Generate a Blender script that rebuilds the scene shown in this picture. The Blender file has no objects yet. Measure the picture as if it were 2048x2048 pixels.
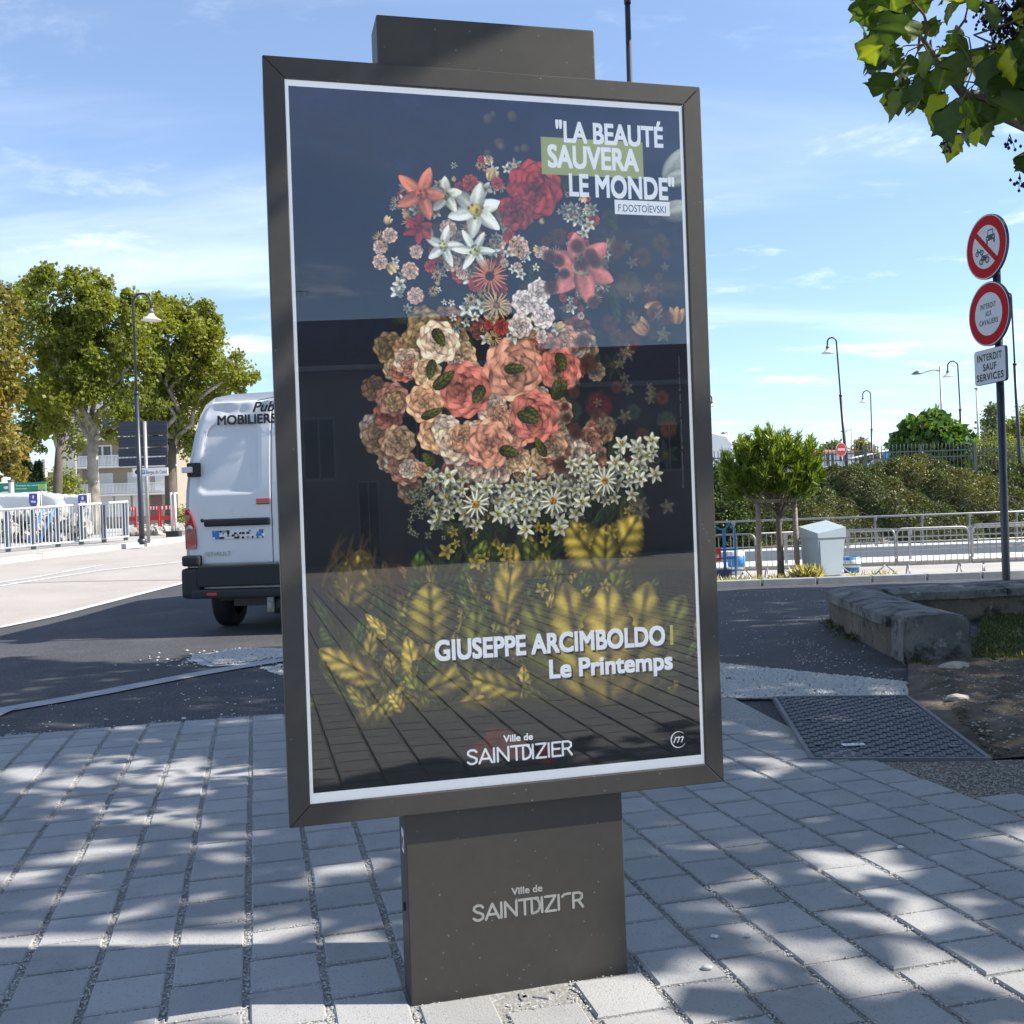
import bpy, bmesh, math, random
import numpy as np
from mathutils import Vector, Matrix, noise
random.seed(7); RNG = np.random.default_rng(7)
R = math.radians
scn = bpy.context.scene
COL = scn.collection

# ---------------------------------------------------------------- camera, sky, sun, exposure
CAM_Z = 1.27
ROLL, PITCH = 0.035, -4/2048
Fv = Vector((0, math.cos(PITCH), math.sin(PITCH)))
R0 = Vector((1, 0, 0)); U0 = R0.cross(Fv)
Rv = R0*math.cos(ROLL) - U0*math.sin(ROLL)
Uv = R0*math.sin(ROLL) + U0*math.cos(ROLL)
CP = Vector((0, 0, CAM_Z))
cam_data = bpy.data.cameras.new('camera'); cam = bpy.data.objects.new('camera', cam_data); COL.objects.link(cam)
cam_data.sensor_width = 36; cam_data.lens = 36; cam_data.clip_start = 0.05; cam_data.clip_end = 6000
m3 = Matrix((Rv, Uv, -Fv)).transposed()
cam.matrix_world = Matrix.Translation(CP) @ m3.to_4x4()
scn.camera = cam

SUN_EL, SUN_AZ = R(43.5), math.atan2(1.0, 0.02)       # azimuth measured from +Y towards +X
sdir = Vector((math.sin(SUN_AZ)*math.cos(SUN_EL), math.cos(SUN_AZ)*math.cos(SUN_EL), math.sin(SUN_EL)))
sdir = Vector((math.cos(SUN_EL), -0.05*math.cos(SUN_EL), math.sin(SUN_EL))).normalized()
SUN_AZ = math.atan2(sdir.x, sdir.y)
sl = bpy.data.lights.new('sun', 'SUN'); sun = bpy.data.objects.new('sun', sl); COL.objects.link(sun)
sl.energy = 5.0; sl.angle = R(0.53); sl.color = (1.0, 0.95, 0.86)
sun.rotation_euler = sdir.to_track_quat('Z', 'Y').to_euler()
sun.location = (20, 0, 30)

world = bpy.data.worlds.new('World'); scn.world = world; world.use_nodes = True
wn = world.node_tree.nodes; wl = world.node_tree.links; wn.clear()
out = wn.new('ShaderNodeOutputWorld'); bg = wn.new('ShaderNodeBackground'); sky = wn.new('ShaderNodeTexSky')
sky.sky_type = 'NISHITA'; sky.sun_disc = False; sky.sun_elevation = SUN_EL; sky.sun_rotation = SUN_AZ
sky.air_density = 1.0; sky.dust_density = 0.5; sky.ozone_density = 2.4; sky.altitude = 100
bg.inputs['Strength'].default_value = 0.105
tc = wn.new('ShaderNodeTexCoord')
sep = wn.new('ShaderNodeSeparateXYZ'); wl.new(tc.outputs['Generated'], sep.inputs[0])
def wmath(op, a, b=None, clamp=False):
    n = wn.new('ShaderNodeMath'); n.operation = op; n.use_clamp = clamp
    for i, q in enumerate((a, b)):
        if q is None: continue
        if isinstance(q, (int, float)): n.inputs[i].default_value = q
        else: wl.new(q, n.inputs[i])
    return n.outputs[0]
# clouds on a plane far above: divide direction by height
zc = wmath('MAXIMUM', sep.outputs['Z'], 0.02); zc = wmath('ADD', zc, 0.10)
cmb = wn.new('ShaderNodeCombineXYZ')
wl.new(wmath('DIVIDE', sep.outputs['X'], zc), cmb.inputs[0]); wl.new(wmath('DIVIDE', sep.outputs['Y'], zc), cmb.inputs[1])
def wnoise(scale, detail, rough, dist, loc=(0, 0, 0), rot=0, sc=(1, 1, 1)):
    mp = wn.new('ShaderNodeMapping'); wl.new(cmb.outputs[0], mp.inputs[0])
    mp.inputs['Location'].default_value = loc; mp.inputs['Rotation'].default_value = (0, 0, rot); mp.inputs['Scale'].default_value = sc
    n = wn.new('ShaderNodeTexNoise'); wl.new(mp.outputs[0], n.inputs['Vector'])
    n.inputs['Scale'].default_value = scale; n.inputs['Detail'].default_value = detail
    n.inputs['Roughness'].default_value = rough; n.inputs['Distortion'].default_value = dist
    return n.outputs['Fac']
def wramp(v, a, b):
    n = wn.new('ShaderNodeMapRange'); n.interpolation_type = 'SMOOTHSTEP'
    n.inputs[1].default_value = a; n.inputs[2].default_value = b; wl.new(v, n.inputs[0]); return n.outputs[0]
streak = wramp(wnoise(0.9, 7, 0.55, 0.5, (3.1, 0.4, 0), 0.35, (0.45, 1.3, 1)), 0.46, 0.78)
puff = wramp(wnoise(2.6, 9, 0.62, 0.25, (0.7, 5.3, 0), 0.2, (0.8, 1.2, 1)), 0.54, 0.76)
big = wramp(wnoise(0.45, 3, 0.5, 0.0, (1.7, 2.2, 0)), 0.26, 0.50)
lowband = wramp(sep.outputs['Z'], 0.42, 0.14)
cl = wmath('ADD', wmath('MULTIPLY', streak, 0.50), wmath('MULTIPLY', wmath('MULTIPLY', puff, big), 0.70))
cl = wmath('MULTIPLY', cl, wmath('ADD', wmath('MULTIPLY', lowband, 0.55), 0.45))
cl = wmath('ADD', wmath('MULTIPLY', cl, wramp(sep.outputs['Z'], 0.0, 0.12)), 0.07, True)
mixc = wn.new('ShaderNodeMix'); mixc.data_type = 'RGBA'
tint = wn.new('ShaderNodeMix'); tint.data_type = 'RGBA'; tint.blend_type = 'MULTIPLY'; tint.inputs['Factor'].default_value = 1
wl.new(sky.outputs[0], tint.inputs['A']); tint.inputs['B'].default_value = (0.95, 1.04, 1.13, 1)
wl.new(cl, mixc.inputs['Factor']); wl.new(tint.outputs['Result'], mixc.inputs['A'])
mixc.inputs['B'].default_value = (8.2, 8.7, 9.8, 1)
wl.new(mixc.outputs['Result'], bg.inputs['Color']); wl.new(bg.outputs[0], out.inputs[0])

scn.view_settings.view_transform = 'Standard'; scn.view_settings.look = 'None'
scn.view_settings.gamma = 1; scn.view_settings.exposure = 0.90
scn.render.engine = 'CYCLES'
scn.cycles.max_bounces = 8; scn.cycles.transparent_max_bounces = 12

# ---------------------------------------------------------------- survey helpers (photo pixel -> point of the place)
def ray(x, y): return (x-1024)/2048*Rv - (y-1024)/2048*Uv + Fv
def at(x, y, Y):
    r = ray(x, y); return CP + r*(Y/r.y)
def gz(x, y, z=0.0):
    r = ray(x, y); return CP + r*((z-CAM_Z)/r.z)
def proj(P):
    d = Vector(P)-CP; f = d.dot(Fv)
    return (1024+2048*d.dot(Rv)/f, 1024-2048*d.dot(Uv)/f, f)
def lerp(a, b, t): return a+(b-a)*t
def interp(x, xs, ys):
    if x <= xs[0]: return ys[0]
    for i in range(1, len(xs)):
        if x <= xs[i]: return lerp(ys[i-1], ys[i], (x-xs[i-1])/(xs[i]-xs[i-1]))
    return ys[-1]
def sstep(a, b, x):
    t = min(1, max(0, (x-a)/(b-a))); return t*t*(3-2*t)
def h(x, y):
    hl = interp(y, [12.5, 14, 22.5, 27, 32, 60], [0, .03, .47, .735, .80, .85])
    hr = interp(y, [12, 18.6, 20.5, 24.2, 24.35, 31.3, 31.45, 33.0, 40.0, 60], [0, -.27, -.39, -.45, -2.2, -2.2, -.45, -.36, 1.95, 1.95])
    return lerp(hl, hr, sstep(-5.0, 0.0, x-0.0*y)) if y > 12 else 0.0
def gpt(x, y):
    """point where the sight line of a pixel meets the terrain"""
    r = ray(x, y); t = 1.5
    for i in range(4000):
        P = CP + r*t
        if P.z < h(P.x, P.y): return P
        t += 0.02
    return P

# ---------------------------------------------------------------- object helpers
def tag(o, label=None, cat=None, group=None, kind=None):
    if label: o['label'] = label
    if cat: o['category'] = cat
    if group: o['group'] = group
    if kind: o['kind'] = kind
    return o
def thing(name, label, cat, loc=(0, 0, 0), rz=0, group=None):
    o = bpy.data.objects.new(name, None); COL.objects.link(o); o.location = loc; o.rotation_euler = (0, 0, rz)
    o.empty_display_size = 0.2
    return tag(o, label, cat, group)
def rootloc(o):
    p = Vector((0, 0, 0))
    while o is not None: p += o.location; o = o.parent
    return p
def link(name, me, mats, parent=None):
    o = bpy.data.objects.new(name, me); COL.objects.link(o)
    if mats is not None:
        for m in (mats if isinstance(mats, (list, tuple)) else [mats]): me.materials.append(m)
    if parent is not None: o.parent = parent
    return o
def copy_tree(o, parent=None):
    c = o.copy(); COL.objects.link(c)
    if parent is not None: c.parent = parent
    for ch in list(o.children): copy_tree(ch, c)
    return c
class MB:
    def __init__(s): s.v = []; s.f = []; s.mi = []; s.sm = []; s.m = 0
    def add(s, vs, fs, smooth=False):
        b = len(s.v); s.v += [tuple(q) for q in vs]
        for f in fs: s.f.append([b+i for i in f]); s.mi.append(s.m); s.sm.append(smooth)
        return s
    def box(s, c, sz, M=None):
        c = Vector(c); x, y, z = (q/2 for q in sz)
        P = [Vector(q) for q in ((-x,-y,-z),(x,-y,-z),(x,y,-z),(-x,y,-z),(-x,-y,z),(x,-y,z),(x,y,z),(-x,y,z))]
        if M is not None: P = [M @ q for q in P]
        return s.add([c+q for q in P], [(0,3,2,1),(4,5,6,7),(0,1,5,4),(1,2,6,5),(2,3,7,6),(3,0,4,7)])
    def bbox(s, c, sz, b=0.01, M=None):
        """box with bevelled edges"""
        bm = bmesh.new(); bmesh.ops.create_cube(bm, size=1)
        for q in bm.verts: q.co = Vector((q.co.x*sz[0], q.co.y*sz[1], q.co.z*sz[2]))
        bmesh.ops.bevel(bm, geom=bm.edges[:], offset=b, segments=2, profile=0.6, affect='EDGES')
        bm.verts.index_update(); c = Vector(c)
        vs = [c + ((M @ q.co) if M is not None else q.co) for q in bm.verts]
        fs = [[q.index for q in f.verts] for f in bm.faces]; bm.free()
        return s.add(vs, fs)
    def tube(s, path, r, n=8, caps=True, smooth=True):
        path = [Vector(p) for p in path]; rs = r if isinstance(r, (list, tuple)) else [r]*len(path)
        vs = []; fs = []; up = Vector((0, 0, 1)); prev = None
        for i, p in enumerate(path):
            d = (path[min(i+1, len(path)-1)]-path[max(i-1, 0)]).normalized()
            if prev is None:
                a = d.cross(up) if abs(d.dot(up)) < .95 else d.cross(Vector((1, 0, 0)))
            else: a = prev - d*prev.dot(d)
            a.normalize(); prev = a; b = d.cross(a)
            for k in range(n):
                t = 2*math.pi*k/n; vs.append(p + (a*math.cos(t)+b*math.sin(t))*rs[i])
        for i in range(len(path)-1):
            for k in range(n):
                fs.append((i*n+k, i*n+(k+1) % n, (i+1)*n+(k+1) % n, (i+1)*n+k))
        s.add(vs, fs, smooth)
        if caps:
            b = len(s.v)-len(vs)
            for f in ([b+k for k in range(n)][::-1], [b+(len(path)-1)*n+k for k in range(n)]):
                s.f.append(f); s.mi.append(s.m); s.sm.append(False)
        return s
    def lathe(s, prof, o=(0, 0, 0), n=20, M=None, smooth=True):
        o = Vector(o); vs = []; fs = []
        for r_, z_ in prof:
            for k in range(n):
                t = 2*math.pi*k/n; q = Vector((r_*math.cos(t), r_*math.sin(t), z_))
                vs.append(o + (M @ q if M is not None else q))
        for i in range(len(prof)-1):
            for k in range(n): fs.append((i*n+k, i*n+(k+1) % n, (i+1)*n+(k+1) % n, (i+1)*n+k))
        return s.add(vs, fs, smooth)
    def prism(s, poly, o, ex, ey, dep):
        """poly: 2D outline (ccw seen from -dep side); extruded by vector dep"""
        o = Vector(o); ex = Vector(ex); ey = Vector(ey); dep = Vector(dep); n = len(poly)
        A = [o+ex*a+ey*b for a, b in poly]; B = [q+dep for q in A]
        return s.add(A+B, [list(range(n)), [n+i for i in range(n)][::-1]] + [(i, n+i, n+(i+1) % n, (i+1) % n) for i in range(n)])
    def quad(s, a, b, c, d): return s.add([a, b, c, d], [(0, 1, 2, 3)])
    def build(s, name, mats, parent=None, smooth=None):
        off = rootloc(parent) if parent is not None else Vector((0, 0, 0))
        me = bpy.data.meshes.new(name)
        me.from_pydata([(a-off.x, b-off.y, c-off.z) for a, b, c in s.v], [], s.f)
        o = link(name, me, mats, parent)
        me.polygons.foreach_set('material_index', s.mi)
        me.polygons.foreach_set('use_smooth', s.sm if smooth is None else [smooth]*len(s.f)); me.update()
        return o
def rrect(x0, y0, x1, y1, r, n=5):
    pts = []
    for cx, cy, a0 in ((x1-r, y0+r, -90), (x1-r, y1-r, 0), (x0+r, y1-r, 90), (x0+r, y0+r, 180)):
        for k in range(n+1):
            a = R(a0+90*k/n); pts.append((cx+r*math.cos(a), cy+r*math.sin(a)))
    return pts
def circ(cx, cy, r, n=40, ry=None): return [(cx+r*math.cos(2*math.pi*k/n), cy+(ry or r)*math.sin(2*math.pi*k/n)) for k in range(n)]

# ---------------------------------------------------------------- materials
def mat(name, c, c2=None, scale=6, rough=.6, metal=0, bump=0, bscale=60, spec=.5, rand=0, coat=0, detail=5, speck=None, objc=False, stain=None):
    m = bpy.data.materials.new(name); m.use_nodes = True; nt = m.node_tree; N = nt.nodes; L = nt.links
    b = N['Principled BSDF']; b.inputs['Roughness'].default_value = rough; b.inputs['Metallic'].default_value = metal
    b.inputs['Specular IOR Level'].default_value = spec
    if coat: b.inputs['Coat Weight'].default_value = coat; b.inputs['Coat Roughness'].default_value = .08
    geo = N.new('ShaderNodeNewGeometry'); pos = geo.outputs['Position']
    if objc: pos = N.new('ShaderNodeTexCoord').outputs['Object']
    def nz(sc, det=detail, ro=.6):
        n = N.new('ShaderNodeTexNoise'); L.new(pos, n.inputs['Vector']); n.inputs['Scale'].default_value = sc
        n.inputs['Detail'].default_value = det; n.inputs['Roughness'].default_value = ro; return n.outputs['Fac']
    colr = None
    if c2 is None: c2 = tuple(q*.82 for q in c)
    mr = N.new('ShaderNodeMapRange'); mr.inputs[1].default_value = .3; mr.inputs[2].default_value = .7; L.new(nz(scale), mr.inputs[0])
    mx = N.new('ShaderNodeMix'); mx.data_type = 'RGBA'; L.new(mr.outputs[0], mx.inputs['Factor'])
    mx.inputs['A'].default_value = (*c, 1); mx.inputs['B'].default_value = (*c2, 1); colr = mx.outputs['Result']
    for st in (stain or []):   # (colour, scale, low, high)
        ms_ = N.new('ShaderNodeMapRange'); ms_.inputs[1].default_value = st[2]; ms_.inputs[2].default_value = st[3]; L.new(nz(st[1], 8, .72), ms_.inputs[0])
        m3_ = N.new('ShaderNodeMix'); m3_.data_type = 'RGBA'; L.new(ms_.outputs[0], m3_.inputs['Factor']); L.new(colr, m3_.inputs['A']); m3_.inputs['B'].default_value = (*st[0], 1); colr = m3_.outputs['Result']
    if speck:   # (colour, scale, threshold)
        vz = N.new('ShaderNodeTexVoronoi'); L.new(pos, vz.inputs['Vector']); vz.inputs['Scale'].default_value = speck[1]
        sp = N.new('ShaderNodeSeparateColor'); L.new(vz.outputs['Color'], sp.inputs[0])
        gt = N.new('ShaderNodeMath'); gt.operation = 'GREATER_THAN'; L.new(sp.outputs[0], gt.inputs[0]); gt.inputs[1].default_value = speck[2]
        ml = N.new('ShaderNodeMath'); ml.operation = 'MULTIPLY'; L.new(gt.outputs[0], ml.inputs[0]); L.new(sp.outputs[1], ml.inputs[1])
        m2 = N.new('ShaderNodeMix'); m2.data_type = 'RGBA'; L.new(ml.outputs[0], m2.inputs['Factor']); L.new(colr, m2.inputs['A'])
        m2.inputs['B'].default_value = (*speck[0], 1); colr = m2.outputs['Result']
    if rand:
        oi = N.new('ShaderNodeObjectInfo'); m4 = N.new('ShaderNodeMapRange'); L.new(oi.outputs['Random'], m4.inputs[0])
        m4.inputs[3].default_value = 1-rand; m4.inputs[4].default_value = 1+rand
        hv = N.new('ShaderNodeHueSaturation'); L.new(colr, hv.inputs['Color']); L.new(m4.outputs[0], hv.inputs['Value']); colr = hv.outputs['Color']
    L.new(colr, b.inputs['Base Color'])
    if bump:
        bp = N.new('ShaderNodeBump'); bp.inputs['Strength'].default_value = bump; bp.inputs['Distance'].default_value = .01
        L.new(nz(bscale, 6, .7), bp.inputs['Height']); L.new(bp.outputs[0], b.inputs['Normal'])
    return m
def leafmat(name, ca, cb, cc=None, trans=.35, rough=.5, spec=.3):
    m = bpy.data.materials.new(name); m.use_nodes = True; nt = m.node_tree; N = nt.nodes; L = nt.links
    b = N['Principled BSDF']; b.inputs['Roughness'].default_value = rough; b.inputs['Specular IOR Level'].default_value = spec
    at_ = N.new('ShaderNodeAttribute'); at_.attribute_name = 'var'
    cr = N.new('ShaderNodeValToRGB'); L.new(at_.outputs['Fac'], cr.inputs[0])
    cr.color_ramp.elements[0].color = (*ca, 1); cr.color_ramp.elements[1].color = (*cb, 1)
    if cc: e = cr.color_ramp.elements.new(.93); e.color = (*cb, 1); cr.color_ramp.elements[2].color = (*cc, 1); cr.color_ramp.elements[2].position = 1
    L.new(cr.outputs[0], b.inputs['Base Color'])
    tr = N.new('ShaderNodeBsdfTranslucent'); g = N.new('ShaderNodeMix'); g.data_type = 'RGBA'; g.blend_type = 'MULTIPLY'
    g.inputs['Factor'].default_value = 1; L.new(cr.outputs[0], g.inputs['A']); g.inputs['B'].default_value = (2.2, 2.2, .7, 1)
    L.new(g.outputs['Result'], tr.inputs['Color'])
    ms = N.new('ShaderNodeMixShader'); ms.inputs[0].default_value = trans
    L.new(b.outputs[0], ms.inputs[1]); L.new(tr.outputs[0], ms.inputs[2]); L.new(ms.outputs[0], N['Material Output'].inputs['Surface'])
    return m
M = {}
M['asphalt'] = mat('new_asphalt', (.032,.032,.037), (.052,.052,.058), 1.0, .85, bump=.6, bscale=260, speck=((.22,.22,.24), 190, .90), stain=[((.075,.072,.07), 1.1, .52, .70)])
M['asphalt_pale'] = mat('dusty_asphalt', (.085,.085,.09), (.13,.13,.135), 2.0, .88, bump=.5, bscale=200, speck=((.42,.42,.42), 60, .72))
M['old_road'] = mat('old_asphalt', (.30,.265,.235), (.36,.325,.30), .9, .9, bump=.3, bscale=200, speck=((.45,.43,.40), 120, .85))
M['paver'] = mat('grey_paver', (.295,.29,.29), (.365,.36,.355), 2.2, .85, bump=.45, bscale=170, rand=.10, speck=((.20,.20,.21), 260, .93), stain=[((.25,.245,.24), 5, .56, .72)])
M['grit'] = mat('joint_grit', (.26,.25,.24), (.40,.39,.37), 60, .95, bump=1.0, bscale=220, speck=((.55,.54,.52), 190, .72))
M['gravel'] = mat('pale_gravel', (.36,.36,.36), (.47,.46,.45), 14, .95, bump=1.0, bscale=90, speck=((.62,.61,.60), 75, .60))
M['sand'] = mat('sandy_gravel', (.17,.145,.115), (.27,.235,.19), 5, .95, bump=1, bscale=130, speck=((.33,.30,.25), 170, .90), stain=[((.12,.105,.085), 9, .5, .7)])
M['dirt'] = mat('brown_earth', (.088,.066,.047), (.165,.128,.092), 7, .95, bump=1.0, bscale=50, stain=[((.045,.034,.024), 8, .5, .66), ((.25,.21,.16), 16, .58, .72)])
M['turf_soil'] = mat('lawn_soil', (.05,.06,.025), (.09,.10,.045), 6, .95, bump=.8, bscale=80)  # dark green-brown soil under lawn and hedge
M['far_ground'] = mat('pale_ground', (.30,.28,.25), (.42,.40,.37), .5, .95, bump=.5, bscale=30)
M['pebble_tan'] = mat('tan_grit', (.27,.25,.22), (.38,.35,.31), 20, .9)
M['pebble'] = mat('pebble', (.50,.49,.47), (.62,.61,.58), 20, .85, rand=.25)
M['line'] = mat('road_paint', (.66,.66,.66), (.50,.50,.50), 9, .8, bump=.2)
M['strip'] = mat('concrete_strip', (.30,.30,.31), (.38,.38,.385), 5, .9, bump=.4, bscale=120)
M['kerb'] = mat('pale_kerb', (.44,.42,.39), (.56,.54,.51), 5, .9, bump=.5, bscale=60, rand=.08)
M['wall_cap'] = mat('weathered_coping', (.085,.085,.082), (.22,.215,.20), 3, .92, bump=1, bscale=45, stain=[((.035,.035,.033), 5, .50, .62), ((.34,.34,.32), 9, .60, .70)])
M['wall_body'] = mat('weathered_render', (.075,.066,.053), (.19,.165,.13), 2, .93, bump=1, bscale=40, stain=[((.030,.029,.027), 4, .50, .64), ((.33,.29,.22), 7, .60, .72)])
M['iron'] = mat('cast_iron', (.13,.13,.14), (.18,.18,.19), 12, .6, metal=.3, bump=.5, bscale=200)
M['iron_dark'] = mat('worn_iron', (.055,.055,.06), (.09,.09,.095), 12, .5, metal=.4)
M['frame'] = mat('brown_grey_powder_coat', (.044,.039,.034), (.050,.045,.039), 40, .48, bump=.05, bscale=600, spec=.45, speck=((.17,.16,.145), 260, .9975), stain=[((.064,.057,.048), 3.0, .52, .78)])
M['black'] = mat('black_paint', (.014,.015,.020), None, 10, .45)
M['white_print'] = mat('white_print', (.80,.80,.82), (.78,.78,.80), 4, .5)
M['poster_white'] = mat('glow_white_print', (.82,.82,.84), (.80,.80,.82), 4, .5)
_e = M['poster_white'].node_tree.nodes['Principled BSDF']; _e.inputs['Emission Color'].default_value = (.86, .90, 1, 1); _e.inputs['Emission Strength'].default_value = .26  # added glow that lifts the white print, as if lit from behind
M['logo_grey'] = mat('silver_grey_film', (.33,.32,.30), (.29,.28,.26), 60, .5)
M['olive_print'] = mat('olive_print', (.34,.38,.14), (.32,.36,.13), 20, .5)
M['navy_print'] = mat('navy_print', (.05,.06,.13), None, 20, .5)
M['gold_print'] = mat('gold_print', (.55,.45,.12), None, 20, .5)
M['shadow_print'] = mat('dark_print', (.012,.011,.008), None, 20, .5)
M['pole'] = mat('dark_blue_grey_pole', (.022,.026,.040), None, 4, .38, spec=.6)
M['grey_pole'] = mat('galvanised_post', (.30,.30,.30), (.38,.38,.38), 5, .5, metal=.5)
M['galv'] = mat('galvanised_steel', (.27,.27,.28), (.36,.36,.36), 20, .45, metal=.5)
M['rail_steel'] = mat('pale_painted_rail', (.52,.52,.52), (.62,.62,.62), 8, .5)
M['rail_blue'] = mat('grey_blue_post', (.14,.17,.23), None, 8, .55)
M['fence'] = mat('grey_green_fence', (.10,.125,.13), None, 8, .5)
M['lamp_white'] = mat('white_enamel', (.78,.77,.75), None, 4, .4)
M['lamp_cap'] = mat('grey_lamp_cap', (.12,.12,.13), None, 4, .45)
M['red'] = mat('red_plastic', (.62,.035,.035), None, 4, .45)
M['sign_red'] = mat('sign_red', (.42,.010,.014), (.38,.009,.012), 30, .75, spec=.2)
M['sign_white'] = mat('sign_white', (.58,.60,.63), (.54,.56,.60), 20, .7, spec=.2)
M['sign_back'] = mat('sign_back_navy', (.03,.045,.11), None, 8, .45)
M['text_black'] = mat('black_lettering', (.02,.02,.025), None, 8, .5)
M['cab'] = mat('blue_grey_steel', (.30,.36,.40), (.34,.40,.435), 3, .5, bump=.1, bscale=30)
M['blue'] = mat('blue_paint', (.05,.22,.55), None, 5, .5)
M['wood'] = mat('weathered_stake', (.20,.155,.115), (.30,.245,.19), 12, .85, bump=.6, bscale=50)
M['bark'] = mat('grey_brown_bark', (.10,.080,.062), (.18,.15,.12), 9, .95, bump=1, bscale=30)
M['plane_bark'] = mat('mottled_plane_bark', (.15,.125,.095), (.46,.42,.35), 1.6, .9, bump=.6, bscale=14)
M['plane_bark_dark'] = mat('dark_plane_bark', (.07,.058,.045), (.14,.115,.09), 2, .9, bump=.6, bscale=14)
M['plane_leaf'] = leafmat('plane_leaf', (.075,.105,.018), (.225,.235,.034), (.32,.27,.05), trans=.32)
M['plane_leaf_dull'] = leafmat('plane_leaf_rusty', (.10,.11,.02), (.26,.20,.05), (.34,.20,.07), trans=.30)
M['big_leaf'] = leafmat('broad_leaf', (.020,.040,.010), (.070,.120,.016), (.26,.30,.02), trans=.34, rough=.45, spec=.3)
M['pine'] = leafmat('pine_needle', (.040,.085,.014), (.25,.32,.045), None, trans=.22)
M['coton'] = leafmat('hedge_leaf', (.070,.072,.020), (.235,.205,.055), (.36,.29,.12), trans=.15)
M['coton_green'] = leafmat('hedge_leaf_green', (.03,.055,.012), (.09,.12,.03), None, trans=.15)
M['twig'] = mat('arching_twig', (.16,.12,.07), (.22,.17,.11), 9, .9)
M['ball_leaf'] = leafmat('catalpa_leaf', (.035,.085,.022), (.105,.185,.035), (.25,.25,.05), trans=.25, rough=.35)
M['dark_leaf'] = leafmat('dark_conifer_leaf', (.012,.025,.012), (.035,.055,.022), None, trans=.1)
M['far_leaf'] = leafmat('distant_leaf', (.08,.12,.06), (.17,.20,.09), None, trans=.2)
M['grass'] = leafmat('grass_blade', (.035,.055,.014), (.11,.125,.035), (.35,.31,.16), trans=.25)
M['dry'] = leafmat('dry_weed', (.30,.27,.12), (.55,.50,.28), None, trans=.25)
M['berry'] = mat('dark_seed_capsule', (.015,.010,.014), None, 8, .8)
M['van'] = mat('white_van_paint', (.72,.73,.75), (.66,.67,.69), 1.5, .32, coat=.5, stain=[((.55,.54,.52), 3.5, .60, .82)])
M['van_plastic'] = mat('black_bumper_plastic', (.016,.017,.022), None, 12, .6, bump=.1, bscale=300)
M['tyre'] = mat('tyre_rubber', (.012,.012,.013), None, 12, .85, bump=.3)
M['rim'] = mat('steel_rim', (.30,.30,.31), None, 12, .5, metal=.7)
M['lens_red'] = mat('red_lens', (.30,.012,.015), (.38,.02,.02), 8, .15, coat=1)
M['lens_clear'] = mat('smoky_lens', (.25,.22,.22), None, 8, .12, coat=1)
M['dark_glass'] = mat('dark_glass', (.015,.02,.03), None, 4, .05, spec=.8)
M['chrome'] = mat('dull_chrome', (.35,.36,.38), None, 8, .3, metal=.9)
M['bld'] = mat('beige_render', (.33,.275,.215), (.29,.245,.19), .8, .9, bump=.2, bscale=8)
M['bld_light'] = mat('cream_render', (.52,.49,.44), (.48,.45,.40), .8, .9)
M['bld_white'] = mat('white_wall_paint', (.70,.70,.68), None, .8, .85)
M['bld_blue'] = mat('pale_blue_cladding', (.42,.53,.60), None, .8, .8)
M['shutter'] = mat('roller_shutter', (.62,.62,.60), (.56,.56,.54), 2, .7)
M['tarp'] = mat('white_tarpaulin', (.82,.82,.80), (.76,.76,.75), 1.4, .7, bump=.5, bscale=2.5)
M['purple'] = mat('violet_print', (.12,.10,.42), None, 3, .6)
M['green_ban'] = mat('green_banner', (.02,.27,.17), None, 3, .6)
M['lime'] = mat('lime_print', (.35,.55,.15), None, 3, .6)
M['roof_red'] = mat('red_tiles', (.42,.13,.07), (.35,.11,.06), 3, .85)
M['roof_dark'] = mat('brown_tiles', (.055,.042,.036), (.085,.065,.055), 8, .9)
M['stone'] = mat('brown_quay_stone', (.26,.22,.16), (.42,.38,.31), 3, .95, bump=.8, bscale=20)
M['coping'] = mat('white_quay_coping', (.60,.59,.56), (.70,.69,.66), 3, .9, bump=.3)
M['quay_grey'] = mat('grey_quay_concrete', (.46,.46,.45), (.54,.54,.53), 1.5, .9, bump=.3)
M['water'] = mat('canal_water', (.02,.03,.03), None, 2, .05, bump=.1, bscale=5)
M['house_wall'] = mat('grey_house_render', (.20,.19,.18), (.25,.24,.23), 1.2, .9)
M['rubble'] = mat('site_rubble', (.20,.185,.16), (.40,.38,.35), 4, .95, bump=1, bscale=20)
M['brown_door'] = mat('brown_door_paint', (.16,.10,.08), None, 3, .6)

# clear pane: thin sheet glass that lets light straight through
def glass():
    m = bpy.data.materials.new('display_glass'); m.use_nodes = True; N = m.node_tree.nodes; L = m.node_tree.links; N.clear()
    o = N.new('ShaderNodeOutputMaterial'); t = N.new('ShaderNodeBsdfTransparent'); g = N.new('ShaderNodeBsdfGlossy'); x = N.new('ShaderNodeMixShader')
    fr = N.new('ShaderNodeFresnel'); fr.inputs['IOR'].default_value = 1.60
    g.inputs['Roughness'].default_value = 0.0; L.new(fr.outputs[0], x.inputs[0]); L.new(t.outputs[0], x.inputs[1]); L.new(g.outputs[0], x.inputs[2])
    t.inputs['Color'].default_value = (.97, .98, .975, 1)
    L.new(x.outputs[0], o.inputs[0]); return m
M['glass'] = glass()

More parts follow.
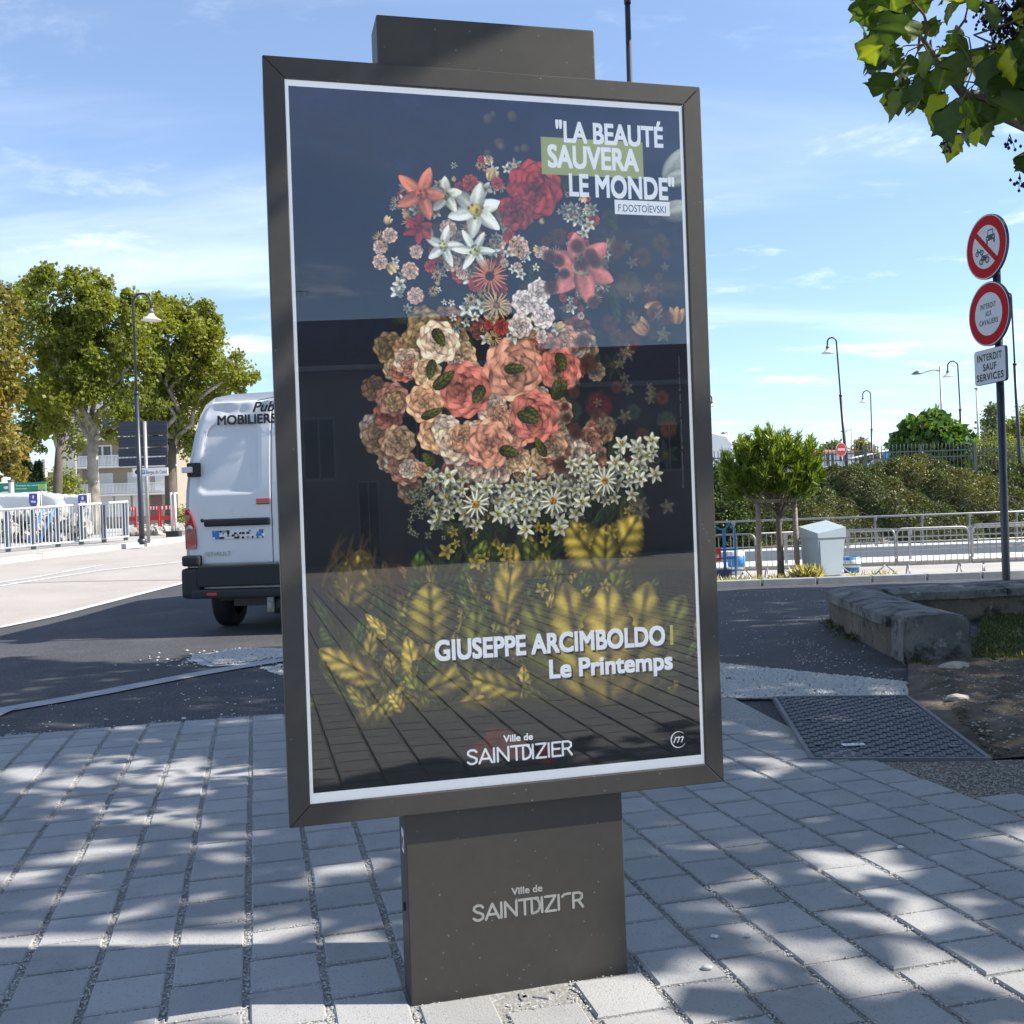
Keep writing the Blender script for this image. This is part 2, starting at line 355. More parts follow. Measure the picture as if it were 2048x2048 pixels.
# ---------------------------------------------------------------- lettering
TXT = {}
def text_outline(s, bold=0.0, shear=0.0, spacing=1.0):
    key = (s, bold, shear, spacing)
    if key not in TXT:
        cu = bpy.data.curves.new('lettering', 'FONT'); cu.body = s; cu.offset = bold; cu.shear = shear; cu.space_character = spacing
        cu.resolution_u = 4
        o = bpy.data.objects.new('lettering', cu); COL.objects.link(o)
        dg = bpy.context.evaluated_depsgraph_get(); dg.update()
        me = bpy.data.meshes.new_from_object(o.evaluated_get(dg))
        vs = np.array([v.co[:] for v in me.vertices]); fs = [list(p.vertices) for p in me.polygons]
        bpy.data.objects.remove(o); bpy.data.curves.remove(cu); bpy.data.meshes.remove(me)
        TXT[key] = (vs, fs)
    return TXT[key]
def lettering(name, s, o, ex, ey, width, cap, m, parent, bold=.02, shear=0.0, out=(0, 0, 0), spacing=1.0):
    """flat printed word: lower left corner o, along ex, cap height along ey"""
    vs, fs = text_outline(s, 0.0, shear, spacing); H, _ = text_outline('H', 0.0)
    hy = H[:, 1].max()-H[:, 1].min(); x0, x1 = vs[:, 0].min(), vs[:, 0].max(); y0 = H[:, 1].min()
    o = Vector(o)+Vector(out); ex = Vector(ex); ey = Vector(ey)
    mb = MB(); kx = width/(x1-x0+2*bold); ky = cap/(hy+2*bold); nn_ = ex.cross(ey).normalized()
    cps = [(0, 0)] if bold <= 0 else [(0, 0), (-bold, -bold), (bold, -bold), (-bold, bold), (bold, bold), (0, bold), (0, -bold), (-bold, 0), (bold, 0)]
    for j, (dx, dy) in enumerate(cps):
        mb.add([o+ex*((a-x0+bold+dx)*kx)+ey*((b-y0+bold+dy)*ky)+nn_*(.00002*j) for a, b, c in vs], fs)
    return mb.build(name, m, parent)
STROKES = {   # rounded single-line capitals, unit cap height: (advance, polylines)
 'S': (.62, [[(.50,.84),(.40,.97),(.22,1),(.06,.90),(.04,.72),(.16,.58),(.36,.47),(.50,.34),(.48,.12),(.32,.01),(.14,.02),(.02,.16)]]),
 'A': (.76, [[(.02,0),(.36,1),(.70,0)],[(.14,.30),(.58,.30)]]),
 'I': (.22, [[(.06,0),(.06,1)]]),
 'N': (.76, [[(.04,0),(.04,1),(.62,0),(.62,1)]]),
 'T': (.44, [[(.0,1),(1.0,1)],[(.30,1),(.30,0)]]),
 'D': (.70, [[(.22,.86),(.22,0),(.36,.0),(.56,.12),(.64,.36),(.64,.62),(.54,.90),(.36,1)]]),
 'Z': (.66, [[(.02,1),(.56,1),(.02,0),(.56,0)]]),
 'E': (.58, [[(.50,1),(.04,1),(.04,0),(.50,0)],[(.04,.52),(.44,.52)]]),
 'e': (.58, [[(.46,1.02),(.16,1.0),(.04,.86)]]),
 'R': (.60, [[(.04,0),(.04,1),(.34,1),(.50,.88),(.50,.62),(.34,.48),(.04,.48)],[(.30,.48),(.54,0)]])}
def stroke_word(name, word, o, ex, ey, width, cap, m, parent, w=.13):
    tot = sum(STROKES[c][0] for c in word); k = width/(tot*1.0); mb = MB(); x = 0; o = Vector(o); ex = Vector(ex); ey = Vector(ey); n = ex.cross(ey)
    lay = 0
    for c in word:
        adv, pls = STROKES[c]
        for pl in pls:
            P = [(x+a, b) for a, b in pl]
            for (a, b) in zip(P[:-1], P[1:]):
                A = Vector((a[0]*k, a[1]*cap)); B = Vector((b[0]*k, b[1]*cap)); d = (B-A).normalized(); q = Vector((-d.y, d.x))*w*cap/2
                lay += 1; dz = n*(lay % 7)*.00006
                vs = [A+q, A-q, B-q, B+q]
                mb.add([o+dz+ex*v.x+ey*v.y for v in vs], [(0, 1, 2, 3)])
            for a in P:
                lay += 1; dz = n*(lay % 7)*.00006
                mb.add([o+dz+ex*(a[0]*k+math.cos(t)*w*cap/2)+ey*(a[1]*cap+math.sin(t)*w*cap/2) for t in [2*math.pi*i/10 for i in range(10)]], [list(range(10))])
        x += adv
    return mb.build(name, m, parent)

# ---------------------------------------------------------------- foliage helpers
def leaf_mesh(name, P, size, m, parent=None, flat=0.0, droop=0.0, aspect=.62, var=None, dirs=None):
    """P: (n,3) leaf base points; each leaf a folded diamond of two triangles"""
    n = len(P); P = np.asarray(P, float)
    if parent is not None:
        r = rootloc(parent); P = P-np.array([r.x, r.y, r.z])
    d = RNG.normal(size=(n, 3)) if dirs is None else np.asarray(dirs, float)+RNG.normal(size=(n, 3))*.25
    d[:, 2] = d[:, 2]*(1-flat)-droop; d /= np.linalg.norm(d, axis=1)[:, None]+1e-9
    s = np.cross(d, RNG.normal(size=(n, 3))); s /= np.linalg.norm(s, axis=1)[:, None]+1e-9
    nn = np.cross(d, s); sz = size*RNG.uniform(.6, 1.3, n)[:, None]
    V = np.empty((n, 4, 3)); V[:, 0] = P; V[:, 1] = P+d*sz*.5+s*sz*aspect*.5+nn*sz*.12; V[:, 2] = P+d*sz; V[:, 3] = P+d*sz*.5-s*sz*aspect*.5+nn*sz*.12
    me = bpy.data.meshes.new(name); me.vertices.add(4*n); me.vertices.foreach_set('co', V.reshape(-1))
    idx = np.arange(n)[:, None]*4; F = np.concatenate([idx+np.array([[0, 1, 2]]), idx+np.array([[0, 2, 3]])], 1).reshape(-1)
    me.loops.add(6*n); me.loops.foreach_set('vertex_index', F.astype(np.int32)); me.polygons.add(2*n)
    me.polygons.foreach_set('loop_start', np.arange(0, 6*n, 3, dtype=np.int32)); me.polygons.foreach_set('loop_total', np.full(2*n, 3, np.int32))
    me.update(calc_edges=True)
    va = RNG.random(n) if var is None else np.clip(var+RNG.normal(size=n)*.15, 0, 1)
    a = me.attributes.new('var', 'FLOAT', 'POINT'); a.data.foreach_set('value', np.repeat(va, 4).astype(np.float32))
    return link(name, me, m, parent)
def blob_points(blobs, dens, shell=.55, squash=1.0, lump=.28):
    """points through ellipsoid clumps, thicker to the outside, lumpy outline"""
    out = []
    for c, r in blobs:
        n = int(dens*r*r); d = RNG.normal(size=(n, 3)); d /= np.linalg.norm(d, axis=1)[:, None]
        u = shell+(1-shell)*RNG.random(n)**.6; k = 1+lump*np.sin(d[:, 0]*5+c[0])*np.sin(d[:, 1]*4+c[2]*2)+lump*.7*np.sin(d[:, 2]*8+c[0]*3+d[:, 0]*6)
        q = d*(u*k*r)[:, None]; q[:, 2] *= squash; out.append(q+np.array(c))
    return np.concatenate(out)
def limb_path(a, b, n=6, w=.15):
    a = Vector(a); b = Vector(b); L = (b-a).length
    return [a.lerp(b, i/n)+Vector((random.uniform(-1, 1), random.uniform(-1, 1), random.uniform(-.5, .5)))*w*L*.15*(1 if 0 < i < n else 0)+Vector((0, 0, L*.08*math.sin(math.pi*i/n))) for i in range(n+1)]

# ---------------------------------------------------------------- ground sheets
def struct(o): o['kind'] = 'structure'; return o
def grid_sheet(name, xs, ys, zf, m):
    vs = [(x, y, zf(x, y)) for y in ys for x in xs]; nx = len(xs)
    fs = [(j*nx+i, j*nx+i+1, (j+1)*nx+i+1, (j+1)*nx+i) for j in range(len(ys)-1) for i in range(nx-1)]
    me = bpy.data.meshes.new(name); me.from_pydata(vs, [], fs); return link(name, me, m)
def poly_sheet(name, pts, m, dz, step=1.0, parent=None, extra=None, smooth=False):
    bm = bmesh.new(); f = bm.faces.new([bm.verts.new((p[0], p[1], 0)) for p in pts]); f.normal_update()
    if f.normal.z < 0: f.normal_flip()
    x0, x1 = min(p[0] for p in pts), max(p[0] for p in pts); y0, y1 = min(p[1] for p in pts), max(p[1] for p in pts)
    cuts = [((1, 0, 0), x) for x in np.arange(math.ceil(x0/step)*step, x1, step)] + [((0, 1, 0), y) for y in np.arange(math.ceil(y0/step)*step, y1, step)]
    for nrm, c in cuts:
        bmesh.ops.bisect_plane(bm, geom=bm.verts[:]+bm.edges[:]+bm.faces[:], plane_co=tuple(q*float(c) for q in nrm), plane_no=nrm)
    for v in bm.verts: v.co.z = h(v.co.x, v.co.y)+dz+(extra(v.co.x, v.co.y) if extra else 0)
    me = bpy.data.meshes.new(name); bm.to_mesh(me); bm.free()
    if smooth: me.polygons.foreach_set('use_smooth', [True]*len(me.polygons))
    return link(name, me, m, parent)
def ribbon(name, pts, w, m, dz, parent=None, closed_end=True, thick=0):
    P = [];
    for a, b in zip(pts[:-1], pts[1:]):
        k = max(2, int((Vector(b[:2])-Vector(a[:2])).length/.5))
        for i in range(k): P.append(Vector(a[:2]).lerp(Vector(b[:2]), i/k))
    P.append(Vector(pts[-1][:2])); mb = MB(); L = []
    for i, p in enumerate(P):
        d = (P[min(i+1, len(P)-1)]-P[max(0, i-1)]).normalized(); q = Vector((-d.y, d.x))*w/2
        for s in (1, -1):
            e = p+q*s; L.append((e.x, e.y, h(e.x, e.y)+dz))
    mb.add(L, [(2*i, 2*i+1, 2*i+3, 2*i+2) for i in range(len(P)-1)])
    return mb.build(name, m, parent)

xs = [-2500, -600, -200, -90] + list(np.arange(-60, 60.1, 1.0)) + [90, 200, 600, 2500]
ysl = [-800, -200, -60] + list(np.arange(-40, 12, 2)) + list(np.arange(12, 24, .5)) + [24.2, 24.35, 25, 26, 28, 30, 31.3, 31.45, 32, 33, 34, 35, 36, 37, 38, 39, 40, 42, 46, 50, 60, 90, 200, 600, 3000]
struct(grid_sheet('ground', xs, ysl, lambda x, y: h(x, y)-.03, M['far_ground']))
struct(poly_sheet('asphalt_road', [(-30, -12), (9, -12), (9, 18.55), (-2.5, 18.55), (-2.5, 24), (-30, 14.5)], M['asphalt'], 0, 1.0))
# sunlit older carriageway beyond the edge line
e0 = gpt(0, 1256); e1 = gpt(190, 1212); e2 = gpt(370, 1166); e3 = gpt(540, 1110)
k0 = at(-500, 1182, 19); k1 = at(0, 1128, 22.5); k2 = at(370, 1083, 27.0); k3 = at(560, 1068, 29.5)
struct(poly_sheet('old_carriageway', [(-30, e0.y-5), (e0.x, e0.y), (e1.x, e1.y), (e2.x, e2.y), (-2.6, e2.y+3.0), (-2.6, 27.4), (k2.x, k2.y), (k1.x, k1.y), (k0.x, k0.y), (-30, 15)], M['old_road'], .006, 1.0))
struct(ribbon('edge_line', [(-16, e0.y-3.2), e0, e1, e2, (e2.x+.8, e2.y+2.2)], .13, M['line'], .012))
struct(ribbon('lane_line', [gpt(-200, 1196), gpt(0, 1173), gpt(200, 1142), gpt(372, 1124)], .12, M['line'], .013))
struct(ribbon('worn_lane_line', [gpt(-100, 1180), gpt(60, 1158), gpt(205, 1131)], .10, M['line'], .014))
struct(ribbon('tar_joint', [gpt(-80, 1172), gpt(150, 1164), gpt(372, 1161)], .03, M['asphalt'], .012))
# concrete strip curving through the new asphalt
struct(ribbon('concrete_strip', [gz(-260, 1462), gz(-120, 1444), gz(0, 1423), gz(110, 1404), gz(200, 1388), gz(300, 1368), gz(400, 1349), gz(480, 1335), gz(560, 1322), gz(700, 1300), gz(900, 1280)], .20, M['strip'], .010))
struct(poly_sheet('strip_tail', [gz(-40, 1432), gz(40, 1417), gz(25, 1424), gz(-10, 1440), gz(-40, 1450)], M['strip'], .014, 5))

# ---------------------------------------------------------------- paving
CD = Vector((-.2437, .9698, 0)); CS = Vector((.9698, .2437, 0))     # along the columns / across them
W_COL = .2065; L_P = .2065
A0 = gz(503, 1436); sA = A0.dot(CS)
TB = 6.72                                  # back edge
def paver_mesh(wx, wy, hgt, seed):
    rnd = random.Random(seed); bm = bmesh.new(); bmesh.ops.create_cube(bm, size=1)
    for v in bm.verts:
        v.co = Vector((v.co.x*wx, v.co.y*wy, v.co.z*hgt)) + Vector((rnd.uniform(-1, 1)*.0015, rnd.uniform(-1, 1)*.0015, 0))
    top = [e for e in bm.edges if all(v.co.z > 0 for v in e.verts)]
    bmesh.ops.bevel(bm, geom=top, offset=.005, segments=1, affect='EDGES')
    bot = [f for f in bm.faces if f.normal.z < -.9]; bmesh.ops.delete(bm, geom=bot, context='FACES')
    for v in bm.verts: v.co.z += -hgt/2
    me = bpy.data.meshes.new('paver'); bm.to_mesh(me); bm.free(); me.materials.append(M['paver']); return me
PM = {}
for wide in (0, 1):
    PM[wide] = [paver_mesh(W_COL-(.0205 if wide else .0185), L_P-.0155, .03, s+10*wide) for s in range(4)]
def bound(s, t):
    if t > TB: return False
    if t > 4.48 and s > 2.72: return False
    smax = interp(t, [-13, -6, -2, 2.4, 3.1, 3.9, 4.5, 5.4, 6.0, 6.72], [14, 12, 9, 6.0, 3.1, 2.78, 2.72, 2.86, 2.93, 2.90])
    return s < smax
cells = []
PILL_C = Vector((-.01, 2.78, 0))
for i in range(-60, 90):
    s = sA+(i+.5)*W_COL
    off = (.5 if i % 2 else 0)*L_P
    for j in range(-4, 98):
        t0 = TB-(j+.5)*L_P-off
        if t0 < -13 or s > 15 or s < -9: continue
        full = True; ln = L_P
        if t0+L_P/2 > TB+.01: 
            if off and t0 < TB: pass
            continue
        if off and abs(t0+L_P/2-(TB-off)) < .01 and s < 2.85:   # half stone closing the row at the back edge
            cells.append((s, TB-off/2, i, .5))
        if not bound(s, t0): continue
        cells.append((s, t0, i, 1))
paving = MB(); bp = []
bpoly = [CS*s+CD*t for s, t in ((-10, TB), (2.90, TB), (2.93, 6.0), (2.86, 5.4), (2.76, 4.5), (2.80, 3.9), (3.12, 3.1), (6.0, 2.4), (9, -2), (12, -6), (14, -13.2), (-10, -13.2))]
pave = struct(poly_sheet('paving', [(p.x, p.y) for p in bpoly], M['grit'], .0145, 50))
near = []; far = []
n_e = Vector((.9694, .2453, 0))             # along the totem
def blocked(c):
    q = Vector((c.x+.5726, c.y-2.51, 0)); u = q.dot(n_e); w = q.dot(Vector((-.2453, .9694, 0)))
    return .20 < u < .93 and -.03 < w < .30
for s, t, i, ln in cells:
    c = CS*s+CD*t
    if blocked(c): continue
    pj = proj((c.x, c.y, .02)) if c.y > .5 else (9999, 9999, 0)
    vis = -60 < pj[0] < 2110 and 0 < pj[1] < 2100 and c.y > 1 and not (600 < pj[0] < 1390 and pj[1] < 1560)
    (near if vis else far).append((c, s, i, ln, pj))
near.sort(key=lambda q: q[0].length)
RZ = math.atan2(CS.y, CS.x)
for k, (c, s, i, ln, pj) in enumerate(near[:300]):
    me = random.choice(PM[1 if s < .75 else 0])
    o = bpy.data.objects.new('paver', me); COL.objects.link(o); o.parent = pave
    o.location = (c.x+random.uniform(-1, 1)*.0015, c.y+random.uniform(-1, 1)*.0015, .023+random.uniform(-1, 1)*.0022)
    o.rotation_euler = (random.uniform(-1, 1)*.008, random.uniform(-1, 1)*.008, RZ+random.uniform(-1, 1)*.010)
    o.scale = (1, ln if ln == 1 else .46, 1)
rest = MB()
for (c, s, i, ln, pj) in near[300:]+far:
    me = random.choice(PM[1 if s < .75 else 0]); Mx = Matrix.Translation((c.x, c.y, .023+random.uniform(-1, 1)*.002)) @ Matrix.Rotation(RZ+random.uniform(-1, 1)*.008, 4, 'Z') @ Matrix.Diagonal((1, ln if ln == 1 else .46, 1, 1))
    rest.add([Mx @ v.co for v in me.vertices], [list(p.vertices) for p in me.polygons])
o = rest.build('paver', M['paver'], pave); o['kind'] = 'stuff'
# grit grains lying in the joints
def grains(name, pts, size, m, parent=None, kind='stuff', zoff=.0):
    n = len(pts); P = np.array(pts); base = np.array([[1,0,0],[0,1,0],[-1,0,0],[0,-1,0],[0,0,.8],[0,0,-.8]], float)
    F0 = np.array([[0,1,4],[1,2,4],[2,3,4],[3,0,4],[1,0,5],[2,1,5],[3,2,5],[0,3,5]])
    sz = size*RNG.uniform(.45, 1.25, n); V = base[None]*sz[:, None, None]*RNG.uniform(.65, 1.3, (n, 6, 1)); a = RNG.uniform(0, 6.28, n); ca, sa = np.cos(a)[:, None], np.sin(a)[:, None]
    x = V[:, :, 0]*ca-V[:, :, 1]*sa; y = V[:, :, 0]*sa+V[:, :, 1]*ca; V = np.stack([x, y, V[:, :, 2]*.8], -1)+P[:, None, :]
    F = (F0[None]+np.arange(n)[:, None, None]*6).reshape(-1, 3)
    me = bpy.data.meshes.new(name); me.from_pydata(V.reshape(-1, 3).tolist(), [], F.tolist())
    o = link(name, me, m, parent)
    if kind: o['kind'] = kind
    return o
gp = []
for (c, s, i, ln, pj) in near[:300]:
    nn = 110 if s < .75 else 95
    for q in range(nn):
        gp.append((c.x-CS.x*W_COL/2+CS.x*random.gauss(0, .006)+CD.x*random.uniform(-.5, .5)*L_P, c.y-CS.y*W_COL/2+CS.y*random.gauss(0, .006)+CD.y*random.uniform(-.5, .5)*L_P, .0165+random.random()*.004))
    for q in range(42):
        gp.append((c.x+CD.x*(L_P/2+random.gauss(0, .004))+CS.x*random.uniform(-.5, .5)*W_COL, c.y+CD.y*(L_P/2+random.gauss(0, .004))+CS.y*random.uniform(-.5, .5)*W_COL, .0165+random.random()*.003))
grains('joint_grit', gp, .0038, M['pebble'], pave)

# gravel strip, patches, sand, earth, lawn
struct(poly_sheet('gravel_strip', [gz(1380, 1322), gz(1500, 1336), gz(1640, 1350), gz(1816, 1368), gz(1816, 1400), gz(1560, 1402), gz(1380, 1402), gz(1200, 1404), gz(1200, 1318)], M['gravel'], .012, 30))
struct(poly_sheet('gravel_patch', [gz(385, 1312), gz(470, 1300), gz(560, 1298), gz(640, 1300), gz(640, 1316), gz(560, 1319), gz(480, 1331), gz(420, 1335), gz(380, 1322)], M['gravel'], .008, 30))
struct(poly_sheet('sandy_path', [gz(1742, 1532), gz(1990, 1527), gz(2200, 1522), gz(2500, 1560), gz(2500, 2100), gz(2250, 1830), gz(2047, 1676), gz(1863, 1603)], M['sand'], .016, 30))
def bumps(x, y): return .045*noise.noise(Vector((x*3.1, y*3.1, 0)))+.040*noise.noise(Vector((x*9, y*9, 3)))+.028*abs(noise.noise(Vector((x*21, y*21, 5))))
def dirt_edge(x, y):
    a = gz(1816, 1402); b = gz(1985, 1528); d = Vector((b.x-a.x, b.y-a.y)); nrm = Vector((-d.y, d.x)).normalized() if False else Vector((d.y, -d.x)).normalized()
    dist = abs((Vector((x-a.x, y-a.y))).dot(nrm)); return min(1, dist/.22)
earth = struct(poly_sheet('bare_earth', [gz(1816, 1330), gz(1818, 1402), gz(1860, 1436), gz(1985, 1526), gz(2300, 1522), gz(2600, 1420), gz(2400, 1330)], M['dirt'], .012, .035, extra=lambda x, y: (.025+.7*bumps(x, y))*dirt_edge(x, y)+.004, smooth=True))
lawn = struct(poly_sheet('lawn', [gz(1930, 1334), gz(1965, 1235), gz(2400, 1222), gz(2600, 1330)], M['turf_soil'], .03, .15, extra=lambda x, y: .03*noise.noise(Vector((x*2, y*2, 0)))))
def scatter_poly(pts, n, z=0.02, sig=None):
    P = [Vector((p.x, p.y)) for p in pts]; x0, x1 = min(p.x for p in P), max(p.x for p in P); y0, y1 = min(p.y for p in P), max(p.y for p in P); res = []
    while len(res) < n:
        x, y = random.uniform(x0, x1), random.uniform(y0, y1); c = False
        for a, b in zip(P, P[1:]+P[:1]):
            if (a.y > y) != (b.y > y) and x < (b.x-a.x)*(y-a.y)/(b.y-a.y)+a.x: c = not c
        if c: res.append((x, y, z))
    return res
g1 = scatter_poly([gz(1380, 1326), gz(1816, 1370), gz(1816, 1400), gz(1380, 1402), gz(1200, 1400), gz(1200, 1330)], 9000, .02)
g2 = scatter_poly([gz(400, 1316), gz(470, 1302), gz(590, 1299), gz(590, 1314), gz(480, 1329), gz(430, 1333)], 2200, .018)
g2 += [(x+random.gauss(0, .25), y+random.gauss(0, .15), .008) for x, y, z in g2[:500]]
g3 = scatter_poly([gz(520, 1338), gz(600, 1325), gz(600, 1350), gz(560, 1352)], 350, .008)
grains('loose_gravel', g1, .017, M['pebble']); o = bpy.data.objects['loose_gravel']
grains('loose_gravel', g2+g3, .016, M['pebble'])
g4 = scatter_poly([gz(1742, 1534), gz(1990, 1530), gz(2200, 1528), gz(2300, 1800), gz(2047, 1676)], 5000, .020)
grains('loose_grit', g4, .006, M['pebble_tan'])
ed = scatter_poly([gz(1820, 1345), gz(1990, 1524), gz(2200, 1520), gz(2200, 1340)], 7000, .05)
grains('earth_crumbs', [(x, y, .03+.7*bumps(x, y)) for x, y, z in ed], .015, M['dirt'])
grains('earth_stones', [(x, y, .04+.7*bumps(x, y)) for x, y, z in ed[:700]], .010, M['pebble_tan'])
sc = scatter_poly([gz(0, 1430), gz(560, 1330), gz(560, 1430), gz(0, 1470)], 70, .004)+scatter_poly([gz(1440, 1180), gz(1660, 1180), gz(1690, 1260), gz(1810, 1360), gz(1440, 1325)], 170, .004)+scatter_poly([gz(1560, 1260), gz(1800, 1350), gz(1815, 1366), gz(1600, 1330)], 110, .004)
grains('scattered_chips', sc, .008, M['pebble'])
# two pale lumps lying on the bare earth, chips on the pavers
def stone(name, label, c, r, sq=.5, group=None):
    bm = bmesh.new(); bmesh.ops.create_icosphere(bm, subdivisions=2, radius=r)
    for v in bm.verts: v.co *= 1+.35*noise.noise(v.co*(2.2/r)+Vector((c[0]*9, 0, 0))); v.co.z *= sq; v.co.x *= 1.4
    me = bpy.data.meshes.new(name); bm.to_mesh(me); bm.free(); o = link(name, me, M['pebble_tan' if name == 'broken_stone' else 'pebble']); o.location = c
    return tag(o, label, 'stone', group)
p = gz(1908, 1350); stone('broken_stone', 'pale broken stone on the bare earth close to the low wall end', (p.x, p.y, .06), .075)
p = gz(1915, 1414); stone('broken_stone', 'small pale stone on the bare earth beside the middle of the manhole cover', (p.x, p.y, .055), .05)
for (x, y, r, w) in ((1415, 1957, .011, 'pale chip on the joint just right of the totem base'), (1497, 1892, .008, 'white chip in a joint between pavers right of the totem'), (1802, 1711, .009, 'pale ring shaped chip on the right pavers'), (1430, 1893, .008, 'sandy chip beside the paver right of the totem base'), (368, 1446, .011, 'white chip at the far edge of the left paving')):
    q = gz(x, y); stone('stone_chip', w, (q.x, q.y, .030), r, .6)
# cracked mortar and broken stone at the foot of the totem
foot = MB()
for k in range(26):
    u = random.uniform(.24, .9); w = random.uniform(-.035, -.005); q = Vector((-.5726, 2.51, 0))+n_e*u+Vector((-.2453, .9694, 0))*w
    foot.bbox((q.x, q.y, .012), (random.uniform(.02, .06), random.uniform(.012, .03), .016), .006, Matrix.Rotation(random.uniform(0, 3), 3, 'Z'))
foot.build('mortar_chunk', M['grit'], pave)['kind'] = 'stuff'

# ---------------------------------------------------------------- manhole cover
mc = [gz(1518, 1402), gz(1805, 1400), gz(1985, 1529), gz(1621, 1529)]      # far left, far right, near right, near left
mo = Vector((mc[3].x, mc[3].y, 0)); mx = (mc[2]-mc[3]); my = (mc[0]-mc[3]); mW = mx.length; mL = my.length; mx = mx.normalized(); my = (my - mx*my.dot(mx)).normalized(); mL *= .995
man = thing('manhole_cover', 'rectangular two leaf cast iron cover with raised pattern beside the bare earth', 'manhole cover', (mo.x, mo.y, 0))
def mpt(a, b, z): q = mo+mx*a+my*b; return Vector((q.x, q.y, z))
fr = MB()
for a0, b0, a1, b1 in ((0, 0, mW, .02), (0, mL-.02, mW, mL), (0, .02, .02, mL-.02), (mW-.02, .02, mW, mL-.02)):
    fr.prism([(a0, b0), (a1, b0), (a1, b1), (a0, b1)], mpt(0, 0, -.01), mx, my, (0, 0, .042))
fr.build('frame', M['iron'], man)
for b0, b1 in ((.024, mL*.5-.004), (mL*.5+.004, mL-.024)):
    pl = MB(); pl.prism([(.024, b0), (mW-.024, b0), (mW-.024, b1), (.024, b1)], mpt(0, 0, -.008), mx, my, (0, 0, .030)); plo = pl.build('leaf_plate', M['iron'], man)
    pt = MB(); n1 = int((mW-.07)/.048)+1; n2 = int((b1-b0-.05)/.048)+1
    for i in range(n1):
        for j in range(n2):
            a = .045+i*.048; b = b0+.035+j*.048; flip = (i+j) % 2
            for k in (0, 1):
                sx, sy = (.013, .034) if flip else (.034, .013)
                oa, ob = ((k*.020, 0) if flip else (0, k*.020))
                if random.random() < .02: continue
                pt.prism([(a+oa-sx/2, b+ob-sy/2), (a+oa+sx/2, b+ob-sy/2), (a+oa+sx/2, b+ob+sy/2), (a+oa-sx/2, b+ob+sy/2)], mpt(0, 0, .022), mx, my, (0, 0, .0065))
    o = pt.build('raised_pattern', M['iron_dark'], plo); o['kind'] = 'stuff'
for a, b in ((.09, .30), (.13, mL*.5+.12), (mW-.10, .25), (mW-.2, mL*.5+.2), (.07, mL-.2), (mW-.35, .10)):
    kh = MB(); kh.box(mpt(a, b, .0285), (.05, .03, .004)); kh.build('key_hole', M['black'], man)
pq = gz(1707, 1501); lp = MB(); lp.box((pq.x, pq.y, .031), (.11, .035, .004)); lab = lp.build('name_plate', M['white_print'], man)
lettering('lettering', '11 15', (pq.x-.035, pq.y-.008, .0335), (1, 0, 0), (0, 1, 0), .07, .016, M['text_black'], man)
# asphalt wedge left of the cover stays part of the road sheet

# ---------------------------------------------------------------- low stone wall (L shaped)
wc = gz(1660, 1248); we = gz(1816, 1334)      # outer corner foot, near end foot
wall = thing('low_wall', 'weathered low L shaped stone wall with rounded coping beside the asphalt', 'wall', (wc.x, wc.y, 0))
d1 = Vector((we.x-wc.x, we.y-wc.y, 0)); L1 = d1.length; d1.normalize(); n1v = Vector((-d1.y, d1.x, 0))   # right hand side (inside)
if n1v.x < 0: n1v = -n1v
d2 = Vector((1, .16, 0)).normalized(); n2v = Vector((d2.y, -d2.x, 0))
def course(o, d, nv, L0, L1_, wid, zt, name, over=0.05):
    k = max(1, round((L1_-L0)/1.25)); seg = (L1_-L0)/k
    b = MB(); b.prism([(0, 0), (wid, 0), (wid, zt-.12), (0, zt-.12)], o+d*L0, nv, (0, 0, 1), d*(L1_-L0)); b.build('wall_body', M['wall_body'], wall)
    for i in range(k):
        c = MB(); prof = [(-over, zt-.12), (wid+over, zt-.12), (wid+over, zt-.045), (wid*.72, zt-.006), (wid*.3, zt), (-over, zt-.04)]
        st = o+d*(L0+i*seg+.004); nseg = 6; P0 = []; F0 = []
        for q in range(nseg+1):
            for (a, z) in prof:
                w = Vector((0, 0, 0)); pnt = st+nv*a+d*((seg-.008)*q/nseg)+Vector((0, 0, z)); nz_ = noise.noise(pnt*6)*.012
                P0.append(pnt+nv*nz_+Vector((0, 0, nz_*.8)))
        m_ = len(prof)
        for q in range(nseg):
            for r_ in range(m_): F0.append((q*m_+r_, q*m_+(r_+1) % m_, (q+1)*m_+(r_+1) % m_, (q+1)*m_+r_))
        F0 += [list(range(m_))[::-1], [nseg*m_+r_ for r_ in range(m_)]]
        c.add(P0, F0); c.build('coping_stone', M['wall_cap'], wall)
O1 = Vector((wc.x, wc.y, 0))
course(O1, d1, n1v, -.02, L1-.42, .44, .37, 'a')
# near end block, taller pier look
eb = MB(); prof = [(-.02, 0), (.46, 0), (.47, .30), (.44, .36), (.30, .385), (.12, .385), (-.01, .35)]
eb.prism(prof, O1+d1*(L1-.415), n1v, (0, 0, 1), d1*.415)
ebo = eb.build('end_block', M['wall_cap'], wall)
bm = bmesh.new(); bm.from_mesh(ebo.data); bmesh.ops.bevel(bm, geom=bm.edges[:], offset=.018, segments=2, affect='EDGES'); bmesh.ops.triangulate(bm, faces=bm.faces[:]); bmesh.ops.subdivide_edges(bm, edges=bm.edges[:], cuts=5, use_grid_fill=True)
for v in bm.verts:
    q = v.co*1.0; v.co += Vector((1, -.5, .6))*.016*noise.noise(q*7)+Vector((-.6, 1, .5))*.010*noise.noise(q*19+Vector((5, 0, 0)))
bm.to_mesh(ebo.data); bm.free(); ebo.data.update()
course(O1+n1v*.02+d1*-.0+Vector((.10, .12, 0)), d2, n2v, .36, 9.0, .42, .35, 'b')

